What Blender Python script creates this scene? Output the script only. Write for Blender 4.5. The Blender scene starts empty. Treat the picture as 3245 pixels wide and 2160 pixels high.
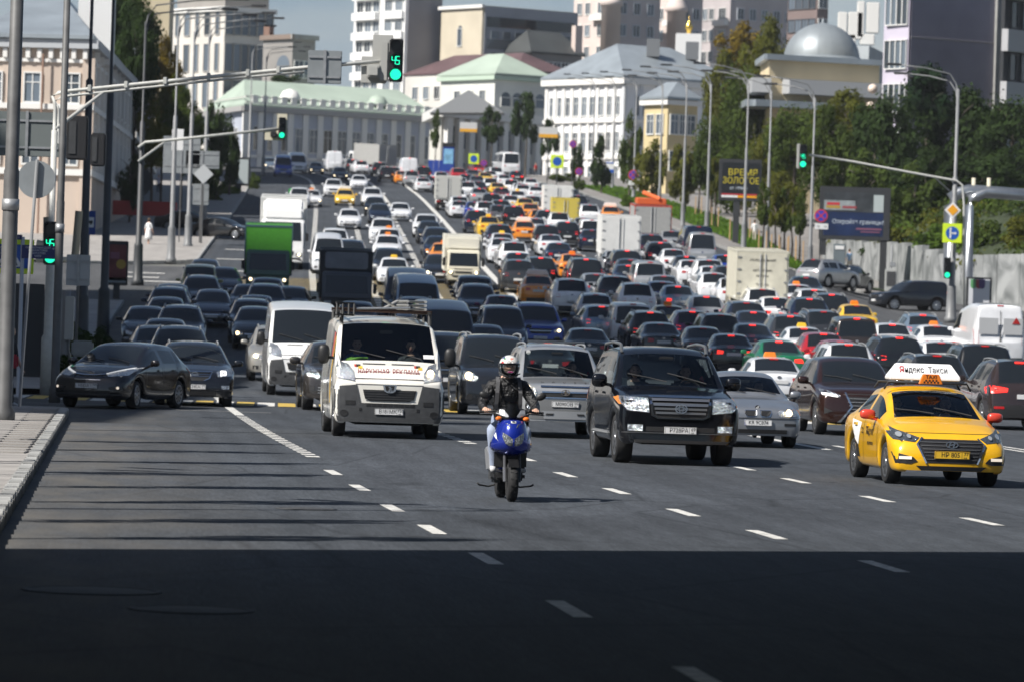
import bpy, bmesh, math, random
import numpy as np
from mathutils import Vector, Matrix
from mathutils.bvhtree import BVHTree
random.seed(11)
SC = bpy.context.scene
COL = SC.collection
# ------------------------------------------------------------------ camera, sky, sun, exposure
F = 14876.0                     # focal length in pixels of the 3245 px wide photograph
ROLL = math.radians(1.85); PITCH = math.atan(56.5 / F); CAMZ = 2.18
FW = Vector((0, math.cos(PITCH), -math.sin(PITCH)))
UP0 = Vector((0, math.sin(PITCH), math.cos(PITCH)))
RT0 = Vector((1, 0, 0))
EX = RT0 * math.cos(ROLL) + UP0 * math.sin(ROLL)
DN = RT0 * math.sin(ROLL) - UP0 * math.cos(ROLL)
CAM = Vector((0, 0, CAMZ))
cd = bpy.data.cameras.new('camera'); cam = bpy.data.objects.new('camera', cd); COL.objects.link(cam)
m3 = Matrix((EX, -DN, -FW)).transposed()
cam.matrix_world = Matrix.Translation(CAM) @ m3.to_4x4()
cd.sensor_width = 36.0; cd.lens = 36.0 * F / 3245.0; cd.clip_start = 1.0; cd.clip_end = 6000
cd.dof.use_dof = True; cd.dof.focus_distance = 68.0; cd.dof.aperture_fstop = 4.0
SC.camera = cam
SC.view_settings.view_transform = 'Standard'; SC.view_settings.look = 'None'
SC.view_settings.gamma = 1.0; SC.view_settings.use_curve_mapping = False
SC.view_settings.exposure = 0.5
SUN_EL, SUN_AZ = math.radians(46), (-0.83, -0.557)     # the sun stands to the left, behind the camera
W = bpy.data.worlds.new('World'); SC.world = W; W.use_nodes = True
nt = W.node_tree; bg = nt.nodes['Background']; sky = nt.nodes.new('ShaderNodeTexSky')
sky.sky_type = 'NISHITA'; sky.sun_disc = False; sky.sun_elevation = SUN_EL
sky.sun_rotation = math.atan2(SUN_AZ[0], SUN_AZ[1]); sky.air_density = 1.0; sky.dust_density = 1.0
# a band of bright summer haze and thin cloud low in the sky, all the way round
tcw = nt.nodes.new('ShaderNodeTexCoord'); sx = nt.nodes.new('ShaderNodeSeparateXYZ'); nt.links.new(tcw.outputs['Generated'], sx.inputs[0])
hz = nt.nodes.new('ShaderNodeMapRange'); hz.inputs[1].default_value = .0; hz.inputs[2].default_value = .15; hz.inputs[3].default_value = .92; hz.inputs[4].default_value = 0; nt.links.new(sx.outputs['Z'], hz.inputs[0])
cn = nt.nodes.new('ShaderNodeTexNoise'); cn.inputs['Scale'].default_value = 9; cn.inputs['Detail'].default_value = 7; mpw = nt.nodes.new('ShaderNodeMapping'); mpw.inputs['Scale'].default_value = (1, 1, 3.2); nt.links.new(tcw.outputs['Generated'], mpw.inputs[0]); nt.links.new(mpw.outputs[0], cn.inputs[0])
cr0 = nt.nodes.new('ShaderNodeValToRGB'); cr0.color_ramp.elements[0].position = .42; cr0.color_ramp.elements[0].color = (3.4, 5.2, 7.8, 1); cr0.color_ramp.elements[1].position = .66; cr0.color_ramp.elements[1].color = (8.2, 8.8, 9.6, 1); nt.links.new(cn.outputs['Fac'], cr0.inputs[0])
mxw = nt.nodes.new('ShaderNodeMix'); mxw.data_type = 'RGBA'; nt.links.new(hz.outputs[0], mxw.inputs[0]); nt.links.new(sky.outputs[0], mxw.inputs[6]); nt.links.new(cr0.outputs[0], mxw.inputs[7]); nt.links.new(mxw.outputs[2], bg.inputs[0]); bg.inputs[1].default_value = 0.05
sl = bpy.data.lights.new('sun', 'SUN'); so = bpy.data.objects.new('sun', sl); COL.objects.link(so)
sl.energy = 5.0; sl.angle = math.radians(0.53); sl.color = (1.0, 0.96, 0.90)
sdir = Vector((SUN_AZ[0] * math.cos(SUN_EL), SUN_AZ[1] * math.cos(SUN_EL), math.sin(SUN_EL)))
so.rotation_euler = sdir.to_track_quat('Z', 'Y').to_euler(); so.location = (-60, -60, 90)
SC.cycles.max_bounces = 6; SC.cycles.transparent_max_bounces = 8; SC.cycles.caustics_reflective = False
SC.cycles.caustics_refractive = False; SC.cycles.sample_clamp_indirect = 4.0; SC.cycles.use_denoising = True

# ------------------------------------------------------------------ ground shape and pixel helpers
def sp(x, w): 
    t = x / w
    return x if t > 30 else w * math.log1p(math.exp(t))
def sstep(a, b, x):
    t = min(1, max(0, (x - a) / (b - a))); return t * t * (3 - 2 * t)
def hill(Y): return 0.0489 * (sp(Y - 161.5, 15) - sp(Y - 592, 9))
def G(X, Y):
    return hill(Y) - 1.9 * sstep(14.5, 23, X) * sstep(195, 245, Y) * (1 - sstep(320, 400, Y))
CY = [-20, 0, 44, 93, 128, 180, 245, 320, 389, 470, 512, 551, 580, 640, 720]
CX = [22, 19.6, 15.1, 10.0, 6.9, 3.1, -0.4, -3.6, -6.5, -10.3, -12.8, -17.0, -21, -33, -52]
_gr = np.gradient(np.array(CX), np.array(CY))
def C(Y):
    Y = min(719.9, max(-19.9, Y)); i = int(np.searchsorted(CY, Y)) - 1
    h = CY[i + 1] - CY[i]; t = (Y - CY[i]) / h
    return float((2*t**3 - 3*t**2 + 1) * CX[i] + (t**3 - 2*t**2 + t) * h * _gr[i] + (-2*t**3 + 3*t**2) * CX[i+1] + (t**3 - t**2) * h * _gr[i+1])
def dC(Y): return (C(Y + .5) - C(Y - .5))
def ray(u, v): return FW * F + EX * (u - 1622.5) + DN * (v - 1080)
def at(u, v, Y):                    # the point seen at photo pixel (u, v), Y metres down the road
    d = ray(u, v); return CAM + d * (Y / d.y)
def solve(u, v, h, y0, y1=690):
    d = ray(u, v); d = d / d.y
    f = lambda Y: CAMZ + d.z * Y - G(d.x * Y, Y) - h
    y = y0
    while y < y1 and f(y) > 0: y += 1.0
    a, b = y - 1, y
    for _ in range(24):
        m = (a + b) / 2
        if f(m) > 0: a = m
        else: b = m
    return Vector((d.x * b, b, G(d.x * b, b)))
def gp(u, v): return solve(u, v, 0.0, 15)          # ground point under a pixel
def gpD(x, y): return gp(x * 1.37734, y * 1.37734)
def atD(x, y, Y): return at(x * 1.37734, y * 1.37734, Y)
def pix(P):
    d = Vector(P) - CAM; k = F / d.dot(FW); return 1622.5 + d.dot(EX) * k, 1080 + d.dot(DN) * k

# ------------------------------------------------------------------ materials
MATS = {}
def M(name, col=(.5, .5, .5), rough=.5, metal=0.0, coat=0.0, spec=.5, emit=None, es=1.0, noise=0.0, nscale=8.0, bump=0.0, bscale=60.0):
    if name in MATS: return MATS[name]
    m = bpy.data.materials.new(name); m.use_nodes = True; n = m.node_tree; b = n.nodes['Principled BSDF']
    b.inputs['Base Color'].default_value = (*col, 1); b.inputs['Roughness'].default_value = rough
    b.inputs['Metallic'].default_value = metal; b.inputs['Coat Weight'].default_value = coat
    b.inputs['Coat Roughness'].default_value = .06; b.inputs['Specular IOR Level'].default_value = spec
    if emit: b.inputs['Emission Color'].default_value = (*emit, 1); b.inputs['Emission Strength'].default_value = es
    if noise or bump:
        tc = n.nodes.new('ShaderNodeTexCoord')
    if noise:
        t = n.nodes.new('ShaderNodeTexNoise'); t.inputs['Scale'].default_value = nscale; t.inputs['Detail'].default_value = 6
        n.links.new(tc.outputs['Object'], t.inputs['Vector'])
        r = n.nodes.new('ShaderNodeMapRange'); r.inputs[1].default_value = .3; r.inputs[2].default_value = .7
        r.inputs[3].default_value = 1 - noise; r.inputs[4].default_value = 1 + noise
        n.links.new(t.outputs['Fac'], r.inputs[0])
        mx = n.nodes.new('ShaderNodeMix'); mx.data_type = 'RGBA'; mx.blend_type = 'MULTIPLY'; mx.inputs[0].default_value = 1
        mx.inputs[6].default_value = (*col, 1); n.links.new(r.outputs[0], mx.inputs[7]); n.links.new(mx.outputs[2], b.inputs['Base Color'])
    if bump:
        t = n.nodes.new('ShaderNodeTexNoise'); t.inputs['Scale'].default_value = bscale; t.inputs['Detail'].default_value = 4
        n.links.new(tc.outputs['Object'], t.inputs['Vector'])
        bp = n.nodes.new('ShaderNodeBump'); bp.inputs['Strength'].default_value = bump; bp.inputs['Distance'].default_value = .05
        n.links.new(t.outputs['Fac'], bp.inputs['Height']); n.links.new(bp.outputs[0], b.inputs['Normal'])
    MATS[name] = m; return m
def randomise(m, lo, hi):
    """each piece its own tone: multiply the base colour by a value drawn per object"""
    n = m.node_tree; b = n.nodes['Principled BSDF']; src = b.inputs['Base Color'].links[0].from_socket if b.inputs['Base Color'].links else None
    oi = n.nodes.new('ShaderNodeObjectInfo'); r = n.nodes.new('ShaderNodeMapRange'); r.inputs[3].default_value = lo; r.inputs[4].default_value = hi; n.links.new(oi.outputs['Random'], r.inputs[0])
    mx = n.nodes.new('ShaderNodeMix'); mx.data_type = 'RGBA'; mx.blend_type = 'MULTIPLY'; mx.inputs[0].default_value = 1
    if src: n.links.new(src, mx.inputs[6])
    else: mx.inputs[6].default_value = b.inputs['Base Color'].default_value
    n.links.new(r.outputs[0], mx.inputs[7]); n.links.new(mx.outputs[2], b.inputs['Base Color'])
def paint(name, col, metal=.0, rough=.28):
    if 'paint ' + name in MATS: return MATS['paint ' + name]
    m = M('paint ' + name, col, rough, metal, coat=1.0, noise=.07, nscale=3); n = m.node_tree; b = n.nodes['Principled BSDF']; o = n.nodes['Material Output']
    g = n.nodes.new('ShaderNodeNewGeometry'); d = n.nodes.new('ShaderNodeBsdfDiffuse'); d.inputs[0].default_value = (.03, .031, .033, 1)   # the cabin side is lined
    mx = n.nodes.new('ShaderNodeMixShader'); n.links.new(g.outputs['Backfacing'], mx.inputs[0]); n.links.new(b.outputs[0], mx.inputs[1]); n.links.new(d.outputs[0], mx.inputs[2]); n.links.new(mx.outputs[0], o.inputs[0])
    return m
def clearglass(name, tint, gl=(.9, .95, 1)):
    if name in MATS: return MATS[name]
    m = bpy.data.materials.new(name); m.use_nodes = True; n = m.node_tree
    for x in list(n.nodes): n.nodes.remove(x)
    o = n.nodes.new('ShaderNodeOutputMaterial'); t = n.nodes.new('ShaderNodeBsdfTransparent'); t.inputs[0].default_value = (*tint, 1)
    g = n.nodes.new('ShaderNodeBsdfGlossy'); g.inputs['Roughness'].default_value = .02; g.inputs[0].default_value = (*gl, 1)
    f = n.nodes.new('ShaderNodeFresnel'); f.inputs[0].default_value = 1.5
    mx = n.nodes.new('ShaderNodeMixShader'); n.links.new(f.outputs[0], mx.inputs[0]); n.links.new(t.outputs[0], mx.inputs[1])
    n.links.new(g.outputs[0], mx.inputs[2]); n.links.new(mx.outputs[0], o.inputs[0]); MATS[name] = m; return m
PAINT = M('paint placeholder', (.5, .5, .5)); LAMP = M('headlamp placeholder', (.5, .5, .5)); TAIL = M('tail placeholder', (.4, 0, 0))
GLASS = M('dark car glass', (.012, .015, .018), .05, spec=.7)
CGLASS = clearglass('clear car glass', (.66, .71, .70)); LENS = clearglass('clear lamp lens', (.85, .87, .88))
BLACK = M('black plastic', (.016, .016, .017), .5); RUBBER = M('rubber', (.017, .017, .018), .8); DGREY = M('dark grey plastic', (.05, .052, .055), .5, noise=.15)
CHROME = M('chrome', (.75, .76, .78), .12, 1.0); ALLOY = M('alloy', (.42, .43, .45), .3, .9); UNDER = M('underbody', (.01, .01, .011), .9)
REFL = M('lamp reflector', (.62, .65, .68), .12, .85, noise=.35, nscale=26, bump=.9, bscale=22)
LIT = M('lit headlamp', (1, .9, .7), .3, emit=(1, .78, .45), es=3.2); LITW = M('lit white lamp', (1, 1, 1), .3, emit=(1, .97, .92), es=3.0)
REDP = M('red lamp', (.42, .012, .012), .18, coat=.5); REDL = M('lit red lamp', (.8, .02, .02), .3, emit=(1, .035, .02), es=1.1)
AMBER = M('amber lamp', (.75, .25, .02), .2, coat=.5); PLATE = M('plate white', (.72, .72, .72), .5); INK = M('black ink', (.012, .012, .012), .6)
SEATM = M('seat cloth', (.03, .031, .034), .9); DASH = M('dashboard', (.07, .08, .082), .6); SKIN = M('skin', (.60, .37, .27), .5, noise=.06, nscale=20)
WHITE = M('white paint flat', (.78, .78, .77), .5); STEEL = M('galvanised steel', (.36, .37, .38), .45, .5, noise=.12); PGREY = M('grey post paint', (.185, .19, .195), .45, noise=.12, nscale=2)

# ------------------------------------------------------------------ object helpers
def link(o, parent=None):
    COL.objects.link(o)
    if parent is not None: o.parent = parent
    return o
def obj(name, bm, mats, parent=None, smooth=False, loc=None):
    me = bpy.data.meshes.new(name); bm.normal_update(); bm.to_mesh(me); bm.free()
    for m in (mats if isinstance(mats, (list, tuple)) else [mats]): me.materials.append(m)
    if smooth: me.polygons.foreach_set('use_smooth', [True] * len(me.polygons))
    o = bpy.data.objects.new(name, me); link(o, parent)
    if loc is not None: o.location = loc
    return o
def empty(name, loc=(0, 0, 0), rz=0):
    o = bpy.data.objects.new(name, None); o.empty_display_size = .2; link(o); o.location = loc; o.rotation_euler = (0, 0, rz); return o
def tag(o, label, cat, group=None, kind=None):
    o['label'] = label
    if cat: o['category'] = cat
    if group: o['group'] = group
    if kind: o['kind'] = kind
    return o
def struct(o): o['kind'] = 'structure'; return o
def copy_tree(o, parent=None):
    c = o.copy(); link(c)
    if parent is not None: c.parent = parent
    for ch in o.children: copy_tree(ch, c)
    return c
def B(): return bmesh.new()
def box(bm, c, s, mi=0, rz=0, bev=0):
    mt = Matrix.Translation(Vector(c)) @ Matrix.Rotation(rz, 4, 'Z') @ Matrix.Diagonal((s[0], s[1], s[2], 1))
    r = bmesh.ops.create_cube(bm, size=1, matrix=mt); vs = r['verts']
    fs = set(f for v in vs for f in v.link_faces)
    for f in fs: f.material_index = mi
    if bev:
        es = list(set(e for v in vs for e in v.link_edges))
        rr = bmesh.ops.bevel(bm, geom=es, offset=bev, segments=2, affect='EDGES')
        for f in rr['faces']: f.material_index = mi
    return vs
def tube(bm, pts, r, n=8, mi=0, cap=True):
    pts = [Vector(p) for p in pts]; rings = []
    rs = r if isinstance(r, (list, tuple)) else [r] * len(pts)
    for i, p in enumerate(pts):
        d = (pts[min(i + 1, len(pts) - 1)] - pts[max(i - 1, 0)]).normalized()
        a = Vector((0, 0, 1)) if abs(d.z) < .9 else Vector((1, 0, 0))
        x = d.cross(a).normalized(); y = d.cross(x)
        rings.append([bm.verts.new(p + (x * math.cos(2*math.pi*k/n) + y * math.sin(2*math.pi*k/n)) * rs[i]) for k in range(n)])
    for a, b in zip(rings[:-1], rings[1:]):
        for k in range(n):
            f = bm.faces.new((a[k], a[(k+1) % n], b[(k+1) % n], b[k])); f.material_index = mi; f.smooth = True
    if cap and n > 2:
        for rg in (rings[0], rings[-1]):
            f = bm.faces.new(rg); f.material_index = mi
def lathe(bm, prof, n=20, mi=0, axis='Z', c=(0, 0, 0)):
    rings = []; c = Vector(c)
    for r, h in prof:
        rg = []
        for k in range(n):
            a = 2*math.pi*k/n; x, y = r*math.cos(a), r*math.sin(a)
            rg.append(bm.verts.new(c + (Vector((x, y, h)) if axis == 'Z' else Vector((h, x, y)) if axis == 'X' else Vector((x, h, y)))))
        rings.append(rg)
    for a, b in zip(rings[:-1], rings[1:]):
        for k in range(n):
            f = bm.faces.new((a[k], a[(k+1) % n], b[(k+1) % n], b[k])); f.material_index = mi; f.smooth = True
    for rg in (rings[0], rings[-1]):
        f = bm.faces.new(rg); f.material_index = mi
    bmesh.ops.recalc_face_normals(bm, faces=bm.faces)
def prism(bm, poly, y0, y1, mi=0, f3=lambda a, b, y: (a, y, b)):
    v0 = [bm.verts.new(f3(a, b, y0)) for a, b in poly]; v1 = [bm.verts.new(f3(a, b, y1)) for a, b in poly]
    n = len(poly); fs = [bm.faces.new(v0), bm.faces.new(v1[::-1])]
    for k in range(n): fs.append(bm.faces.new((v0[k], v1[k], v1[(k+1) % n], v0[(k+1) % n])))
    for f in fs: f.material_index = mi
    bmesh.ops.recalc_face_normals(bm, faces=fs)
def text_mesh(s, size, ext=.004, align='CENTER', width=1.0, bold=0.0):
    c = bpy.data.curves.new('lettering', 'FONT'); c.body = s; c.size = size; c.extrude = ext; c.align_x = align; c.offset = bold; c.align_y = 'CENTER'
    o = bpy.data.objects.new('lettering', c); COL.objects.link(o)
    me = bpy.data.meshes.new_from_object(o.evaluated_get(bpy.context.evaluated_depsgraph_get()))
    bpy.data.objects.remove(o); bpy.data.curves.remove(c)
    if width != 1.0: me.transform(Matrix.Diagonal((width, 1, 1, 1)))
    return me
def text(s, size, mat, parent, loc, rot=(math.pi/2, 0, 0), name='lettering', ext=.004, width=1.0, bold=0.0):
    me = text_mesh(s, size, ext, width=width, bold=bold); me.materials.clear(); me.materials.append(mat)
    o = bpy.data.objects.new(name, me); link(o, parent); o.location = loc; o.rotation_euler = rot; return o
# ------------------------------------------------------------------ ground, road, pavements
def asphalt(name, base, worn=True):
    m = M(name, base, .82, spec=.3); n = m.node_tree; b = n.nodes['Principled BSDF']; uv = n.nodes.new('ShaderNodeUVMap') if worn else n.nodes.new('ShaderNodeTexCoord'); co = uv.outputs['UV'] if worn else uv.outputs['Object']
    def tex(kind, sc, det=4, mp=(1, 1, 1), **k):
        t = n.nodes.new(kind); t.inputs['Scale'].default_value = sc
        if kind == 'ShaderNodeTexNoise': t.inputs['Detail'].default_value = det; t.inputs['Distortion'].default_value = k.get('dist', 0)
        v = n.nodes.new('ShaderNodeMapping'); v.inputs['Scale'].default_value = mp; n.links.new(co, v.inputs[0]); n.links.new(v.outputs[0], t.inputs['Vector']); return t
    def mr(sock, f0, f1, lo, hi):
        r = n.nodes.new('ShaderNodeMapRange'); r.inputs[1].default_value = f0; r.inputs[2].default_value = f1; r.inputs[3].default_value = lo; r.inputs[4].default_value = hi; n.links.new(sock, r.inputs[0]); return r.outputs[0]
    g = tex('ShaderNodeTexNoise', 42, 3); g2 = tex('ShaderNodeTexNoise', 26, 2, (1, .055, 1)); ls = [mr(g2.outputs['Fac'], .3, .7, .80, 1.22), mr(tex('ShaderNodeTexNoise', 7, 4, (1, .16, 1)).outputs['Fac'], .3, .7, .90, 1.12), mr(tex('ShaderNodeTexNoise', 1.1, 6, (1, .10, 1)).outputs['Fac'], .3, .7, .82, 1.18), mr(g.outputs['Fac'], .3, .7, .5, 1.5), mr(tex('ShaderNodeTexNoise', .16, 4).outputs['Fac'], .3, .7, .84, 1.16)]
    if worn:
        w_ = tex('ShaderNodeTexWave', 1.0, mp=(.5236 * 3.0 / 3.5 / 1.5 * 2, 0, 0)); w_.bands_direction = 'X'; w_.inputs['Distortion'].default_value = .6; ls.append(mr(w_.outputs['Fac'], 0, 1, .93, 1.07))      # tyre polished tracks
        vo = tex('ShaderNodeTexVoronoi', .16, mp=(1, .30, 1)); ls.append(mr(vo.outputs['Color'], .1, .9, .90, 1.10))                                # resurfaced patches
        cr = tex('ShaderNodeTexVoronoi', .23, mp=(1, .55, 1)); cr.feature = 'DISTANCE_TO_EDGE'; cd_ = tex('ShaderNodeTexNoise', .5, 3); ls.append(mr(cr.outputs['Distance'], .0, .012, .62, 1.0))   # sealed cracks
        sp_ = tex('ShaderNodeTexNoise', .9, 5, (1, .35, 1)); ls.append(mr(sp_.outputs['Fac'], .66, .74, 1.0, .70))                                     # oil stains
    mu = ls[0]
    for r in ls[1:]:
        k = n.nodes.new('ShaderNodeMath'); k.operation = 'MULTIPLY'; n.links.new(mu, k.inputs[0]); n.links.new(r, k.inputs[1]); mu = k.outputs[0]
    mx = n.nodes.new('ShaderNodeMix'); mx.data_type = 'RGBA'; mx.blend_type = 'MULTIPLY'; mx.inputs[0].default_value = 1; mx.inputs[6].default_value = (*base, 1); n.links.new(mu, mx.inputs[7]); out = mx.outputs[2]
    if worn:      # dust lying along the gutter
        sx_ = n.nodes.new('ShaderNodeSeparateXYZ'); n.links.new(co, sx_.inputs[0]); d_ = mr(sx_.outputs['X'], -18.4, -15.9, .8, 0); nz = mr(tex('ShaderNodeTexNoise', 1.2, 6, (1, .3, 1)).outputs['Fac'], .35, .7, .2, 1.0)
        k = n.nodes.new('ShaderNodeMath'); k.operation = 'MULTIPLY'; k.use_clamp = True; n.links.new(d_, k.inputs[0]); n.links.new(nz, k.inputs[1]); m2 = n.nodes.new('ShaderNodeMix'); m2.data_type = 'RGBA'; n.links.new(k.outputs[0], m2.inputs[0]); n.links.new(out, m2.inputs[6]); m2.inputs[7].default_value = (.125, .115, .10, 1); out = m2.outputs[2]
    n.links.new(out, b.inputs['Base Color']); bp = n.nodes.new('ShaderNodeBump'); bp.inputs['Strength'].default_value = .3; bp.inputs['Distance'].default_value = .02
    n.links.new(g.outputs['Fac'], bp.inputs['Height']); n.links.new(bp.outputs[0], b.inputs['Normal']); return m
ASPH = asphalt('asphalt', (.048, .054, .063)); ASPH2 = asphalt('side asphalt', (.075, .077, .080), False)
PAVE = M('paving concrete', (.27, .255, .24), .85, noise=.22, nscale=1.2, bump=.2, bscale=30); KERBM = M('kerb granite', (.30, .30, .29), .8, noise=.25, nscale=3, bump=.3)
EARTH = M('city ground', (.13, .13, .12), .9, noise=.3, nscale=.2); LAWN = M('lawn earth', (.045, .075, .02), .9, noise=.3, nscale=2)
randomise(PAVE, .78, 1.15); randomise(KERBM, .75, 1.15)
LINEW = M('road paint white', (.56, .55, .52), .7, noise=.42, nscale=7); LINEY = M('road paint yellow', (.52, .36, .07), .7, noise=.25, nscale=5)
LINEO = M('worn road paint', (.20, .20, .195), .75, noise=.4, nscale=6)
def sheet(name, ys, cols, mat, dz):
    bm = B(); prev = None
    for Y in ys:
        row = [bm.verts.new((x, Y, G(x, Y) + dz)) for x in cols(Y)]
        if prev:
            for i in range(len(row) - 1): bm.faces.new((prev[i], prev[i+1], row[i+1], row[i])).smooth = True
        prev = row
    return struct(obj(name, bm, mat))
def rng(a, b, s):
    n = max(1, int(round((b - a) / s))); return [a + (b - a) * i / n for i in range(n + 1)]
gx = [-900, -300, -120, -60, -30, 0, 10] + [14 + i for i in range(11)] + [26, 40, 70, 120, 300, 900]
sheet('ground', rng(-30, 700, 4) + [760, 900, 1200, 1800, 3000], lambda Y: gx, EARTH, -.07)
def OL(Y): return -18.8 + 2.3 * sstep(215, 262, Y) if Y > 97 else -8.85 + (94 - Y) * .0817 - C(Y)
OR = 17.5
sheet('road', rng(-10, 690, 2), lambda Y: [C(Y) + OL(Y) + (OR - OL(Y)) * i / 40 for i in range(41)], ASPH, 0)
rm_ = bpy.data.objects['road'].data; uvl = rm_.uv_layers.new(name='UVMap')
for lp in rm_.loops: c_ = rm_.vertices[lp.vertex_index].co; uvl.data[lp.index].uv = (c_.x - C(c_.y) + (OL(100) - OL(c_.y) if c_.y < 97 else 0), c_.y)
sheet('side_street', rng(97, 117, 2), lambda Y: [-70 + (C(Y) + OL(Y) + 70) * i / 10 for i in range(11)], ASPH2, -.004)
sheet('side_street', rng(212, 257, 2), lambda Y: [-80 + (C(Y) + OL(Y) + 80) * i / 10 for i in range(11)], ASPH2, -.004)
sheet('side_street', rng(203, 300, 2), lambda Y: [C(Y) + OR + i * 1.0 for i in range(30)] + [60, 80], ASPH2, -.004)
def slab(name, edge, ys, side, wide, mat, kerb=True, cols=8, piece=0):
    """pavement: a slab 14 cm above the road, its kerb along edge(Y); side -1 lies to the left"""
    e = lambda Y: edge(Y) + side * .18
    o = sheet(name, ys, lambda Y: [e(Y) + side * wide * i / cols for i in range(cols + 1)], mat, .14)
    if not piece:
        bm = B(); prev = None
        for Y in ys:
            x = edge(Y); g = G(x, Y)
            r = [bm.verts.new(p) for p in ((x, Y, g - .05), (x + side*.01, Y, g + .13), (x + side*.04, Y, g + .155), (x + side*.185, Y, g + .155), (x + side*.185, Y, g - .05))]
            if prev:
                for i in range(4): bm.faces.new((prev[i], prev[i+1], r[i+1], r[i]))
            else: bm.faces.new(r)
            prev = r
        bm.faces.new(prev); bmesh.ops.recalc_face_normals(bm, faces=bm.faces); struct(obj('kerb', bm, KERBM))
    return o
eL = lambda Y: C(Y) + OL(Y); eR = lambda Y: C(Y) + OR
near = slab('pavement', eL, rng(20, 96.8, 2), -1, 40, PAVE, cols=10, piece=1)
slab('pavement', eL, rng(117, 212, 2), -1, 45, PAVE)
slab('pavement', lambda Y: eL(Y) - 6 * max(0, 1 - (Y - 257) / 9) ** 2, rng(257, 620, 2), -1, 45, PAVE)
slab('pavement', lambda Y: eR(Y) + 7 * max(0, 1 - (Y - 296) / 12) ** 2, rng(296, 620, 2), 1, 40, PAVE, cols=24)
# near kerb: single stones, and the slabs of the near pavement
kb = struct(empty('kerb')); proto = None
y = 30.0
while y < 96.0:
    a = -math.atan(dC(y + .5)); x = eL(y + .5) - .09
    if proto is None:
        bm = B(); box(bm, (0, 0, .04), (.18, .985, .24), bev=.018); proto = obj('kerb_stone', bm, KERBM, kb); k = proto
    else: k = proto.copy(); link(k, kb)
    k.location = (x, y + .5, G(x, y) + random.uniform(-.006, .006)); k.rotation_euler = (0, 0, a + random.uniform(-.006, .006)); y += 1.0
for i in range(5):
    k = proto.copy(); link(k, kb); k.location = (eL(96.5) - .6 - i * 1.0, 96.9, .0); k.rotation_euler = (0, 0, math.pi / 2)
proto = None
for j in range(0, 46):
    for i in range(5):
        y = 66.0 + j * .66; x = eL(y) - .2 - .5 - i * 1.0 - (.5 if j % 2 else 0)
        if x < -6.6 - (y - 60) * .11 - 1.2 and False: continue
        if proto is None:
            bm = B(); box(bm, (0, 0, 0), (.985, .645, .05), bev=.008)
            proto = obj('paving_slab', bm, PAVE, near); k = proto
        else: k = proto.copy(); link(k, near)
        k.location = (x, y, .14 + random.uniform(-.004, .005)); k.rotation_euler = (0, 0, .0)
# ------------------------------------------------------------------ road markings (4 mm above the road)
def strip(bm, pts, w, dz=.004):
    prev = None
    for i, (x, Y) in enumerate(pts):
        a, b = pts[max(0, i - 1)], pts[min(len(pts) - 1, i + 1)]
        d = Vector((b[0] - a[0], b[1] - a[1])).normalized(); nx, ny = d.y * w / 2, -d.x * w / 2
        r = [bm.verts.new((x - nx, Y - ny, G(x - nx, Y - ny) + dz)), bm.verts.new((x + nx, Y + ny, G(x + nx, Y + ny) + dz))]
        if prev: bm.faces.new((prev[0], prev[1], r[1], r[0]))
        prev = r
def offs(o, a, b, s=1.0): return [(C(Y) + o, Y) for Y in rng(a, b, s)]
def marking(fn, mat, dz=.004):
    bm = B(); fn(bm); return struct(obj('lane_marking', bm, mat))
for lst in ([(766,1086),(827,1121),(901,1167),(993,1217),(1117,1284),(1308,1400),(1620,1562)], [(1210,1055),(1300,1091),(1418,1129),(1571,1178),(1763,1229),(2032,1302)],
            [(1708,1076),(1830,1105),(2018,1147),(2258,1199)], [(1940,1028),(2080,1052)]):
    def f(bm):
        for x, y in lst:
            p = gpD(x, y); k = dC(p.y); strip(bm, [(p.x - k, p.y - 1), (p.x, p.y), (p.x + k, p.y + 1)], .15)
    marking(f, LINEW)
def bars(o, a, b, per, ln, w):
    def f(bm):
        y = a
        while y < b: strip(bm, offs(o, y, min(b, y + ln), ln / 2), w); y += per
    return f
marking(bars(-15.05, 73, 100, 1.1, .62, .22), LINEW); marking(lambda bm: strip(bm, offs(-15.05, 101, 138), .2), LINEW)
marking(bars(-11.55, 84, 100, 1.1, .62, .22), LINEW); marking(lambda bm: strip(bm, offs(-11.55, 101, 110), .2), LINEW)
marking(lambda bm: strip(bm, offs(-4.5, 88, 110), .2), LINEW)
marking(lambda bm: strip(bm, offs(-.15, 60, 108), .13), LINEW); marking(lambda bm: strip(bm, offs(.2, 60, 108), .13), LINEW)
marking(lambda bm: strip(bm, offs(-.2, 205, 600), .36), LINEW); marking(lambda bm: strip(bm, offs(-3.7, 372, 600), .34), LINEW)
for o_ in (-4.0, -7.1, -10.1): marking(bars(o_, 215, 370 if o_ == -4.0 else 560, 2.6, 1.7, .34), LINEW)
for o_ in (3.4, 6.9, 10.4, 13.9): marking(bars(o_, 210, 560, 6, 2, .2), LINEW)
def zebra(par):
    def f(bm):
        x = -11.8; i = 0
        while x < 9.5:
            if i % 2 == par: strip(bm, [(x, 111.6), (x - .2, 115.6)], .42)
            x += .5; i += 1
    return f
marking(zebra(0), LINEW); marking(zebra(1), LINEY)
marking(lambda bm: [strip(bm, [(x, yy), (x + 2.2, yy)], .3) for x, yy in ((-11, 107), (-7.5, 104.5), (-4, 107), (1, 105), (4, 107), (-9, 109.2), (-2, 103))], LINEO)
def hatch(bm):
    for i in range(26):
        a = 213 + i * 1.3
        strip(bm, [(C(a) - 15.5, a), (C(a) + 4, a + 1.0)], .22)
marking(hatch, LINEY); marking(lambda bm: strip(bm, offs(-16.2, 214, 249), .3), LINEY)
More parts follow.
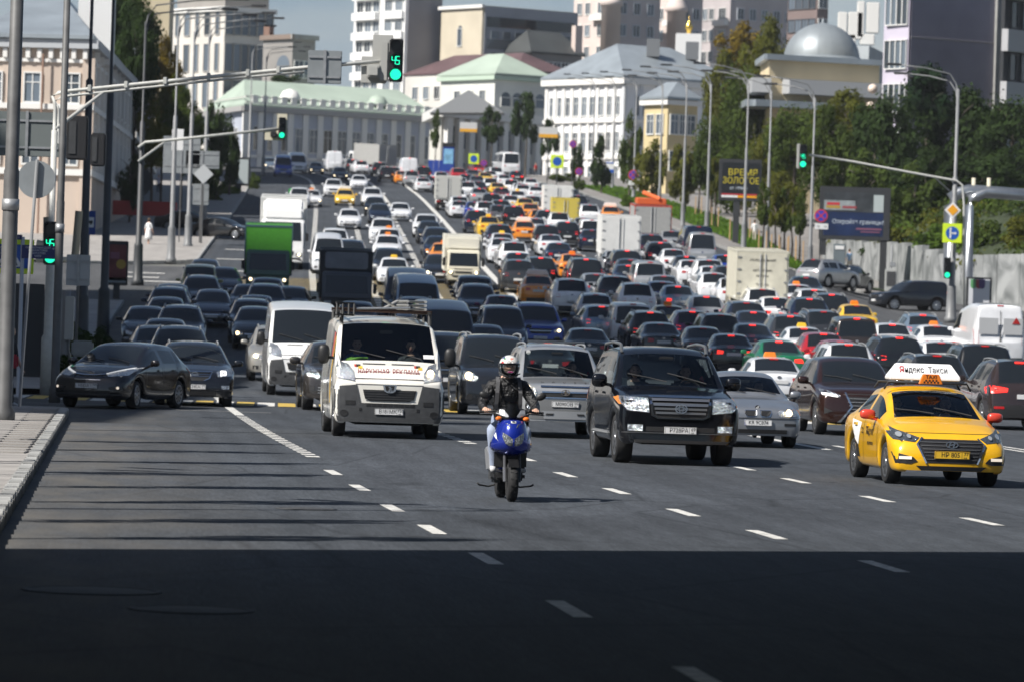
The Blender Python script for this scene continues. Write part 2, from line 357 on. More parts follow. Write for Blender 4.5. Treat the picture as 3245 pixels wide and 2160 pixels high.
def arrows(bm):
    for x, y in ((430, 878), (520, 893), (450, 865)):
        p = gp(x, y); strip(bm, [(p.x - 1.2, p.y), (p.x + 1.2, p.y)], .9)
    for x, y in ((735, 822), (760, 792), (770, 860)):
        p = gp(x, y); strip(bm, [(p.x - .9, p.y), (p.x + 1.1, p.y)], .8)
marking(arrows, LINEW)
for (x, y), r in (((210, 1358), .5), ((440, 1402), .42), ((705, 1170), .3)):
    p = gpD(x, y); bm = B(); lathe(bm, [(r + .05, 0), (r + .05, .006), (r + .005, .007), (r, .002), (r * .9, .007), (.02, .008)], 32)
    o = obj('manhole_cover', bm, M('cast iron', (.045, .046, .048), .75, .0, noise=.3, nscale=12), loc=(p.x, p.y, p.z + .001))
    tag(o, {.5: 'largest round iron cover in the road, in the bridge shade', .42: 'iron cover in the road nearest the camera', .3: 'small iron cover in the sunlit lane by the left kerb'}[r], 'manhole cover', 'iron covers in the road')
# ------------------------------------------------------------------ the overpass whose shadow lies on the near road, and the unseen blocks added to shade the dip
CONC = M('concrete', (.30, .30, .29), .8, noise=.2, nscale=.7)
ov = empty('overpass'); ov['kind'] = 'structure'
d = Vector((9.2, 5.5, 0)).normalized(); nrm = Vector((d.y, -d.x, 0)); p0 = Vector((-3.9, 42.2, 0))
bm = B(); q = [p0 - d*60, p0 + d*70, p0 + d*70 + nrm*34, p0 - d*60 + nrm*34]
for z0, z1, ins in ((7.4, 8.4, .9), (8.4, 9.0, 0), (9.0, 9.9, 0)):
    lo = [Vector((p.x, p.y, z0)) + nrm * (ins if i < 2 else -ins) for i, p in enumerate(q)]
    if z0 == 9.0: lo = [lo[0], lo[1], lo[1] + nrm*.4, lo[0] + nrm*.4]
    a = [bm.verts.new(v) for v in lo]; b = [bm.verts.new(v + Vector((0, 0, z1 - z0 - .003))) for v in lo]
    bm.faces.new(a); bm.faces.new(b)
    for k in range(4): bm.faces.new((a[k], a[(k+1) % 4], b[(k+1) % 4], b[k]))
bmesh.ops.recalc_face_normals(bm, faces=bm.faces); obj('deck', bm, CONC, ov)
for s in (-22, 30):
    for t in (8, 26):
        p = p0 + d*s + nrm*t; bm = B(); lathe(bm, [(.75, 0), (.75, 6.6), (1.3, 7.39)], 16, c=(p.x, p.y, 0)); obj('pier', bm, CONC, ov)
# ------------------------------------------------------------------ buildings
WINF = M('window frame white', (.70, .70, .68), .5); WING = M('window pane', (.03, .037, .045), .05, spec=.9); WIND = M('window pane dim', (.10, .115, .13), .1, spec=.9)
randomise(WING, .6, 5.0); randomise(WIND, .5, 2.2)
_wc = {}
def win_mesh(w, h, kind, fr):
    k = (round(w, 2), round(h, 2), kind, fr.name)
    if k in _wc: return _wc[k]
    bm = B(); t = .1 if w > .7 else .07
    box(bm, (0, -.02, h/2), (w - .02, .04, h - .02), 1)
    for x, z, a, b in ((0, -t*.4, w + 2*t, t*1.3), (0, h + t*.3, w + 2*t, t), (-w/2 - t/2, h/2, t, h), (w/2 + t/2, h/2, t, h)):
        box(bm, (x, -.07, z), (a - .004, .14 if b < 0 else .15, b - .004), 0)
    if kind == 'cross':
        box(bm, (0, -.05, h*.5), (.07, .06, h - .03), 0); box(bm, (0, -.052, h*.68), (w - .03, .06, .06), 0)
    elif kind == 'three':
        for x in (-w/6, w/6): box(bm, (x, -.05, h/2), (.06, .06, h - .03), 0)
    elif kind == 'mid': box(bm, (0, -.05, h*.5), (.08, .06, h - .03), 0)
    elif kind == 'arch':
        vs = [(w/2*math.cos(a), h + w/2*math.sin(a)) for a in [math.pi*i/12 for i in range(13)]]
        prism(bm, vs, -.04, 0, 1)
    me = bpy.data.meshes.new('window'); bm.normal_update(); bm.to_mesh(me); bm.free(); me.materials.append(fr); me.materials.append(WING); _wc[k] = me; return me
class Bld:
    """a building on the footprint left-corner, near corner, right-corner; photo pixels (2356 wide) and metres"""
    def __init__(s, name, label, l, c, r, ytop, wall, z0=None, H=None, cat='building', wall2=None):
        if name not in ('stucco_house', 'row_house', 'long_house', 'theatre', 'domed_pavilion', 'slab_block', 'glazed_block', 'roof_plant'):      # right angled corner turned away from the sun
            k = c[1] / 10800; r = (r[0], c[1] + .72 * (r[0] - c[0]) * k); l = (l[0], c[1] + 1.35 * (c[0] - l[0]) * k)
        g = lambda q: atD(q[0], 400, q[1])
        s.P = [g(l), g(c), g(r)]; s.root = empty(name, (s.P[1].x, s.P[1].y, 0)); tag(s.root, label, cat, 'buildings behind the junction')
        s.z1 = atD(c[0], ytop, c[1]).z if H is None else H
        s.z0 = (min(G(p.x, p.y) for p in s.P) - 1.0) if z0 is None else z0
        A, Cn, Bb = [Vector((p.x, p.y, 0)) for p in s.P]; s.fp = [A, Cn, Bb, A + Bb - Cn]
        s.solid('wall', [p for p in s.fp], s.z0, s.z1, wall)
    def loc(s, v): return Vector((v.x - s.P[1].x, v.y - s.P[1].y, v.z))
    def solid(s, name, fp, z0, z1, mat):
        bm = B(); a = [bm.verts.new(s.loc(Vector((p.x, p.y, z0)))) for p in fp]; b = [bm.verts.new(s.loc(Vector((p.x, p.y, z1)))) for p in fp]
        bm.faces.new(a); bm.faces.new(b); n = len(fp)
        for k in range(n): bm.faces.new((a[k], a[(k+1) % n], b[(k+1) % n], b[k]))
        bmesh.ops.recalc_face_normals(bm, faces=bm.faces); return obj(name, bm, mat, s.root)
    def edge(s, f): return (s.fp[0], s.fp[1]) if f == 0 else (s.fp[1], s.fp[2])
    def grow(s, k):
        c = sum(s.fp, Vector()) / 4; return [p + (p - c).normalized() * k for p in s.fp]
    def windows(s, f, t0, t1, nc, zs, w, h, kind='cross', fr=None, out=.0, name='window'):
        a, b = s.edge(f); d = (b - a); L = d.length; d.normalize(); ang = math.atan2(d.y, d.x); n = Vector((d.y, -d.x, 0))
        for z in zs:
            for i in range(nc):
                t = t0 + (t1 - t0) * (i + .5) / nc
                o = bpy.data.objects.new(name, win_mesh(w, h, kind, fr or WINF)); link(o, s.root)
                o.location = s.loc(Vector((a.x, a.y, z)) + d * (L * t) + n * (.005 + out)); o.rotation_euler = (0, 0, ang)
    def band(s, f, z, h, out, mat, name='cornice', t0=0, t1=1):
        a, b = s.edge(f); d = b - a; L = d.length; d.normalize(); ang = math.atan2(d.y, d.x); n = Vector((d.y, -d.x, 0))
        bm = B(); box(bm, (0, -out/2 + .05, h/2), (L * (t1 - t0) + (2 * out if t1 - t0 > .95 else 0), out + .1, h))
        o = obj(name, bm, mat, s.root); o.location = s.loc(Vector((a.x, a.y, z)) + d * (L * (t0 + t1) / 2)); o.rotation_euler = (0, 0, ang); return o
    def pil(s, f, ts, z0, z1, w, out, mat, name='pilaster'):
        a, b = s.edge(f); d = b - a; L = d.length; d.normalize(); ang = math.atan2(d.y, d.x)
        for t in ts:
            bm = B(); box(bm, (0, -out/2 + .03, (z1 - z0)/2), (w, out + .06, z1 - z0)); o = obj(name, bm, mat, s.root)
            o.location = s.loc(Vector((a.x, a.y, z0)) + d * (L * t)); o.rotation_euler = (0, 0, ang)
    def hip(s, h, over, mat, ins=.32, z=None):
        z = s.z1 if z is None else z; fp = s.grow(over); bm = B(); A, Cn, Bb, D = fp
        lo = [bm.verts.new(s.loc(Vector((p.x, p.y, z)))) for p in fp]; mid = [bm.verts.new(s.loc(Vector((p.x, p.y, z + .25)))) for p in fp]
        if (A - Cn).length > (Bb - Cn).length: e0, e1 = (A + D) / 2, (Cn + Bb) / 2; order = 0
        else: e0, e1 = (A + Cn) / 2, (Bb + D) / 2; order = 1
        r0 = e0.lerp(e1, ins); r1 = e0.lerp(e1, 1 - ins)
        R = [bm.verts.new(s.loc(Vector((p.x, p.y, z + h)))) for p in (r0, r1)]
        bm.faces.new(lo)
        for k in range(4): bm.faces.new((lo[k], lo[(k+1) % 4], mid[(k+1) % 4], mid[k]))
        a, c, b, dd = mid
        if order == 0: fs = [(a, c, R[1], R[0]), (c, b, R[1]), (b, dd, R[0], R[1]), (dd, a, R[0])]
        else: fs = [(a, c, R[0]), (c, b, R[1], R[0]), (b, dd, R[1]), (dd, a, R[0], R[1])]
        for f in fs: bm.faces.new(f)
        bmesh.ops.recalc_face_normals(bm, faces=bm.faces); return obj('roof', bm, mat, s.root)
def wallm(n, c, r=.8, k=.1): return M('wall ' + n, c, r, noise=k, nscale=.25)
ZINC = M('zinc roof', (.33, .37, .40), .38, .35, noise=.15, nscale=.4); GREENR = M('green roof', (.36, .43, .36), .6, noise=.12, nscale=.2); RUST = M('dark red roof', (.10, .058, .062), .7, noise=.2, nscale=.3)
STUCCO = wallm('pink stucco', (.52, .43, .36)); TRIM = M('white trim', (.74, .73, .70), .6); DKROOF = M('dark roof', (.05, .055, .055), .6, noise=.2, nscale=.3)
ZINCD = M('zinc seams', (.26, .29, .32), .4, .4)
# unseen blocks added left of the frame to cast shade across the road
for nm, fp, h, lab in (('shade_tower', (-72, -46, 124, 190), 70, 'unseen tall slab block left of the junction, added to shade the queue'), ('shade_block', (-72, -46, 66, 121), 47.0, 'unseen lower slab block left of the near side street, added to shade its pavement'), ('crest_shade_block', (-110, -66, 452, 512), 66, 'unseen slab left of the hill crest, added to shade the road there')):
    rt = empty(nm, ((fp[0] + fp[1]) / 2, (fp[2] + fp[3]) / 2, 0)); tag(rt, lab, 'building', 'buildings behind the junction'); g = G(fp[1], fp[2]) - 1
    bm = B(); box(bm, (0, 0, g + h/2), (fp[1] - fp[0], fp[3] - fp[2], h)); obj('wall', bm, wallm('tower grey', (.42, .41, .39)), rt)
    bm = B(); box(bm, (0, 0, g + h + .6), (fp[1] - fp[0] + 1, fp[3] - fp[2] + 1, 1.2)); obj('roof', bm, CONC, rt)
    for i in range(10):
        for z in range(6):
            o = bpy.data.objects.new('window', win_mesh(1.8, 1.7, 'mid', WINF)); link(o, rt); o.rotation_euler = (0, 0, math.pi / 2)
            o.location = ((fp[1] - fp[0]) / 2 + .005, (i - 4.5) * (fp[3] - fp[2]) / 10.5, g + 6 + z * 10)
# 1 pink house on the left
b = Bld('stucco_house', 'pale pink stucco house with zinc roof and white framed windows at far left', (-60, 301), (203, 300), (300, 352), 92, STUCCO)
b.hip(4.6, .7, ZINC, .30); z1 = b.z1; z0 = G(-30, 300)
for f in (0, 1):
    b.band(f, z1 - .6, .55, .5, M('grey eaves', (.42, .44, .46), .6)); b.band(f, z1 - 1.5, .22, .15, TRIM); b.pil(f, [.05 + .1*i for i in range(10)], z1 - 1.25, z1 - .65, .28, .35, TRIM, 'bracket'); b.band(f, z0 + 8.1, .35, .25, TRIM); b.band(f, z0 + 3.9, .4, .25, TRIM)
b.windows(0, -.02, 1.0, 3, [z0 + 8.55, z0 + 4.6], 1.0, 1.85, 'cross'); b.windows(1, .03, .98, 11, [z0 + 9.0, z0 + 5.0], 1.2, 2.2, 'cross')
b.pil(0, (.02, .98), z0, z1 - 1.2, .8, .15, STUCCO); b.pil(1, [.02 + .096*i for i in range(11)], z0 + 4.3, z1 - 1.2, .5, .25, TRIM)
bm = B(); tube(bm, [(0, 0, z0), (0, 0, z1 - 1)], .07); o = obj('drainpipe', bm, M('brown pipe', (.17, .10, .07), .6), b.root); o.location = b.loc(atD(92, 400, 300.3) + Vector((0, -.35, -atD(92, 400, 300.3).z)))
bm = B(); box(bm, (0, 0, z0 + 2.6), (5.5, .9, 1.0)); o = obj('awning', bm, M('red awning', (.36, .02, .02), .6), b.root); q = atD(288, 560, 330); o.location = b.loc(Vector((q.x + .8, q.y, 0)))
bm = B(); box(bm, (0, 0, 2.6), (2.3, 2.0, 5.2)); o = obj('chimney', bm, WHITE, b.root); q = atD(222, 60, 312); o.location = b.loc(Vector((q.x, q.y, q.z - 2.6)))
# 1b darker houses along the same pavement
b = Bld('row_house', 'dim grey terraced house after the pink one, behind the dark lamp posts', (292, 358), (302, 356), (352, 450), 130, wallm('dim plaster', (.20, .19, .185)))
z1 = b.z1; z0 = G(-30, 400); b.hip(3.5, .5, ZINCD, .3); b.windows(1, .02, .98, 14, [z0 + 9.0, z0 + 5.0], 1.2, 2.0, 'cross', M('dull frame', (.35, .34, .33), .6)); b.windows(1, .02, .98, 12, [z0 + .6], 2.0, 2.4, 'plain', DGREY); b.band(1, z0 + 3.6, .5, .3, TRIM); b.band(1, z1 - .6, .5, .4, TRIM)
# 2 ochre slab block behind the trees
b = Bld('slab_block', 'tall plain ochre wall of a block above the trees', (240, 562), (378, 560), (388, 580), -60, wallm('ochre', (.45, .39, .27)))
b.band(0, b.z1 - 1, 1, .3, TRIM); b.windows(1, .1, .9, 2, [40, 44, 48, 52], 1.4, 1.6, 'mid')
# 3 beige hotel
b = Bld('hotel', 'beige hotel block with tall narrow windows and a set back top storey', (384, 715), (506, 695), (618, 730), 16, wallm('hotel stone', (.62, .59, .54)))
HW = M('hotel frame', (.40, .38, .35), .6); top = b.z1
for i, w_ in enumerate((.8, 1.3, .8, 1.3, .9)):
    b.windows(0, .03 + .19*i, .20 + .19*i, 1, [top - 31 + 5.4*j for j in range(6)], w_, 4.0, 'plain', HW)
for i in range(6): b.windows(1, .03 + .16*i, .17 + .16*i, 1, [top - 31 + 5.4*j for j in range(6)], 1.5, 4.0, 'plain', HW)
for f in (0, 1): b.band(f, top - .6, .7, .4, TRIM)
fp = [p.lerp(sum(b.fp, Vector()) / 4, .10) for p in b.fp]; b.solid('upper_storey', fp, top, top + 4, wallm('hotel top', (.30, .28, .26)))
# 4 house with the arched window
b = Bld('arched_house', 'grey house with one large arched window and a low gable', (596, 690), (664, 678), (716, 700), 82, wallm('grey plaster', (.27, .255, .24)))
b.windows(0, .42, .98, 1, [b.z1 - 8], 3.2, 3.6, 'arch', M('dim frame', (.2, .19, .18), .6)); b.windows(1, .1, .9, 2, [b.z1 - 6], 1.6, 2.4, 'mid'); b.band(0, b.z1 - .5, .7, .4, M('brown cornice', (.22, .17, .14), .7)); b.band(1, b.z1 - .5, .7, .4, CONC)
b.solid('chimney', [p.lerp(b.fp[0], .8) for p in b.fp], b.z1, b.z1 + 1.6, M('brick', (.2, .12, .09), .8))
# 5 long green-roofed house
b = Bld('long_house', 'long pale blue house with green metal roof, dormers and white balustrade', (470, 668), (560, 645), (1000, 664), 243, wallm('pale blue', (.42, .45, .52)))
b.hip(4.2, .4, GREENR, .1); z1 = b.z1; za = z1 - 7.2
b.windows(1, .03, .97, 13, [za + 1.2], 1.5, 3.2, 'cross'); b.windows(1, .03, .97, 13, [za - 4.6], 1.4, 2.8, 'cross'); b.windows(0, .1, .9, 4, [za + 1.2], 1.4, 3.0, 'cross')
b.pil(1, [i / 13 for i in range(14)], za - 6, z1 - .8, .9, .25, TRIM); b.pil(1, [(i + .02) / 20 for i in range(1, 20)], z1 + .25, z1 + 1.5, .9, -.3, TRIM, 'balustrade_pier')
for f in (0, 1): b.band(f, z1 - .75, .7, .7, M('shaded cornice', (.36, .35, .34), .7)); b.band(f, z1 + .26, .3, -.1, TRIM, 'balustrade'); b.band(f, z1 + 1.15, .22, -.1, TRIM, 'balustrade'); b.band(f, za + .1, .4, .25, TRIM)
for t in (.22, .68):
    a, c_ = b.edge(1); p = a.lerp(c_, t); bm = B(); lathe(bm, [(1.5, 0), (1.5, .3), (1.0, 1.2), (.05, 1.55)], 14); o = obj('dormer', bm, TRIM if t < .5 else GREENR, b.root); o.location = b.loc(Vector((p.x, p.y + 3.2, z1 + 1.3)))
# 6 columned theatre with pediment
b = Bld('theatre', 'white columned theatre front with grey pediment beside the jam', (985, 640), (1012, 622), (1255, 640), 250, wallm('cream white', (.66, .64, .58)))
z1 = b.z1; b.pil(1, [.04 + .105*i for i in range(10)], z1 - 11, z1 - 1.2, 1.1, .8, TRIM, 'column'); b.windows(1, .05, .99, 9, [z1 - 5.2, z1 - 10], 1.3, 3, 'cross')
b.band(1, z1 - 1.1, 1.2, 1.0, TRIM); b.band(0, z1 - 1.1, 1.2, 1.0, TRIM)
bm = B(); q = [atD(990, 262, 615), atD(1078, 238, 615), atD(1160, 262, 615)]
prism(bm, [(q[0].x, q[0].z), (q[1].x, q[1].z + 1.6), (q[2].x, q[2].z)], 612, 620, 0, lambda a, z, y: b.loc(Vector((a, y, z)))); obj('pediment', bm, M('pediment grey', (.30, .31, .32), .7), b.root)
# 7 green-roofed white house behind
b = Bld('assembly_hall', 'white hall with green mansard roof and round windows in the middle', (1008, 690), (1132, 668), (1256, 700), 172, wallm('hall white', (.66, .66, .62)))
z1 = b.z1; b.hip(3.4, .6, GREENR, .36); HG = M('hall green wall', (.30, .37, .35), .7)
b.windows(1, .1, .95, 4, [z1 - 4.4], 1.6, 1.2, 'arch', TRIM); b.windows(0, .2, .9, 3, [z1 - 4.6], 1.2, 2.4, 'mid')
for f in (0, 1): b.band(f, z1 - .7, .6, .5, M('light green cornice', (.45, .55, .45), .6)); b.band(f, z1 - 6.6, .5, .4, TRIM); b.band(f, z1 - 8.4, 1.4, .7, TRIM, 'balustrade')
# 8 high white block
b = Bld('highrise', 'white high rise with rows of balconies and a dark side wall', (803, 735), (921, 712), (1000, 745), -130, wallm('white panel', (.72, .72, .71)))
b.solid('shade_facing', [b.fp[1] + (b.fp[2] - b.fp[1]) * .015 + Vector((.35, -.35, 0)), b.fp[2] + Vector((.35, -.35, 0)), b.fp[2] + Vector((0, .5, 0)), b.fp[1] + Vector((.3, .5, 0))], b.z0, b.z1 - .1, wallm('dark panel', (.24, .24, .265)))  # extra facing whose dark colour stands for shade on the white side
top = b.z1
for j in range(12):
    z = top - 4 - j * 3.05
    b.windows(0, .05, .52, 3, [z], 1.5, 1.55, 'mid'); b.windows(0, .58, .98, 2, [z], 1.7, 1.5, 'three'); b.band(0, z - 1.3, 1.15, .9, WHITE, 'balcony', .04, .5); b.band(0, z - 1.25, 1.05, .5, WHITE, 'balcony', .6, .98)
# 9 beige ribbed block, its side painted grey for shade
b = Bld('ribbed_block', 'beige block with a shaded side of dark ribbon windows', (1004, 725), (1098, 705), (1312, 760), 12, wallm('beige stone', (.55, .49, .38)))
b.solid('shade_facing', [b.fp[1] + Vector((.4, -.3, 0)), b.fp[2] + Vector((.4, -.3, 0)), b.fp[2] + Vector((0, .5, 0)), b.fp[1] + Vector((.3, .5, 0))], b.z0, b.z1 - .1, wallm('shaded beige stone', (.30, .315, .35)))  # facing over the beige, greyed to carry the side's shade
for j in range(6): b.band(1, b.z1 - 3.2 - j*3.3, 1.5, .55, WIND if j % 2 else GLASS, 'ribbon_window', .03, .97); b.windows(1, .05, .95, 7, [b.z1 - 4.9 - j*3.3], 1.3, 1.1, 'plain', ZINCD, out=.55)
b.windows(0, .25, .7, 1, [b.z1 - 6 - 5*j for j in range(5)], 1.0, 2.6, 'arch'); b.band(0, b.z1 - .4, .5, .4, TRIM)
# 10 low dark roofs between
b = Bld('red_roofed_house', 'low house under a long dark red roof behind the green roofs', (925, 690), (1180, 684), (1310, 700), 165, wallm('light wall', (.62, .60, .56)))
b.hip(3.2, .5, RUST, .2); b.windows(0, .05, .95, 9, [b.z1 - 3.6], 1.2, 1.8, 'mid')
b = Bld('mansard_house', 'dark mansard roofed house above the white corner house', (1150, 715), (1215, 702), (1330, 720), 122, wallm('dark brown', (.24, .225, .21)))
b.hip(3.6, .6, DKROOF, .2); b.windows(1, .1, .9, 5, [b.z1 - 3], 1.3, 1.8, 'mid')
b.solid('chimney', [p.lerp(b.fp[2], .86) for p in b.fp], b.z1, b.z1 + 4.6, M('pinkish', (.60, .50, .45), .7))
# 11 white corner house
b = Bld('corner_house', 'white three storey corner house with grey hipped roof beside the trees', (1253, 600), (1431, 575), (1690, 620), 178, wallm('white stucco', (.76, .77, .79)))
z1 = b.z1; b.hip(4.6, .9, ZINC, .28); fl = [z1 - 4.6, z1 - 9.0, z1 - 13.2, z1 - 17.2]
b.windows(0, .03, .97, 9, fl, .95, 2.3, 'cross'); b.windows(1, .06, .97, 6, fl, 1.15, 2.4, 'mid', M('grey frame', (.52, .55, .60), .6))  # right face frames: shade put into the frame colour
for f in (0, 1):
    b.band(f, z1 - .8, .75, .6, TRIM); b.band(f, z1 - 5.5, .45, .35, TRIM); b.band(f, z1 - 10, .4, .3, TRIM); b.band(f, z1 - 14.2, .4, .3, TRIM)
b.pil(0, [.005 + .1105*i for i in range(10)], z1 - 18, z1 - .9, .55, .2, TRIM); b.pil(1, [.0 + .1415*i for i in range(8)], z1 - 18, z1 - .9, .5, .2, M('shade trim', (.55, .58, .62), .6))  # right face pilasters use a trim colour darkened as shade
for t in (.25, .6): bm = B(); box(bm, (0, 0, 0), (1.6, 1.2, 2.2)); p = b.fp[1].lerp(b.fp[2], t); o = obj('chimney', bm, M('chimney grey', (.16, .17, .18), .7), b.root); o.location = b.loc(Vector((p.x, p.y + 6, z1 + 4.2)))
# 12 yellow house among the trees
b = Bld('yellow_house', 'small yellow house with grey roof half hidden by trees', (1478, 500), (1532, 488), (1600, 500), 228, wallm('yellow', (.60, .49, .28)))
b.hip(1.9, .6, ZINC, .3); b.windows(1, .1, .9, 3, [b.z1 - 3.6, b.z1 - 7.4], 1.1, 2.0, 'cross'); b.windows(0, .1, .9, 2, [b.z1 - 3.6, b.z1 - 7.4], 1.1, 2.0, 'cross'); b.band(0, b.z1 - .6, .5, .4, TRIM); b.band(1, b.z1 - .6, .5, .4, TRIM)
# 13 pink apartment complex on the hill
PINK = wallm('pink panel', (.62, .53, .49)); PINKD = wallm('mauve shade', (.44, .40, .40))  # second colour is the pink darkened, side shade painted in
for k, (l, c_, r, yt, lb) in enumerate((((1308, 740), (1394, 722), (1502, 748), -45, 'pink apartment house with stacked bay windows, first left of the green roof towers'),
        ((1497, 750), (1545, 735), (1600, 755), -30, 'narrow pink apartment house with turret in the middle of the pink row'), ((1600, 760), (1668, 742), (1825, 765), -30, 'pinkish apartment house with dark pitched roofs above the trees'))):
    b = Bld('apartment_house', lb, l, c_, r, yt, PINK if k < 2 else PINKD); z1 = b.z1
    rows = [z1 - 5 - 3.4*j for j in range(8)]
    b.windows(0, .06, .5, 2 if k != 1 else 1, rows, 1.1, 1.7, 'mid'); b.windows(0, .56, .94, 1, rows, 1.7, 1.7, 'three'); b.windows(1, .06, .94, 3 if k == 0 else 2 if k == 1 else 5, rows, 1.2, 1.7, 'mid', M('grey frame', (.52, .55, .60), .6), out=.5 if k < 2 else 0)  # side face frames darkened with painted shade
    for j in (0, 2, 4, 6): b.band(0, rows[j] - 1.1, .9, .9, TRIM, 'balcony', .54, .96)
    b.hip(5, .5, DKROOF, .3)
    if k < 2:
        bm = B(); lathe(bm, [(1.5, 0), (1.5, 20), (1.8, 20.1), (1.8, 20.8), (.7, 22.5), (.05, 23)], 14); o = obj('turret', bm, PINK, b.root); o.location = b.loc(Vector((b.fp[1].x, b.fp[1].y, z1 - 24)))
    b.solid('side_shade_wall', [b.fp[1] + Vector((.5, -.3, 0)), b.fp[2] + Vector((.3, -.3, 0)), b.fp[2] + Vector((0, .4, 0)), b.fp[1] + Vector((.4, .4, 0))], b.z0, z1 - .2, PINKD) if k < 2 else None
# bell tower with gold cupola
rt = empty('bell_tower', atD(1583, 130, 640)); tag(rt, 'slim white bell tower with a small gold cupola', 'bell tower')
bm = B(); box(bm, (0, 0, -3), (3.4, 3.4, 12)); obj('shaft', bm, WHITE, rt); bm = B(); lathe(bm, [(.3, 3), (.3, 3.4), (.55, 3.8), (.52, 4.2), (.2, 4.6), (.04, 5.0), (.03, 5.7)], 14); obj('cupola', bm, M('gilt', (.75, .50, .10), .25, .9), rt)
# 14 domed pavilion
b = Bld('domed_pavilion', 'cream pavilion with a large grey metal dome behind the right hand trees', (1742, 430), (1762, 420), (2016, 424), 130, wallm('cream', (.68, .56, .36)), z0=8)
z1 = b.z1; ctr = atD(1897, 140, 430); rr = (2016 - 1742) / 2 * 430 / 10800 * .64
bm = B(); n = 16; prof = [(rr, 0), (rr*1.0, .1)] + [(rr * math.cos(a), .1 + rr * .98 * math.sin(a)) for a in [math.pi/2*i/9 for i in range(1, 9)]] + [(.12, .1 + rr * 1.0), (.05, .1 + rr*1.12)]
for i in range(n):
    vs = [[bm.verts.new((r_*math.cos(2*math.pi*(i+e)/n + .2), r_*math.sin(2*math.pi*(i+e)/n + .2), h_ + .0)) for r_, h_ in prof] for e in (.0, 1.0)]
    md = [bm.verts.new((1.012*r_*math.cos(2*math.pi*(i+.5)/n + .2), 1.012*r_*math.sin(2*math.pi*(i+.5)/n + .2), h_)) for r_, h_ in prof]
    for u_, v_ in ((vs[0], md), (md, vs[1])):
        for k in range(len(prof) - 1): bm.faces.new((u_[k], v_[k], v_[k+1], u_[k+1])).smooth = True
bmesh.ops.recalc_face_normals(bm, faces=bm.faces)
o = obj('dome', bm, M('dome metal', (.26, .29, .31), .48, .3, noise=.12, nscale=.5), b.root); o.location = b.loc(Vector((ctr.x, ctr.y + 4, z1 + .5)))
bm = B(); lathe(bm, [(rr + .5, -.5), (rr + .5, .25), (rr + .1, .3), (rr + .1, .6)], 40); o = obj('drum', bm, ZINC, b.root); o.location = b.loc(Vector((ctr.x, ctr.y + 4, z1 + .3)))
for f in (0, 1): b.band(f, z1 - .3, .5, .5, ZINC); b.band(f, z1 - 3.3, 1.3, 1.6, M('canopy', (.40, .41, .42), .6), 'canopy', .12 if f else 0, 1); b.band(f, z1 - 4.6, .6, 2.2, ZINC, 'canopy')
b.windows(1, .1, .9, 5, [z1 - 8.5], 1.4, 2.4, 'cross'); b.windows(0, .1, .9, 1, [z1 - 8.5], 1.1, 2.2, 'cross')
# 15 brown block behind the dome, roof plant
b = Bld('brown_tower', 'dark brick tower behind the dome', (1800, 700), (1868, 690), (1893, 705), -60, wallm('dark brick', (.20, .15, .14)))
b.windows(0, .05, .95, 4, [b.z1 - 5 - 3.4*j for j in range(7)], 1.6, 1.8, 'mid', M('tower frame', (.1, .1, .11), .6)); b.windows(1, .1, .9, 1, [b.z1 - 5 - 3.4*j for j in range(7)], 1.5, 1.8, 'mid')
b = Bld('roof_plant', 'grey flat roofed annex with white roof machinery beside the dome', (1925, 520), (1990, 515), (2030, 530), 105, wallm('annex', (.33, .36, .38)))
for x, z, w_, h_ in ((1938, 62, 1.0, 3.2), (1968, 60, 1.6, 3.0), (1980, 45, .8, 4), (2008, 42, 1.4, 3.4), (1953, 92, 1.5, 1.2), (1995, 92, 1.6, 1.2)):
    q = atD(x, z, 518); bm = B(); box(bm, (0, 0, 0), (w_, 1, h_), bev=.08); o = obj('ventilator', bm, TRIM, b.root); o.location = b.loc(q)
# 16 purple block
PURP = wallm('purple', (.35, .32, .385), .8, .12)
b = Bld('purple_block', 'purple office block with a strip of lit windows on its narrow side', (2024, 402), (2086, 385), (2292, 400), -90, PURP)
z1 = b.z1; b.solid('lit_side_facing', [b.fp[0] + Vector((-.05, -.2, 0)), b.fp[1] + Vector((-.2, -.12, 0)), b.fp[1] + Vector((0, .5, 0)), b.fp[0] + Vector((0, .5, 0))], b.z0, z1 - .1, wallm('sunlit purple', (.50, .46, .55)))  # paler facing paints the sunlight on the left face
b.windows(0, .15, .97, 4, [z1 - 5.2 - 3.6*j for j in range(6)], .62, 2.3, 'plain', out=.25); b.pil(1, (.975,), b.z0, z1, .9, .3, CONC); b.band(1, z1 - 6.3, .12, .04, PINKD, 'joint'); b.band(1, z1 - 11.4, .12, .04, PINKD, 'joint')
for x, y in ((2008, 205), (2020, 270), (2002, 245), (2062, 168)):
    q = atD(x, y, 395); bm = B(); bmesh.ops.create_icosphere(bm, subdivisions=2, radius=.42); o = obj('lamp_globe', bm, M('globe', (.75, .62, .52), .4), b.root, True); o.location = b.loc(q)
# 17 dark glazed block, right edge
b = Bld('glazed_block', 'dark glazed block with pale concrete floor bands at the right edge', (2292, 378), (2300, 372), (2460, 380), -90, wallm('dark frame', (.03, .032, .036)))
for j in range(5): b.band(1, b.z1 - 3.0 - 4.15*j, 1.75, .5, wallm('pale band', (.40, .40, .41)), 'floor_band', .03, 1); b.windows(1, .05, 1, 6, [b.z1 - 5.2 - 4.15*j], .85, 2.0, 'plain', DGREY)
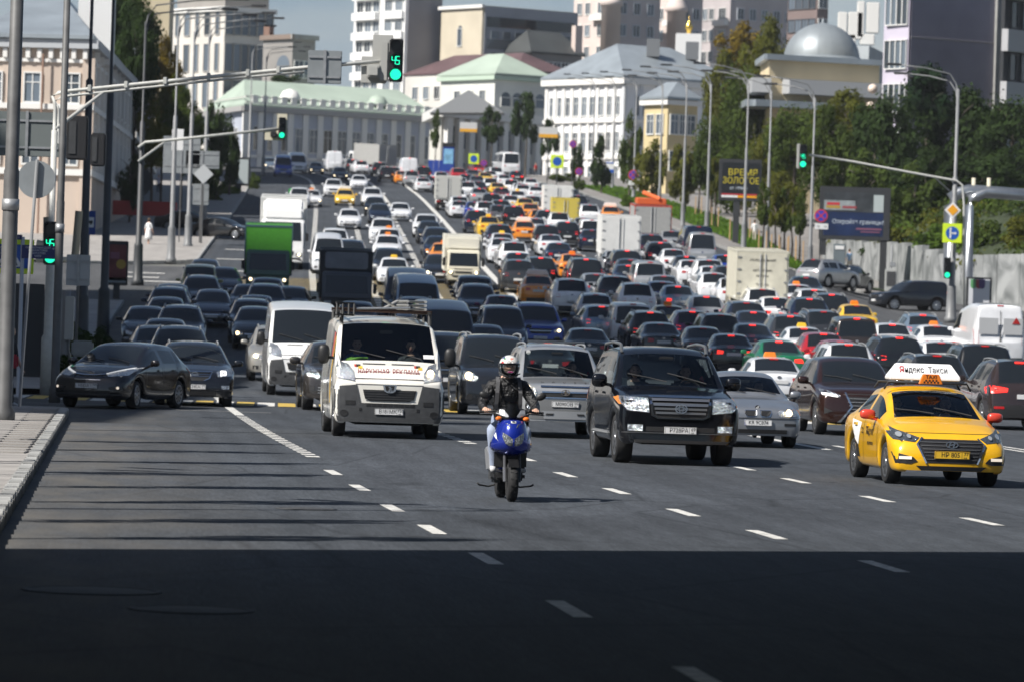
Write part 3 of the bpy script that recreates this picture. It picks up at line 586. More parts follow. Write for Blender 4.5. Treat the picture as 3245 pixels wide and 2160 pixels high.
# ------------------------------------------------------------------ vehicles: one smooth shell per kind, cut into body and glass; details laid on it
def interp(keys, y):
    for (a, va), (b, vb) in zip(keys[:-1], keys[1:]):
        if y <= b: 
            t = 0 if b == a else min(1, max(0, (y - a) / (b - a))); return va + (vb - va) * t
    return keys[-1][1]
def make_shell(P, lvl=1):
    L, W, H = P['L'], P['W'], P['H']; w = W / 2; gc = P.get('gc', .2); r = P['r']; fo = P['fo']; wbs = P['wb']
    yc, yh, yr, yd = P['yc'], P['yh'], P['yr'], P['yd']; zn, zc, zd, ze = P['zn'], P['zc'], P['zd'], P['ze']; zb = P['zb']; wr = P['wr'] * w
    zs = P.get('zs', zb - .16); Hf, Hr = P.get('Hf', H - .03), P.get('Hr', H - .04); ym = (yh + yr) / 2
    ra = r + P.get('ag', .07); ax = [fo, fo + wbs]
    top = [(0, zn), (.12, zn + .04), (yc * .6, zn + (zc - zn) * .72), (yc, zc), (yh, Hf), (ym, H), (yr, Hr), (yd, zd), (L, ze)]
    hw = P.get('hw', .80)
    edw = [(0, hw * w * .93), (.3, hw * w), (yc, hw * w), (yh, wr), (ym, wr * 1.01), (yr, wr * .97), (yd, P.get('dw', .74) * w), (L, P.get('dw', .74) * w)]
    dz = [(0, .035), (yc, .03), (yh, .05), (yr, .05), (yd, .03), (L, .03)]
    rlw = [(0, hw * w * .98), (.3, hw * w * 1.06), (yc, hw * w * 1.07), (yh, wr + .035), (yr, wr * .97 + .035), (yd, P.get('dw', .74) * w * 1.08), (L, P.get('dw', .74) * w * 1.08)]
    rlz = [(0, .07), (yc, .06), (yh, .115), (yr, .115), (yd, .06), (L, .06)]
    belt = [(0, zn - .12), (.2, zn - .10), (yc, min(zc - .09, zb)), (yc + .35, zb - .01), (yr, zb + .03), (min(yd + .01, L - .02), min(zb + .05, zd - .08)), (L, ze - .12)]
    mx = [(0, P.get('nw', .84)), (.1, P.get('nw', .84) + .09), (.3, .985), (.7, 1.0), (L - .6, 1.0), (L - .2, P.get('tw', .97)), (L - .05, P.get('tw', .97) - .03), (L, P.get('tw', .97) - .09)]
    shz = [(0, min(zn - .2, zs)), (.4, min(zn - .1, zs)), (yc, zs), (L, min(zs + .03, ze - .2))]
    ys = {0, .05, .12, .3, yc * .6, yc, yh, ym, yr, yd, L - .3, L - .12, L - .03, L}
    for a in ax: ys |= {a + ra * k for k in (-1.06, -.94, -.7, -.36, 0, .36, .7, .94, 1.06)}
    for g in P['glass']: ys |= {g[0], g[1]}
    ys = sorted(y for y in ys if 0 <= y <= L); out = []
    for y in ys:
        if not out or y - out[-1] > .022 or y in (yc, yh, yr, yd, L): 
            if out and y - out[-1] <= .022 and out[-1] not in (yc, yh, yr, yd): out[-1] = y
            else: out.append(y)
    ys = out; bm = B(); rows = []
    lean = P.get('lean', .10)
    for y in ys:
        zt = interp(top, y); e = interp(edw, y); wm = interp(mx, y) * w; zl = gc + (.03 if y < .05 or y > L - .05 else 0)
        for a in ax:
            if abs(y - a) < ra: zl = max(zl, r + math.sqrt(ra * ra - (y - a) ** 2))
        z5 = interp(shz, y); z4 = max(interp(belt, y), z5 + .03); z3 = max(zt - interp(rlz, y), z4 + .02); z2 = max(zt - interp(dz, y), z3 + .02)
        z6 = max(.5 * (z5 + gc), zl + .07); z5 = max(z5, z6 + .06); z4 = max(z4, z5 + .03); z3 = max(z3, z4 + .02); z2 = max(z2, z3 + .015)
        inb = yc + .3 < y < yd
        bw = min(wm * (.955 if inb else .97), wm); rw = min(interp(rlw, y), bw * .995); ew = min(e, rw * .985)
        pts = [(0, zt), (ew * .56, zt - .008), (ew, z2), (rw, z3), (bw, z4), (wm, z5), (wm * P.get('mw', 1.0), z6), (wm * .975, zl), (wm * .84, zl)]
        def yy(z):
            if y < .3: return y + (lean * max(0, (z - .45)) / max(.2, zn - .45) + .05 * max(0, .35 - z) / .2) * (1 - y / .3)
            if y > L - .3: return y - (P.get('rlean', .08) * max(0, (z - .5)) / max(.3, ze - .5) + .05 * max(0, .35 - z) / .2) * (1 - (L - y) / .3)
            return y
        c0 = bm.verts.new((0, yy(zt) - L/2, zt)); R = [c0] + [bm.verts.new((x, yy(z) - L/2, z)) for x, z in pts[1:]]; Lf = [c0] + [bm.verts.new((-x, yy(z) - L/2, z)) for x, z in pts[1:]]
        rows.append((y, R, Lf))
    PT, WS, RW, S = 0, 1, 2, 3
    for (ya, Ra, La), (yb, Rb, Lb) in zip(rows[:-1], rows[1:]):
        for k in range(8):
            mi = PT; m = (ya + yb) / 2
            if k < 2:
                if yc < m < yh: mi = WS
                elif yr < m < yd and P.get('rg', True): mi = RW
            elif k == 3:
                for gi, g in enumerate(P['glass']):
                    if g[0] < m < g[1]: mi = S + 2 * gi
            for (A, Bq, fl, o) in ((Ra, Rb, 0, 0), (La, Lb, 1, 1)):
                q = (A[k], A[k+1], Bq[k+1], Bq[k])
                f = bm.faces.new(q if not fl else q[::-1]); f.material_index = mi + (o if mi >= S else 0)
    def cap(row, sgn):
        y, R, Lf = row; bul = P.get('bul', .07); prev = [Lf[2], Lf[1], R[0], R[1], R[2]]
        for k in range(3, 8):
            x = R[k].co.x; yb = R[k].co.y; z = R[k].co.z; mid = []
            for t in (-.55, 0, .55): mid.append(bm.verts.new((x * t, yb + sgn * bul * (1 - t * t), z)))
            cur = [Lf[k]] + mid + [R[k]]
            for i in range(4): bm.faces.new((prev[i], prev[i+1], cur[i+1], cur[i]))
            prev = cur
    cap(rows[0], -1); cap(rows[-1], 1)
    bmesh.ops.recalc_face_normals(bm, faces=bm.faces)
    me = bpy.data.meshes.new('shell'); bm.to_mesh(me); bm.free()
    nm = 3 + 2 * len(P['glass'])
    for _ in range(nm): me.materials.append(PAINT)
    o = bpy.data.objects.new('shell', me); COL.objects.link(o); md = o.modifiers.new('s', 'SUBSURF'); md.levels = lvl; md.render_levels = lvl
    dg = bpy.context.evaluated_depsgraph_get(); m2 = bpy.data.meshes.new_from_object(o.evaluated_get(dg)); bpy.data.objects.remove(o); bpy.data.meshes.remove(me)
    bm = bmesh.new(); bm.from_mesh(m2); bvh = BVHTree.FromBMesh(bm)
    return dict(P=P, bm=bm, bvh=bvh, mesh=m2, nm=nm)
def shell_parts(S, root, glass, keep_bm=False):
    names = ['body', 'windshield', 'rear_window'] + ['side_window'] * (S['nm'] - 3)
    for i in range(S['nm']):
        b2 = S['bm'].copy(); dl = [f for f in b2.faces if f.material_index != i]
        if len(dl) == len(b2.faces): b2.free(); continue
        bmesh.ops.delete(b2, geom=dl, context='FACES')
        for f in b2.faces: f.material_index = 0
        obj(names[i], b2, PAINT if i == 0 else glass, root, True)
def decal(S, name, poly, mat, root, face='f', off=.008, cell=.08, skirt=.03, bulge=0.0, smooth=True):
    """a piece that follows the shell: poly is (x, z) seen from front or rear, (y, z) from a side"""
    bm = B(); bm.faces.new([bm.verts.new((a, b, 0)) for a, b in poly])
    for ax, lo, hi in ((0, min(p[0] for p in poly), max(p[0] for p in poly)), (1, min(p[1] for p in poly), max(p[1] for p in poly))):
        n = max(1, int((hi - lo) / cell))
        for i in range(1, n):
            v = lo + (hi - lo) * i / n; nn = (1, 0, 0) if ax == 0 else (0, 1, 0)
            bmesh.ops.bisect_plane(bm, geom=bm.verts[:] + bm.edges[:] + bm.faces[:], plane_co=Vector((v if ax == 0 else 0, v if ax else 0, 0)), plane_no=nn)
    D = {'f': (0, 1, 0), 'r': (0, -1, 0), 'R': (-1, 0, 0), 'L': (1, 0, 0), 't': (0, 0, -1)}[face]; D = Vector(D); cx = sum(p[0] for p in poly) / len(poly); cy = sum(p[1] for p in poly) / len(poly)
    ext = max(abs(p[0] - cx) for p in poly)
    for v in bm.verts:
        a, b = v.co.x, v.co.y
        o = Vector((a, -9 if face == 'f' else 9, b)) if face in 'fr' else Vector((9 if face == 'R' else -9, a, b)) if face in 'RL' else Vector((a, b, 9))
        hit, nr, _, dist = S['bvh'].ray_cast(o, D, 12)
        if hit is None or dist > 9.6 and face in 'fr':
            hit, nr, _, _ = S['bvh'].find_nearest(o + D * (9 - S['P']['L']/2 if face in 'fr' else 9 - S['P']['W']/2 if face in 'RL' else 8))
        if nr.dot(D) > 0: nr = -nr
        k = off + bulge * max(0, 1 - ((a - cx) / ext) ** 2)
        v.co = hit + nr * k
    if skirt:
        be = [e for e in bm.edges if e.is_boundary]; r = bmesh.ops.extrude_edge_only(bm, edges=be)
        for v in [g for g in r['geom'] if isinstance(g, bmesh.types.BMVert)]: v.co += D * (skirt + bulge)
    bmesh.ops.recalc_face_normals(bm, faces=bm.faces)
    up = [f for f in bm.faces]
    return obj(name, bm, mat, root, False)
def mir(p): return [(-a, b) for a, b in p][::-1]
def both(S, name, poly, mat, root, face='f', **k): return [decal(S, name, poly, mat, root, face, **k), decal(S, name, mir(poly), mat, root, face, **k)]
def rect(x0, x1, z0, z1): return [(x0, z0), (x1, z0), (x1, z1), (x0, z1)]
def oval(cx, cz, rx, rz, n=16): return [(cx + rx * math.cos(2*math.pi*i/n), cz + rz * math.sin(2*math.pi*i/n)) for i in range(n)]
_tm = {}
def tyre_mesh(r, w, n, spokes, style):
    k = (r, w, n, spokes, style)
    if k in _tm: return _tm[k]
    bm = B(); ri = r * .70
    lathe(bm, [(ri, -w/2 + .02), (r - .03, -w/2), (r, -w/2 + .03), (r, w/2 - .03), (r - .03, w/2), (ri, w/2 - .02)], n, axis='X')
    ty = bpy.data.meshes.new('tyre'); bm.to_mesh(ty); bm.free(); ty.materials.append(RUBBER)
    bm = B(); lathe(bm, [(ri + .005, -w/2 + .05), (ri + .005, w/2 - .012), (ri - .025, w/2 - .012), (ri - .04, w/2 - .05), (.01, w/2 - .055)], n, axis='X')
    for f in bm.faces: f.material_index = 1 if f.calc_center_median().x < w/2 - .045 and f.calc_center_median().yz.length < ri - .02 else 0
    for i in range(spokes):
        a = 2*math.pi*i/spokes; m = Matrix.Rotation(a, 4, 'X'); ww = .045 if style == 0 else .085
        for dd in ((0,) if style == 0 else (0,)):
            vs = box(bm, (w/2 - .03, 0, ri * .52), (.03, ww, ri * .92), 0)
            bmesh.ops.transform(bm, matrix=m, verts=vs)
    lathe(bm, [(.075, w/2 - .05), (.075, w/2 - .01), (.05, w/2)], 12, axis='X')
    rm = bpy.data.meshes.new('rim'); bm.to_mesh(rm); bm.free(); rm.materials.append(ALLOY); rm.materials.append(BLACK)
    _tm[k] = (ty, rm); return ty, rm
def wheels(root, P, n=20, spokes=10, style=0, w=.215, rimmat=None, steer=0):
    ty, rm = tyre_mesh(P['r'], w, n, spokes, style); L, tr = P['L'], P['W'] / 2 - w / 2 - .035
    for y in (P['fo'], P['fo'] + P['wb']):
        for s in (1, -1):
            o = bpy.data.objects.new('wheel', ty); link(o, root); o.location = (s * tr, y - L/2, P['r']); o.rotation_euler = (0, 0, (0 if s > 0 else math.pi) + (steer if y == P['fo'] else 0))
            k = bpy.data.objects.new('rim', rm); link(k, o)
    bm = B(); box(bm, (0, 0, .42 if P['r'] < .36 else .5), (P['W'] * .80 - .42, L - .5, .36)); box(bm, (0, 0, .62), (P['W'] * .86, P['wb'] - 2 * P['r'] - .2, .3)); obj('underbody', bm, UNDER, root)
def mirrors(root, P, mat=None, sz=(.22, .12, .15), y=None, out=.10, z=None):
    L, w = P['L'], P['W'] / 2; y = (P['yc'] + .45 if y is None else y) - L/2; z = P['zb'] + .05 if z is None else z
    for s in (1, -1):
        bm = B(); bmesh.ops.create_uvsphere(bm, u_segments=12, v_segments=8, radius=.5)
        for v in bm.verts:
            q = v.co; q.x = math.copysign(abs(q.x * 2) ** .7 / 2, q.x); q.z = math.copysign(abs(q.z * 2) ** .7 / 2, q.z); q.y = min(q.y, .28)
            v.co = Vector((q.x * sz[0], q.y * sz[1], q.z * sz[2])) + Vector((s * (w + out), y, z))
        for f in bm.faces: f.smooth = True
        tube(bm, [(s * (w - .06), y + .03, z - .07), (s * (w + out - .03), y, z - .05)], .03, 6)
        obj('side_mirror', bm, mat or PAINT, root)
def plate(S, root, txt=None, face='f', z=.5, w=.52, h=.112, col=None, region='', ink=None):
    bm = B(); hit = S['bvh'].ray_cast(Vector((0, -9 if face == 'f' else 9, z)), Vector((0, 1 if face == 'f' else -1, 0)))[0]; s = -1 if face == 'f' else 1
    y = hit.y + s * .022; box(bm, (0, y, z), (w, .02, h), 0, bev=.004); o = obj('licence_plate', bm, col or PLATE, root)
    if txt:
        rz = 0 if face == 'f' else math.pi
        text(txt, h * .86, ink or INK, o, (-.055 * w * -s * 1.0 if region else 0, y + s * .0115, z), (math.pi/2, 0, rz), 'plate_number', .001, .92)
        if region: text(region, h * .62, ink or INK, o, (w * .39 * -s, y + s * .0115, z + h * .14), (math.pi/2, 0, rz), 'plate_number', .001); text('RUS', h * .24, ink or INK, o, (w * .37 * -s, y + s * .0115, z - h * .32), (math.pi/2, 0, rz), 'plate_number', .001)
        bm = B()
        for c_, sz in (((0, y + s*.0112, z + h*.46), (w*.97, .002, h*.03)), ((0, y + s*.0112, z - h*.46), (w*.97, .002, h*.03)), ((w*.48, y + s*.0112, z), (w*.008, .002, h*.9)), ((-w*.48, y + s*.0112, z), (w*.008, .002, h*.9)), ((w*.27*-s, y + s*.0112, z), (w*.008, .002, h*.88))): box(bm, c_, sz)
        obj('plate_border', bm, ink or INK, o)
    return o
def emblem(S, root, poly_list, mat, z, x=0, face='f', off=.03, t=.015):
    """a raised badge: polygons in the x, z plane round the given point"""
    hit = S['bvh'].ray_cast(Vector((x, -9 if face == 'f' else 9, z)), Vector((0, 1 if face == 'f' else -1, 0)))[0]; bm = B(); s = -1 if face == 'f' else 1
    for p in poly_list: prism(bm, [(x + a, z + b) for a, b in p], hit.y + s * off, hit.y + s * (off - t))
    return obj('badge', bm, mat, root)
def ring(rx, rz, t, n=18):
    out = []
    for i in range(n):
        a, b = 2*math.pi*i/n, 2*math.pi*(i+1)/n
        out.append([(rx*math.cos(a), rz*math.sin(a)), (rx*math.cos(b), rz*math.sin(b)), ((rx-t)*math.cos(b), (rz-t)*math.sin(b)), ((rx-t)*math.cos(a), (rz-t)*math.sin(a))])
    return out
def bar2(x0, z0, x1, z1, t):
    d = Vector((x1 - x0, z1 - z0)).normalized(); n = Vector((-d.y, d.x)) * t / 2; return [(x0 + n.x, z0 + n.y), (x1 + n.x, z1 + n.y), (x1 - n.x, z1 - n.y), (x0 - n.x, z0 - n.y)]
def bulb(S, root, lamps, x, z, r=.05, mat=None, face='f', off=.03):
    for lam, xx in zip(lamps, (x, -x)):
        decal(S, 'bulb', oval(xx, z, r, r, 12), mat or LAMP, lam, face, off=off, cell=.2, skirt=.01)
def headlight(S, root, poly, lamps=None, lens=True):
    hs = both(S, 'headlight', poly, REFL, root, off=.006, cell=.06)
    return hs
def handles(S, root, P, ys):
    for y in ys:
        for f, s in (('R', 1), ('L', -1)): decal(S, 'door_handle', rect(y - P['L']/2 - .09, y - P['L']/2 + .09, P['zb'] - .14, P['zb'] - .105), PAINT, root, f, off=.03, cell=.2, skirt=.03)
def doorlines(S, root, P, ys):
    L = P['L']; bm = B()
    for y in ys:
        for f in 'RL':
            o = decal(S, 'door_gap', rect(y - L/2 - .007, y - L/2 + .007, P.get('gc', .2) + .1, P['zb'] - .02), BLACK, root, f, off=.003, cell=.09, skirt=0)
def wipers(S, root, P):
    yc, L = P['yc'], P['L']
    for x0, x1 in ((-.05, -.62), (.55, -.02)):
        p = []
        for t in (0, .5, 1):
            x = (x0 + (x1 - x0) * t) * P['W'] / 1.8; y = yc + .05 + .16 * t - L/2
            h = S['bvh'].ray_cast(Vector((x, y, 9)), Vector((0, 0, -1)))[0]; p.append(h + Vector((0, -.01, .02)))
        bm = B(); tube(bm, p, .010, 5); obj('wiper', bm, RUBBER, root)
def rails(S, root, P, mat=STEEL, r=.02, h=.05, y0=None, y1=None, xk=.93):
    L = P['L']; y0 = P['yh'] + .15 if y0 is None else y0; y1 = P['yr'] - .1 if y1 is None else y1; x = P['wr'] * P['W'] / 2 * xk
    for s in (1, -1):
        zz = lambda y: S['bvh'].ray_cast(Vector((s * x, y - L/2, 9)), Vector((0, 0, -1)))[0].z
        bm = B(); tube(bm, [(s*x, y0 - L/2, zz(y0)), (s*x, y0 + .12 - L/2, zz(y0 + .12) + h)] + [(s*x, y - L/2, zz(y) + h) for y in rng(y0 + .3, y1 - .3, .4)] + [(s*x, y1 - .12 - L/2, zz(y1 - .12) + h), (s*x, y1 - L/2, zz(y1))], r, 6)
        obj('roof_rail', bm, mat, root)
# parameters per kind of body
K = {}
K['sedan'] = dict(L=4.5, W=1.76, H=1.46, r=.315, fo=.86, wb=2.62, yc=1.22, yh=2.0, yr=3.15, yd=3.86, zn=.70, zc=.98, zd=1.06, ze=1.0, zb=.95, wr=.66, glass=[(1.3, 2.42), (2.5, 3.32)])
K['coupe'] = dict(K['sedan'], H=1.43, yr=3.0, yd=3.95, zd=1.08, ze=1.02, L=4.65)
K['hatch'] = dict(L=4.25, W=1.77, H=1.49, r=.31, fo=.84, wb=2.6, yc=1.1, yh=1.88, yr=3.5, yd=4.08, zn=.72, zc=1.0, zd=1.02, ze=.92, zb=.97, wr=.67, glass=[(1.2, 2.3), (2.38, 3.2), (3.26, 3.55)], rlean=.05)
K['suv'] = dict(L=4.6, W=1.86, H=1.68, r=.355, fo=.9, wb=2.68, gc=.26, yc=1.2, yh=1.92, yr=3.95, yd=4.45, zn=.90, zc=1.13, zd=1.13, ze=1.02, zb=1.10, wr=.68, glass=[(1.3, 2.42), (2.5, 3.35), (3.42, 3.95)], rlean=.05)
K['bigsuv'] = dict(L=4.95, W=1.95, H=1.88, r=.39, fo=.9, wb=2.85, gc=.32, yc=1.3, yh=2.0, yr=4.45, yd=4.85, zn=1.02, zc=1.22, zd=1.2, ze=1.08, zb=1.19, wr=.72, glass=[(1.4, 2.6), (2.68, 3.6), (3.68, 4.4)], rlean=.04, hw=.86)
K['wagon'] = dict(K['sedan'], L=4.7, H=1.48, yr=4.0, yd=4.55, zd=1.05, ze=.95, glass=[(1.3, 2.42), (2.5, 3.3), (3.36, 4.0)], rlean=.05)
K['minivan'] = dict(L=4.4, W=1.80, H=1.84, r=.32, fo=.88, wb=2.7, gc=.22, yc=.98, yh=1.72, yr=4.12, yd=4.34, zn=.82, zc=1.1, zd=1.12, ze=1.0, zb=1.07, wr=.76, glass=[(1.1, 2.25), (2.33, 3.2), (3.28, 4.05)], rlean=.03, hw=.84, dw=.8)
K['van'] = dict(L=5.4, W=2.02, H=2.45, r=.345, fo=.95, wb=3.4, gc=.24, yc=.72, yh=1.5, yr=5.2, yd=5.38, zn=.98, zc=1.34, zd=1.3, ze=1.1, zb=1.28, wr=.80, Hf=2.15, Hr=2.43, glass=[(.85, 1.95)], rg=False, rlean=.02, hw=.88, dw=.84, nw=.88)
K['microbus'] = dict(L=5.1, W=1.85, H=2.22, r=.33, fo=.85, wb=3.1, gc=.24, yc=.5, yh=1.2, yr=4.8, yd=5.08, zn=.95, zc=1.22, zd=1.25, ze=1.1, zb=1.18, wr=.74, Hf=1.98, Hr=2.2, glass=[(.65, 1.7), (1.8, 3.2), (3.3, 4.7)], rlean=.02, hw=.88, dw=.84, nw=.88)
def proto(kind, lod=1):
    """an everyday car of one kind, with front and rear"""
    P = K[kind]; S = make_shell(P, 1); root = empty(kind); L, w = P['L'], P['W'] / 2; zn, ze, zb, gc = P['zn'], P['ze'], P['zb'], P.get('gc', .2)
    shell_parts(S, root, GLASS); tall = P['H'] > 1.6
    hz = zn - .06
    hl = both(S, 'headlight', [(w*.93, hz + .02), (w*.52, hz - .06), (w*.56, hz - .16), (w*.90, hz - .14)], REFL, root, cell=.12)
    bulb(S, root, hl, w * .74, hz - .08, .06)
    decal(S, 'grille', [(-w*.46, hz - .02), (w*.46, hz - .02), (w*.38, hz - .22), (-w*.38, hz - .22)], BLACK, root, cell=.15)
    decal(S, 'grille_bar', rect(-w*.44, w*.44, hz - .115, hz - .095), CHROME, root, off=.02, cell=.2)
    decal(S, 'lower_intake', [(-w*.6, gc + .22), (w*.6, gc + .22), (w*.5, gc + .07), (-w*.5, gc + .07)], BLACK, root, cell=.2)
    both(S, 'fog_lamp', rect(w*.66, w*.84, gc + .11, gc + .22), BLACK, root, cell=.2)
    if kind in ('sedan', 'coupe'): tl = [(w*.92, ze - .08), (w*.42, ze - .12), (w*.44, ze - .23), (w*.90, ze - .25)]
    elif kind in ('minivan', 'bigsuv', 'microbus', 'van'): tl = [(w*.93, zb + .18), (w*.81, zb + .18), (w*.80, zb - .35), (w*.95, zb - .35)]
    elif kind == 'suv': tl = [(w*.93, ze + .02), (w*.56, ze - .02), (w*.56, ze - .14), (w*.93, ze - .18)]
    else: tl = [(w*.93, ze + .03), (w*.58, ze - .02), (w*.60, ze - .14), (w*.93, ze - .17)]
    both(S, 'tail_light', tl, TAIL, root, 'r', cell=.15)
    if kind in ('van', 'microbus', 'minivan') and not P.get('x'): decal(S, 'door_seam', rect(-.012, .012, gc + .2, P['H'] - .25), DGREY, root, 'r', off=.004, cell=.3, skirt=0) if kind == 'van' else None
    zt = P['H'] - .07 if tall or kind in ('hatch', 'wagon') else (P['zd'] + P['H']) / 2 + .12
    decal(S, 'brake_lamp', rect(-.12, .12, zt - .018, zt + .018), TAIL, root, 'r', off=.02, cell=.2)
    pz = ze - .24 if kind in ('sedan', 'coupe', 'hatch', 'wagon') else ze - .32
    plate(S, root, None, 'r', pz); plate(S, root, None, 'f', gc + .27)
    decal(S, 'rear_bumper', [(-w*.86, gc + .22), (w*.86, gc + .22), (w*.80, gc + .03), (-w*.80, gc + .03)], DGREY, root, 'r', cell=.2)
    emblem(S, root, [oval(0, 0, .06, .045, 10)], CHROME, ze - .1 if not tall else ze - .03, face='r', off=.02)
    wheels(root, P, 16, 8, 1); mirrors(root, P)
    if kind in ('suv', 'bigsuv', 'wagon'): rails(S, root, P)
    return root
def joined(root):
    """the same car as ONE mesh, for cars a few pixels across"""
    bm = B(); mats = []; inv = root.matrix_world.inverted()
    def walk(o, mtx):
        for c in o.children:
            m = mtx @ c.matrix_basis
            me = c.data; t = me.copy(); t.transform(m); off = []
            for mm in me.materials:
                if mm not in mats: mats.append(mm)
                off.append(mats.index(mm))
            n0 = len(bm.faces); bm.from_mesh(t); bm.faces.ensure_lookup_table()
            for f in bm.faces[n0:]: f.material_index = off[f.material_index]
            bpy.data.meshes.remove(t); walk(c, m)
    walk(root, Matrix.Identity(4)); me = bpy.data.meshes.new(root.name); bm.to_mesh(me); bm.free()
    for m in mats: me.materials.append(m)
    return me
def recolour(root, paintm, lampm, tailm):
    mp = {PAINT: paintm, LAMP: lampm, TAIL: tailm}
    def go(o):
        for s in o.material_slots:
            m = s.material
            if m in mp: s.link = 'OBJECT'; s.material = mp[m]
        for c in o.children: go(c)
    go(root)
def place(o, P, Lc, away=False, yaw=0.0, front=True):
    """P is the ground point under the bumper nearest the camera"""
    k = dC(P.y); d = Vector((k, 1, 0)).normalized(); sl = math.atan((G(P.x + d.x*Lc, P.y + d.y*Lc) - G(P.x, P.y)) / Lc); a = -math.atan(k) + yaw
    ax = Vector((-math.sin(a), math.cos(a), 0)); ctr = Vector(P) + ax * Lc / 2
    f, r_ = Vector(P), Vector(P) + ax * Lc; zz = (G(f.x, f.y) + G(r_.x, r_.y)) / 2
    o.location = (ctr.x, ctr.y, zz); o.rotation_mode = 'XYZ'; o.rotation_euler = (-sl if away else sl, 0, a + (math.pi if away else 0))
# ------------------------------------------------------------------ people: one continuous skinned body each
LIP = M('lips', (.42, .14, .12), .5); EYE = M('eye', (.03, .025, .02), .2)
def cloth(name, c): return M('cloth ' + name, c, .85, noise=.12, nscale=14)
def figure(name, J, E, seg, mats, head=None, hair=None, lvl=2, parent=None, fingers=()):
    """J: joint -> (position, radius); E: bones; seg: bone -> material slot; fingers: chains of (points, radius)"""
    ks = list(J); me = bpy.data.meshes.new(name); me.from_pydata([J[k][0] for k in ks], [(ks.index(a), ks.index(b)) for a, b in E], [])
    o = bpy.data.objects.new(name, me); COL.objects.link(o); md = o.modifiers.new('k', 'SKIN'); md.use_smooth_shade = True
    for i, k in enumerate(ks):
        sv = me.skin_vertices[0].data[i]; r = J[k][1]; sv.radius = r if isinstance(r, tuple) else (r, r); sv.use_root = (i == 0)
    m2 = o.modifiers.new('s', 'SUBSURF'); m2.levels = lvl; m2.render_levels = lvl
    ev = bpy.data.meshes.new_from_object(o.evaluated_get(bpy.context.evaluated_depsgraph_get())); bpy.data.objects.remove(o); bpy.data.meshes.remove(me)
    bm = B(); bm.from_mesh(ev); bpy.data.meshes.remove(ev)
    segs = [(Vector(J[a][0]), Vector(J[b][0]), seg[i] if isinstance(seg, (list, tuple)) else seg) for i, (a, b) in enumerate(E)]
    for f in bm.faces:
        c = f.calc_center_median(); best = (9e9, 0)
        for a, b, mi in segs:
            t = max(0, min(1, (c - a).dot(b - a) / max(1e-9, (b - a).length_squared))); d = (a + (b - a) * t - c).length
            if d < best[0]: best = (d, mi)
        f.material_index = best[1]
    for pts, r in fingers: tube(bm, pts, [r, r * .95, r * .9, r * .6][:len(pts)], 6, 0)
    if head: add_head(bm, *head)
    bmesh.ops.recalc_face_normals(bm, faces=bm.faces)
    ob = obj(name, bm, mats, parent, True)
    if hair: add_hair(ob, head, *hair)
    return ob
def hm(pos, yaw, sc): return Matrix.Translation(Vector(pos)) @ Matrix.Rotation(yaw, 4, 'Z') @ Matrix.Scale(sc, 4)
def add_head(bm, pos, yaw=0, sc=1.0):
    m = hm(pos, yaw, sc); r = bmesh.ops.create_uvsphere(bm, u_segments=24, v_segments=18, radius=1); n0 = r['verts']
    for v in n0:
        x, y, z = v.co; k = 1 - .30 * max(0, -z) ** 1.5
        y2 = y * .098; x2 = x * .077 * k; z2 = z * .118
        if y < 0: y2 *= (.93 + .12 * max(0, -z)) 
        if abs(x) < .16 and y < -.5 and -.32 < z < .12: y2 -= .022 * (1 - abs(x) / .16) * (1 - (z + .32) / .5)      # nose
        if .25 < abs(x) < .55 and y < -.4 and .0 < z < .22: y2 += .009                                              # eye sockets
        v.co = m @ Vector((x2, y2, z2))
    for f in set(f for v in n0 for f in v.link_faces): f.material_index = 0; f.smooth = True
    def ell(c, s, mi):
        q = bmesh.ops.create_uvsphere(bm, u_segments=10, v_segments=6, radius=1, matrix=m @ Matrix.Translation(c) @ Matrix.Diagonal((*s, 1)))['verts']
        for f in set(f for v in q for f in v.link_faces): f.material_index = mi
    for s in (-1, 1): ell((s*.031, -.079, .013), (.013, .008, .008), 3); ell((s*.079, .005, 0), (.012, .02, .03), 0)
    ell((0, -.088, -.055), (.024, .006, .008), 2)
def add_hair(ob, head, mat, ln=0.0):
    bm = B(); m = hm(*head); q = bmesh.ops.create_uvsphere(bm, u_segments=20, v_segments=14, radius=1)['verts']
    bmesh.ops.delete(bm, geom=[v for v in bm.verts if (v.co.y < -.25 and v.co.z < .52) or v.co.z < (-.35 - ln)], context='VERTS')
    for v in bm.verts: v.co = m @ Vector((v.co.x * .086, v.co.y * .108 + .004, v.co.z * .126 + .004 - (max(0, -v.co.z) * ln * .12)))
    obj('hair', bm, mat, ob, True)
HAIRD = M('dark hair', (.02, .014, .01), .7); HAIRB = M('brown hair', (.07, .04, .02), .7)
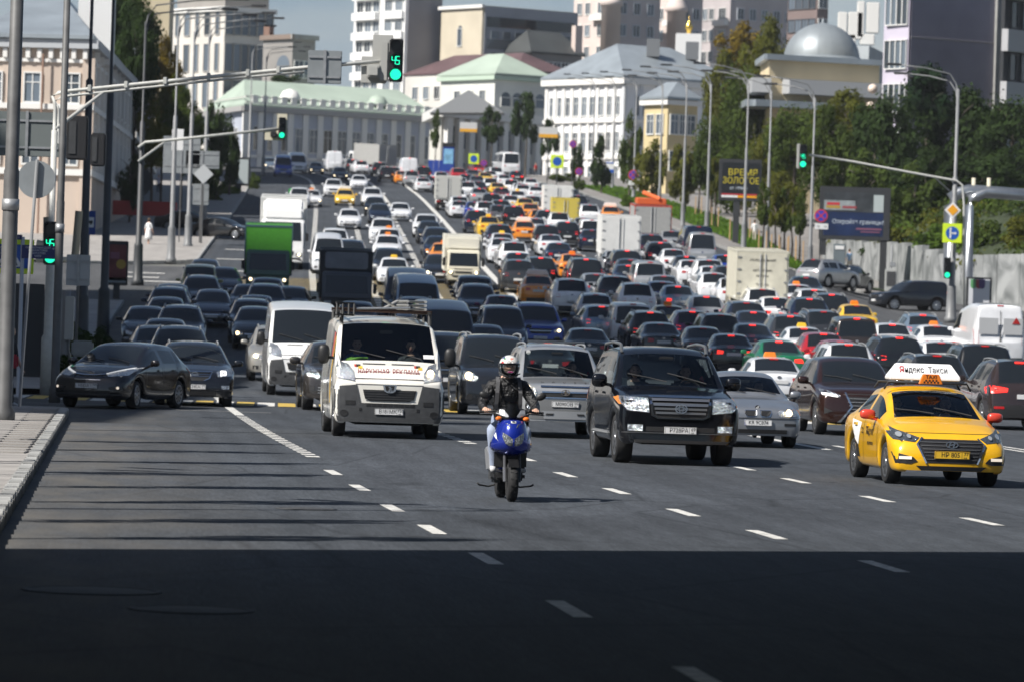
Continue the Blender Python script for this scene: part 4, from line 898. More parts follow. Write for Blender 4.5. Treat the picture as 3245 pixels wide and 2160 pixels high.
def seated(label, carroot, x, y, zseat, shirt, hair=HAIRD, ln=0.0, wheel=True, hat=None):
    """a person on a car seat: hips at zseat, in the car's own coordinates"""
    h = zseat + .10; J = {'hip': ((0, .02, h), (.15, .12)), 'chest': ((0, .08, h + .30), (.17, .11)), 'neck0': ((0, .09, h + .46), (.09, .08)), 'neck': ((0, .08, h + .55), .05)}
    E = [('hip', 'chest'), ('chest', 'neck0'), ('neck0', 'neck')]; sg = [1, 1, 0]; fing = []
    for s in (-1, 1):
        k = 'L' if s < 0 else 'R'; wy = -.40 if wheel else -.12; wz = h + (.22 if wheel else .02)
        J['sh' + k] = ((s*.185, .08, h + .42), .065); J['el' + k] = ((s*.26, -.10, h + .17), .048); J['wr' + k] = ((s*.17, wy + .06, wz), .032); J['ha' + k] = ((s*.165, wy, wz + .02), (.038, .024))
        J['kn' + k] = ((s*.16, -.46, h + .08), .075); J['an' + k] = ((s*.15, -.62, h - .30), .05)
        E += [('neck0', 'sh' + k), ('sh' + k, 'el' + k), ('el' + k, 'wr' + k), ('wr' + k, 'ha' + k), ('hip', 'kn' + k), ('kn' + k, 'an' + k)]; sg += [1, 1, 1, 0, 4, 4]
        for i in range(4): fing.append(([(s*.165 + (i - 1.5)*.019, wy - .02, wz + .03), (s*.165 + (i - 1.5)*.019, wy - .055, wz + .02), (s*.165 + (i - 1.5)*.019, wy - .045, wz - .01)], .0095))
        fing.append(([(s*.14, wy, wz + .01), (s*.115, wy - .03, wz + .02), (s*.105, wy - .05, wz + .02)], .010))
    hp = (0, .055, h + .66)
    o = figure('person', J, E, sg, [SKIN, shirt, LIP, EYE, cloth('trousers', (.03, .03, .04))], (hp, 0, 1.0), (hair, ln), 1, fingers=fing)
    o.matrix_world = carroot.matrix_basis @ Matrix.Translation((x, y, 0)); tag(o, label, 'person', 'people inside the cars'); return o
def interior(S, root, seats=True, wheelx=.37, dash_z=None, zs=.42, rows=1, ysteer=None):
    P = S['P']; L, w = P['L'], P['W'] / 2; yc = P['yc'] - L/2; z = (P['zc'] - .06) if dash_z is None else dash_z; yh = P['yh'] - L/2
    bm = B(); box(bm, (0, yc + .34, z - .16), (w * 1.62, .55, .26), bev=.06); obj('dashboard', bm, DASH, root)
    for rx in range(rows):
        for s in (-1, 1):
            yy = yh + .45 + rx * .85; bm = B(); box(bm, (s*wheelx, yy - .2, zs), (.48, .5, .16), bev=.05); box(bm, (s*wheelx, yy + .12, zs + .33), (.46, .14, .56), bev=.05); box(bm, (s*wheelx, yy + .15, zs + .70), (.26, .09, .17), bev=.03); obj('seat', bm, SEATM, root)
    ys = (yh + .02 if ysteer is None else ysteer); bm = B(); pts = [(wheelx + .18*math.cos(a), ys + .06*math.sin(a), z - .02 + .16*math.sin(a)) for a in [2*math.pi*i/20 for i in range(21)]]
    tube(bm, pts, .016, 6, cap=False); tube(bm, [(wheelx - .17, ys, z - .02), (wheelx + .17, ys, z - .02)], .02, 5); tube(bm, [(wheelx, ys, z - .02), (wheelx, ys - .3, z - .12)], .03, 6); obj('steering_wheel', bm, BLACK, root)
    bm = B(); box(bm, (0, yh - .12, P['Hf'] - .17 if 'Hf' in P else P['H'] - .2), (.24, .04, .07), bev=.015); obj('rear_view_mirror', bm, BLACK, root)
# ------------------------------------------------------------------ the vehicles at the front, each built by itself
def finish(root, px, py, P, pm, label, cat, lampm=REFL, tailm=REDP, away=False, yaw=0.0, group='vehicles nearest the camera'):
    recolour(root, pm, lampm, tailm); p = gpD(px, py); place(root, p, P['L'], away, yaw); tag(root, label, cat, group); return p
YEL = paint('taxi yellow', (.80, .43, .008), 0, .3); ORANGE = M('orange plastic', (.80, .22, .02), .4)
# --- yellow taxi
P = dict(K['sedan'], L=4.40, W=1.73, H=1.46, zn=.70, zc=1.0, yc=1.12, yh=1.95, wr=.665, nw=.86, bul=.10, lean=.12, fo=.84, wb=2.60, r=.31)
S = make_shell(P, 2); T = empty('taxi'); shell_parts(S, T, CGLASS)
hl = both(S, 'headlight', [(-.855, .885), (-.72, .80), (-.45, .70), (-.53, .635), (-.80, .665), (-.85, .76)], M('taxi lamp', (.16, .18, .20), .1, .7, bump=.6, bscale=25), T, cell=.05)
bulb(S, T, hl, -.72, .725, .036, M('projector lens', (.55, .58, .6), .06, .6)); bulb(S, T, hl, -.60, .70, .030, M('projector lens', (.5, .5, .5)))
decal(S, 'grille', [(-.42, .685), (.42, .685), (.49, .60), (.37, .345), (-.37, .345), (-.49, .60)], M('grille black', (.018, .018, .02), .35), T, cell=.06, off=.006)
for k in range(6): decal(S, 'grille_bar', rect(-.46 + .018*k, .46 - .018*k, .63 - .048*k, .642 - .048*k), DGREY, T, off=.016, cell=.1, skirt=.01)
for s in (1, -1): decal(S, 'chrome_trim', [(s*.42, .70), (s*.515, .60), (s*.385, .335), (s*.365, .345), (s*.485, .60), (s*.40, .69)][::s], CHROME, T, off=.02, cell=.08)
for fx in (1, -1):
    f = decal(S, 'fog_lamp', [(fx*.84, .49), (fx*.56, .42), (fx*.50, .36), (fx*.60, .325), (fx*.80, .33)][::fx], BLACK, T, cell=.08)
    decal(S, 'bulb', rect(fx*.67 - .085, fx*.67 + .085, .388, .428), M('fog glow', (.5, .46, .40), .3, emit=(1, .86, .7), es=.45), f, off=.02, cell=.1)
decal(S, 'lower_intake', [(-.52, .30), (.52, .30), (.44, .235), (-.44, .235)], BLACK, T, cell=.08); decal(S, 'bonnet_gap', [(-.62, .775), (.62, .775), (.62, .768), (-.62, .768)], BLACK, T, off=.003, cell=.06, skirt=0)
plate(S, T, 'НР 805', z=.465, region='77', col=M('plate yellow', (.72, .44, .03), .5))
emblem(S, T, ring(.095, .052, .013) + [bar2(-.045, -.035, -.02, .04, .018), bar2(.02, -.04, .045, .035, .018), bar2(-.034, -.012, .034, .012, .016)], CHROME, .615, off=.04)
both(S, 'tail_light', [(.80, .92), (.40, .88), (.42, .77), (.80, .75)], TAIL, T, 'r'); plate(S, T, None, 'r', .75)
handles(S, T, P, (2.15, 3.05)); doorlines(S, T, P, (1.3, 2.42, 3.3)); wipers(S, T, P); wheels(T, P, 28, 10, 0); mirrors(T, P, M('red mirror cap', (.62, .055, .03), .3, coat=1), (.24, .13, .15))
decal(S, 'side_graphic', [(.45, .86), (1.25, .90), (1.0, .62), (.62, .52)], WHITE, T, 'L', off=.004, cell=.1, skirt=0)
decal(S, 'side_graphic', [(.62, .515), (1.0, .61), (.72, .25), (.45, .24)], INK, T, 'L', off=.004, cell=.1, skirt=0)
text('Яндекс', .16, INK, T, (-P['W']/2 - .006, -.30, .74), (math.pi/2, 0, -math.pi/2), ext=.001); text('(495) 999 00 00', .07, INK, T, (-P['W']/2 - .006, -.36, .56), (math.pi/2, 0, -math.pi/2), ext=.001); text('22', .13, INK, T, (-P['W']/2 - .006, .30, .74), (math.pi/2, 0, -math.pi/2), ext=.001)
for yy in (-.25, .55): bm = B(); tube(bm, [(-.66, yy, 1.38), (-.60, yy, 1.485), (.60, yy, 1.485), (.66, yy, 1.38)], .018, 6); obj('roof_bar', bm, BLACK, T)
interior(S, T)
finish(T, 2186, 1119, P, YEL, 'yellow taxi with red mirrors and a wide white roof sign, nearest car on the right', 'taxi')
sg = empty('roof_sign'); sg.matrix_world = T.matrix_basis @ Matrix.Translation((0, .15, 1.52)); tag(sg, 'wide white sign board on the yellow taxi roof with red and black lettering', 'roof sign')
bm = B(); v = [[bm.verts.new((x, y, z)) for x, y, z in q] for q in ([(-.54, -.2, 0), (.54, -.2, 0), (.54, .2, 0), (-.54, .2, 0)], [(-.545, -.19, .05), (.545, -.19, .05), (.545, .19, .05), (-.545, .19, .05)], [(-.42, -.04, .25), (.42, -.04, .25), (.42, .04, .25), (-.42, .04, .25)])]
bm.faces.new(v[0][::-1]); bm.faces.new(v[2])
for a, c_ in ((0, 1), (1, 2)):
    for k in range(4): bm.faces.new((v[a][k], v[a][(k+1) % 4], v[c_][(k+1) % 4], v[c_][k]))
bmesh.ops.bevel(bm, geom=bm.edges[:], offset=.012, segments=2, affect='EDGES'); obj('board', bm, M('sign white', (.80, .80, .80), .35), sg)
tl = math.atan2(.15, .20); rx = math.pi/2 - tl
for s_, x_, m_, wd in (('Я', -.345, M('sign red', (.55, .02, .02), .5), .82), ('ндекс', -.155, INK, .70), ('Такси', .205, M('sign grey', (.12, .12, .12), .5), .70)): text(s_, .15, m_, sg, (x_, -.118, .155), (rx, 0, 0), ext=.002, width=wd)
tx = empty('taxi_lamp'); tx.matrix_world = T.matrix_basis @ Matrix.Translation((.02, -.38, 1.47)); tag(tx, 'small orange TAXI lamp with black chequers in front of the white sign', 'taxi lamp')
bm = B(); prism(bm, [(-.18, 0), (.18, 0), (.12, .15), (-.12, .15)], -.05, .05); bmesh.ops.bevel(bm, geom=bm.edges[:], offset=.008, segments=2, affect='EDGES'); obj('lamp_body', bm, ORANGE, tx)
text('TAXI', .078, INK, tx, (0, -.053, .108), ext=.001)
bm = B()
for i in range(9):
    for j in range(2):
        if (i + j) % 2 == 0: box(bm, (-.104 + i*.026, -.051, .03 + j*.026), (.025, .004, .025))
obj('chequers', bm, INK, tx)
seated('driver of the yellow taxi in dark clothes holding the wheel', T, .37, .12, .40, cloth('black shirt', (.02, .02, .022))); seated('woman passenger of the yellow taxi with dark hair, beside the driver', T, -.38, .15, .40, cloth('grey top', (.10, .09, .09)), HAIRD, .6, False)
# --- black off-roader
BLK = paint('black', (.0035, .004, .006), 0, .12); BLK.node_tree.nodes['Principled BSDF'].inputs['Coat Weight'].default_value = .35
P = dict(K['bigsuv'], L=4.95, W=1.96, H=1.88, zn=1.06, zc=1.25, yc=1.32, yh=2.0, zb=1.22, wr=.74, hw=.86, nw=.90, bul=.06, lean=.06)
S = make_shell(P, 2); T = empty('off_roader'); shell_parts(S, T, CGLASS)
both(S, 'headlight', [(-.93, 1.08), (-.52, 1.06), (-.50, .83), (-.84, .86), (-.93, .95)], REFL, T, cell=.05); both(S, 'indicator', [(-.965, 1.05), (-.92, 1.075), (-.92, .95), (-.95, .95)], AMBER, T, off=.012)
gr = decal(S, 'grille', [(-.50, 1.07), (.50, 1.07), (.46, .79), (.36, .745), (-.36, .745), (-.46, .79)], BLACK, T, cell=.08)
for k in range(4): decal(S, 'grille_bar', rect(-.46 + .02*k, .46 - .02*k, 1.01 - .065*k, 1.045 - .065*k), M('satin chrome', (.42, .42, .43), .28, .9), gr, off=.03, cell=.12)
for q in (rect(-.50, .50, 1.055, 1.085), [(-.50, 1.08), (-.46, 1.08), (-.43, .80), (-.35, .75), (-.37, .735), (-.47, .785)], [(.50, 1.08), (.47, .785), (.37, .735), (.35, .75), (.43, .80), (.46, 1.08)], rect(-.37, .37, .735, .755)): decal(S, 'grille_frame', q, CHROME, gr, off=.03, cell=.1)
emblem(S, T, ring(.10, .075, .016) + ring(.04, .072, .012) + ring(.075, .035, .012), CHROME, .905, off=.06)
plate(S, T, 'Р728РА', z=.56, region='69'); both(S, 'fog_lamp', rect(-.84, -.60, .535, .64), REFL, T, off=.01); decal(S, 'lower_intake', rect(-.55, .55, .535, .61), M('intake', (.012, .012, .013), .6), T, off=.004); decal(S, 'bumper_trim', rect(-.92, .92, .505, .52), DGREY, T, off=.012); decal(S, 'lower_intake', rect(-.8, .8, .33, .40), BLACK, T)
both(S, 'tail_light', [(.93, 1.3), (.72, 1.3), (.72, .95), (.95, .95)], TAIL, T, 'r'); plate(S, T, None, 'r', .9)
handles(S, T, P, (2.35, 3.35)); doorlines(S, T, P, (1.45, 2.62, 3.65)); wipers(S, T, P); wheels(T, P, 28, 6, 1, .27); mirrors(T, P, None, (.26, .15, .22), out=.12, z=1.30); rails(S, T, P, M('rail grey', (.25, .26, .27), .35, .7), .028, .10, xk=.96)
for s in (1, -1): bm = B(); box(bm, (s*(.93), -.05, .46), (.16, 2.0, .05), bev=.02); obj('running_board', bm, STEEL, T)
interior(S, T, wheelx=.42, zs=.72)
finish(T, 1562, 1070, P, BLK, 'black off-roader with chrome grille and roof rails behind the scooter', 'off-roader')
seated('driver of the black off-roader, a dim figure behind the windscreen', T, .42, .0, .70, cloth('dark shirt', (.03, .03, .035))); seated('passenger of the black off-roader holding a white paper at the window', T, -.42, -.02, .70, cloth('light shirt', (.12, .12, .13)), HAIRB, 0, False)
bm = B(); box(bm, (0, 0, 0), (.20, .02, .14), bev=.004); o = obj('sheet_of_paper', bm, PLATE, None); o.matrix_world = T.matrix_basis @ Matrix.Translation((-.72, -.62, 1.28)) @ Matrix.Rotation(.5, 4, 'Z'); tag(o, 'white sheet of paper behind the windscreen of the black off-roader', 'paper')
# --- grey bumper van with lettering
VANW = paint('van white', (.74, .72, .66), 0, .38)
P = dict(K['van'], L=4.96, W=2.02, H=2.24, fo=.95, wb=3.0, Hf=2.1, Hr=2.2, yr=4.75, yd=4.93, zn=1.06, zc=1.40, yc=.66, yh=1.42, wr=.86, hw=.93, zb=1.36, nw=.93, bul=.05, lean=.05, gc=.26, glass=[(.8, 1.9)])
def boxer(root, P, S, lit, txt):
    both(S, 'headlight', [(-.93, 1.40), (-.74, 1.33), (-.64, 1.20), (-.62, 1.02), (-.94, 1.07), (-.97, 1.22)], REFL, root, cell=.06)
    decal(S, 'bumper', [(-1.0, .93), (-.60, .97), (-.52, .64), (.52, .64), (.60, .97), (1.0, .93), (1.0, .30), (-1.0, .30)], DGREY, root, cell=.09, off=.015)
    decal(S, 'bonnet_band', [(-.63, 1.085), (.63, 1.085), (.62, .975), (-.62, .975)], M('band', (.022, .023, .025), .5), root, off=.008)
    g = decal(S, 'grille', [(-.49, .885), (.49, .885), (.45, .73), (.36, .68), (-.36, .68), (-.45, .73)], BLACK, root, cell=.08, off=.014)
    for k in range(4): decal(S, 'grille_bar', rect(-.45, .45, .71 + .045*k, .718 + .045*k), DGREY, g, off=.024, cell=.2, skirt=.01)
    for k in range(9): decal(S, 'lower_slat', rect(-.42 + .1*k, -.34 + .1*k, .585, .635), BLACK, root, off=.022, cell=.2)
    both(S, 'bumper_hole', rect(-.80, -.62, .60, .68), BLACK, root, off=.022); both(S, 'fog_recess', oval(-.82, .45, .075, .06), BLACK, root, off=.022); both(S, 'step_notch', rect(-.55, -.50, .50, .55), BLACK, root, off=.022)
    emblem(S, root, [[(-.13, .075), (.13, .075), (.105, -.04), (.05, -.075), (-.05, -.075), (-.105, -.04)]], CHROME, .91, off=.05)
    emblem(S, root, [[(-.09, .055), (.09, .055), (.07, -.03), (.035, -.055), (-.035, -.055), (-.07, -.03)]], INK, .91, off=.058)
    emblem(S, root, [bar2(-.01, -.045, .012, .03, .026), bar2(.0, .0, .045, .012, .014), bar2(.0, -.015, .05, -.03, .014), bar2(-.035, -.045, -.005, -.01, .016), bar2(.01, .03, -.025, .04, .022), bar2(.03, -.05, .015, -.015, .014)], CHROME, .905, off=.064)
    decal(S, 'vent', [(x, z) for x, z in rect(-.47, -.06, 1.335, 1.352)], BLACK, root, off=.006); decal(S, 'vent', rect(.06, .47, 1.335, 1.352), BLACK, root, off=.006)
    mirrors(root, P, BLACK, (.22, .16, .36), y=P['yc'] + .28, out=.16, z=1.50); wheels(root, P, 26, 8, 1, .23); wipers(S, root, P)
    both(S, 'tail_light', [(.93, 1.2), (.84, 1.2), (.84, .75), (.94, .75)], TAIL, root, 'r'); plate(S, root, None, 'r', .9); plate(S, root, txt[0] if txt else None, z=.49, region=txt[1] if txt else '')
S = make_shell(P, 2); T = empty('delivery_van'); shell_parts(S, T, CGLASS); boxer(T, P, S, True, ('В181МК', '750'))
RED = M('sign lettering red', (.24, .008, .015), .6)
for s_, x0 in (('НАРУЖНАЯ', -.29), ('РЕКЛАМА', .31)):
    h = S['bvh'].ray_cast(Vector((x0, -9, 1.21)), Vector((0, 1, 0))); text(s_, .135, RED, T, h[0] + Vector((0, -.02, 0)), (math.pi/2 - .28, 0, 0), ext=.002, width=.76, bold=.002)
for x0 in (-.55, .55):
    for dx, c_ in ((-.04, M('logo red', (.45, .05, .03), .6)), (.03, M('logo yellow', (.70, .45, .04), .6)), (-.005, INK)): decal(S, 'logo_block', rect(x0 + dx - .04, x0 + dx + .035, 1.285 - (.03 if dx > 0 else 0), 1.33 - (.03 if dx > 0 else 0)), c_, T, off=.008 + dx*.02, cell=.2, skirt=0)
both(S, 'edge_stripe', [(-.96, 2.0), (-.93, 2.05), (-.93, 1.4), (-.97, 1.4)], VANW, T, off=.004)
decal(S, 'side_graphic', [(-1.2, 2.0), (-1.0, 2.0), (-1.0, .6), (-1.2, .6)], M('side yellow', (.62, .38, .04), .6), T, 'L', off=.005, cell=.2, skirt=0); decal(S, 'side_graphic', [(-.95, 1.9), (-.6, 1.9), (-.6, 1.45), (-.95, 1.45)], M('side red', (.45, .1, .08), .6), T, 'L', off=.005, cell=.2, skirt=0)
interior(S, T, wheelx=.5, dash_z=1.36, zs=.95); decal(S, 'sticker', rect(.66, .86, 1.46, 1.53), PLATE, T, off=.01, cell=.1, skirt=0)
finish(T, 893, 1008, P, VANW, 'white delivery van with grey bumper, red lettering on its bonnet and a roof rack', 'van')
bm = B(); bmesh.ops.create_uvsphere(bm, u_segments=14, v_segments=8, radius=.085)
hl = [c for c in T.children if c.name.startswith('headlight')]; bulb(S, T, hl[1:2] , .76, 1.19, .062, LIT)
seated('driver of the van with the roof rack, behind its wheel', T, .5, -.75, .92, cloth('work shirt', (.05, .055, .06)))
seated('passenger of the van with the roof rack in a blue and white jacket', T, -.5, -.72, .92, cloth('blue jacket', (.03, .09, .30)), HAIRB, 0, False)
rk = empty('roof_rack'); rk.matrix_world = T.matrix_basis @ Matrix.Translation((0, 0, 2.17)); tag(rk, 'rusty roof rack with end cages on the lettered van', 'roof rack'); RST = M('rusty iron', (.10, .05, .03), .8, noise=.3, nscale=20); IRON = M('black iron', (.03, .03, .03), .6)
for yy in (-.9, .4, 1.6): bm = B(); tube(bm, [(-.86, yy, .16), (.86, yy, .14)], .035, 6); obj('cross_bar', bm, RST, rk)
for s in (-1, 1):
    bm = B(); tube(bm, [(s*.80, -1.0, .13), (s*.80, 1.8, .13)], .03, 6)
    for yy in (-.9, .4, 1.6): tube(bm, [(s*.82, yy, -.10), (s*.82, yy, .15)], .04, 6)
    obj('side_bar', bm, IRON, rk)
bm = B()
for zz in (.06, .27): tube(bm, [(-.92, -1.0, zz), (-.60, -1.0, zz), (-.60, -.7, zz), (-.92, -.7, zz), (-.92, -1.0, zz)], .022, 5)
for xx in (-.92, -.81, -.70, -.60): tube(bm, [(xx, -1.0, .06), (xx, -1.0, .27)], .02, 5)
obj('end_cage', bm, IRON, rk)
ld = empty('ladder_bundle'); ld.matrix_world = T.matrix_basis @ Matrix.Translation((.35, .3, 2.37)); tag(ld, 'bundle of grey metal ladders tied on the van roof rack', 'ladders'); ALU = M('ladder metal', (.50, .50, .48), .5, .5)
for k in range(3):
    bm = B()
    for s in (-.17, .17): tube(bm, [(s + .22, -1.2, k*.07), (s + .22, 1.3, k*.07)], .028, 5)
    for j in range(9): tube(bm, [(.05, -1.1 + j*.28, k*.07), (.39, -1.1 + j*.28, k*.07)], .018, 5)
    obj('ladder', bm, ALU, ld)
bm = B()
for j in range(7): tube(bm, [(-.36, -1.0 + j*.09, .0), (-.10, -1.0 + j*.09, .15)], .016, 5); tube(bm, [(-.36, -1.0 + j*.09, .15), (-.10, -1.0 + j*.09, 0)], .016, 5)
obj('wire_basket', bm, ALU, ld); bm = B(); tube(bm, [(-.9, -1.25, -.02), (.1, -1.25, .02)], .02, 5); obj('pole', bm, WHITE, ld)
cb = B(); 
for k in range(4): tube(cb, [(.16*math.cos(a) + .03*k, .12*math.sin(a), .012*k + .01*math.sin(3*a)) for a in [2*math.pi*i/14 for i in range(15)]], .012, 5)
o = obj('coiled_cable', cb, M('green cable', (.18, .42, .05), .5), None); o.matrix_world = T.matrix_basis @ Matrix.Translation((-.6, -1.55, 1.41)); tag(o, 'coil of yellow-green cable on the lettered van dashboard', 'cable')
# --- white high van behind
P = dict(P, L=5.9, wb=3.9, H=2.52, Hf=2.3, Hr=2.5, yr=5.7, yd=5.87, yh=1.5); S = make_shell(P, 2); T = empty('delivery_van'); shell_parts(S, T, GLASS); boxer(T, P, S, False, None)
finish(T, 700, 911, P, paint('pure white', (.80, .80, .79), 0, .35), 'plain white high roofed van left of the lettered van', 'van')
# --- silver off-roader with HOVER on the bonnet
P = dict(K['suv'], L=4.62, W=1.81, H=1.80, zn=1.0, zc=1.16, yc=1.22, yh=1.9, zb=1.14, wr=.72, gc=.30, r=.36, bul=.06, hw=.84); S = make_shell(P, 2); T = empty('off_roader'); shell_parts(S, T, CGLASS)
hl = both(S, 'headlight', [(-.84, 1.10), (-.70, 1.06), (-.54, .88), (-.56, .80), (-.84, .84)], REFL, T, cell=.06); bulb(S, T, hl, -.74, .93, .075)
g = decal(S, 'grille', [(-.46, .99), (.46, .99), (.43, .77), (-.43, .77)], BLACK, T); 
for q in (rect(-.47, .47, .965, .995), rect(-.45, .45, .87, .895), rect(-.43, .43, .765, .785)): decal(S, 'grille_bar', q, CHROME, g, off=.02)
emblem(S, T, ring(.085, .06, .014) + [rect(-.02, .02, -.05, .05), rect(-.045, .045, -.012, .012)], CHROME, .88, off=.045)
for i, ch in enumerate('HOVER'):
    h = S['bvh'].ray_cast(Vector((-.42 + .21*i, -9, 1.055)), Vector((0, 1, 0)))[0]; text(ch, .075, INK, T, h + Vector((0, -.006, .0)), (math.pi/2 - .6, 0, 0), ext=.003)
decal(S, 'bumper', [(-.86, .74), (.86, .74), (.86, .36), (-.86, .36)], M('bumper grey', (.13, .135, .14), .45), T, cell=.1); decal(S, 'skid_plate', [(-.46, .52), (.46, .52), (.40, .37), (-.40, .37)], M('skid silver', (.40, .41, .42), .4, .6), T, off=.02)
both(S, 'skid_slot', [(-.36, .475), (-.22, .475), (-.24, .44), (-.38, .44)], BLACK, T, off=.03); fl = both(S, 'fog_lamp', oval(-.68, .60, .085, .085), BLACK, T, off=.016); bulb(S, T, fl, -.68, .60, .055, REFL, off=.03)
plate(S, T, 'М090ОВ', z=.655, region='50'); both(S, 'tail_light', [(.88, 1.2), (.72, 1.2), (.72, .9), (.88, .9)], TAIL, T, 'r')
handles(S, T, P, (2.2, 3.1)); doorlines(S, T, P, (1.4, 2.44, 3.38)); wipers(S, T, P); wheels(T, P, 24, 6, 1, .24); mirrors(T, P, PAINT, (.24, .13, .2), out=.11, z=1.22); rails(S, T, P, xk=.9); interior(S, T, zs=.6)
for yy in (-.3,): bm = B(); tube(bm, [(-.56, yy, 1.83), (.56, yy, 1.83)], .025, 6); obj('roof_bar', bm, STEEL, T)
bm = B(); lathe(bm, [(.045, 0), (.045, .004)], 14, axis='Y'); o = obj('sticker', bm, PLATE, T); o.location = S['bvh'].ray_cast(Vector((-.56, -9, 1.62)), Vector((0, 1, 0)))[0] + Vector((0, -.012, 0))
SILV = paint('silver', (.46, .47, .48), .55, .3)
finish(T, 1298, 1008, P, SILV, 'silver off-roader with roof rails between the scooter rider and the black off-roader', 'off-roader', LIT); seated('driver of the silver off-roader, hardly visible in the dark cabin', T, .37, .05, .58, cloth('brown', (.08, .05, .04)), HAIRB)
# --- silver saloon with twin kidney grille
P = dict(K['sedan'], L=4.47, W=1.74, H=1.41, zn=.72, zc=.96, zb=.93, wr=.65, bul=.05, lean=.04, yc=1.3, yh=2.05); S = make_shell(P, 2); T = empty('saloon_car'); shell_parts(S, T, CGLASS)
hl = both(S, 'headlight', [(-.80, .73), (-.80, .60), (-.40, .58), (-.36, .655), (-.42, .70)], REFL, T, cell=.05); both(S, 'indicator', [(-.84, .71), (-.68, .725), (-.68, .60), (-.84, .62)], AMBER, T, off=.014)
bulb(S, T, hl, -.58, .65, .055)
for s in (1, -1):
    g = decal(S, 'kidney_grille', [(s*.03, .70), (s*.25, .70), (s*.26, .65), (s*.22, .58), (s*.06, .575), (s*.03, .62)][::s], CHROME, T, off=.012); decal(S, 'grille_inset', [(s*.05, .685), (s*.235, .685), (s*.24, .65), (s*.205, .595), (s*.07, .59), (s*.05, .62)][::s], BLACK, g, off=.02)
emblem(S, T, [oval(0, 0, .045, .04, 14)], INK, .755, off=.03); emblem(S, T, [[(0, 0), (.03, 0), (.02, .02), (0, .027)], [(0, 0), (-.03, 0), (-.02, -.02), (0, -.027)]], WHITE, .755, off=.034)
pl = plate(S, T, 'KR 9C874', z=.47); decal(S, 'plate_band', rect(-.26, -.225, .415, .525), M('eu blue', (.02, .05, .35), .5), T, off=.036, skirt=0)
decal(S, 'lower_intake', rect(-.55, .55, .27, .345), BLACK, T); both(S, 'fog_lamp', rect(-.72, -.50, .415, .465), BLACK, T); decal(S, 'bumper_trim', rect(-.86, .86, .545, .56), DGREY, T, off=.012); both(S, 'tail_light', [(.80, .92), (.45, .9), (.45, .78), (.80, .76)], TAIL, T, 'r')
handles(S, T, P, (2.2, 3.1)); doorlines(S, T, P, (1.4, 2.44, 3.3)); wipers(S, T, P); wheels(T, P, 24, 8, 1); mirrors(T, P); interior(S, T, wheelx=.36, zs=.36)
finish(T, 1742, 1029, P, paint('grey silver', (.30, .315, .34), .6, .3), 'grey saloon with twin kidney grilles right of the black off-roader', 'car', LIT); seated('driver of the grey saloon in dark clothes', T, .36, .1, .34, cloth('black shirt', (.02, .02, .022)))
# --- dark brown crossover with spindle grille
P = dict(K['suv'], L=4.89, W=1.9, H=1.69, zn=.95, zc=1.14, yc=1.25, yh=2.0, bul=.10, lean=.10, yr=4.0, nw=.86); S = make_shell(P, 2); T = empty('crossover'); shell_parts(S, T, GLASS)
both(S, 'headlight', [(-.88, .99), (-.74, .95), (-.50, .86), (-.52, .82), (-.86, .86)], REFL, T, cell=.06); both(S, 'daytime_lamp', [(-.86, .90), (-.56, .845), (-.56, .825), (-.86, .865)], LITW, T, off=.02)
g = decal(S, 'spindle_grille', [(-.40, .90), (.40, .90), (.26, .62), (.50, .28), (-.50, .28), (-.26, .62)], BLACK, T)
for s in (1, -1): decal(S, 'chrome_trim', [(s*.42, .91), (s*.28, .62), (s*.56, .27), (s*.50, .27), (s*.24, .62), (s*.38, .91)][::s], CHROME, g, off=.03)
for k in range(7): decal(S, 'grille_bar', rect(-.30 - .02*abs(k - 3), .30 + .02*abs(k - 3), .34 + .075*k, .35 + .075*k), STEEL, g, off=.022)
both(S, 'fog_recess', [(-.84, .60), (-.66, .52), (-.84, .46)], BLACK, T); both(S, 'tail_light', [(.88, 1.05), (.5, 1.02), (.5, .92), (.88, .9)], TAIL, T, 'r')
handles(S, T, P, (2.3, 3.3)); doorlines(S, T, P, (1.45, 2.5, 3.5)); wipers(S, T, P); wheels(T, P, 24, 10, 0, .24); mirrors(T, P, PAINT, (.25, .14, .17), out=.11)
finish(T, 1985, 1003, P, paint('dark brown', (.035, .014, .009), .35, .2), 'dark brown crossover with an hourglass grille left of the yellow taxi', 'car')
# --- brown SUV from behind at the right edge
P = dict(K['suv'], L=4.7, W=1.88, H=1.69, zb=1.12, rlean=.12); S = make_shell(P, 2); T = empty('crossover'); shell_parts(S, T, GLASS)
both(S, 'tail_light', [(.91, 1.06), (.46, .99), (.48, .90), (.92, .86)], REDL, T, 'r', cell=.06); both(S, 'reflector', rect(.56, .80, .50, .56), REDP, T, 'r', off=.016); decal(S, 'rear_bumper', [(-.9, .60), (.9, .60), (.86, .30), (-.86, .30)], BLACK, T, 'r'); plate(S, T, None, 'r', .80); decal(S, 'brake_lamp', rect(-.2, .2, 1.57, 1.61), TAIL, T, 'r', off=.02)
both(S, 'headlight', [(-.86, .9), (-.5, .85), (-.5, .75), (-.86, .78)], REFL, T); handles(S, T, P, (2.3, 3.2)); doorlines(S, T, P, (1.4, 2.46, 3.4)); wheels(T, P, 24, 10, 0, .24); mirrors(T, P); rails(S, T, P)
finish(T, 2362, 990, P, paint('taupe brown', (.055, .038, .036), .5, .25), 'brown crossover with lit tail lights cut by the right edge', 'car', REFL, REDL, True)
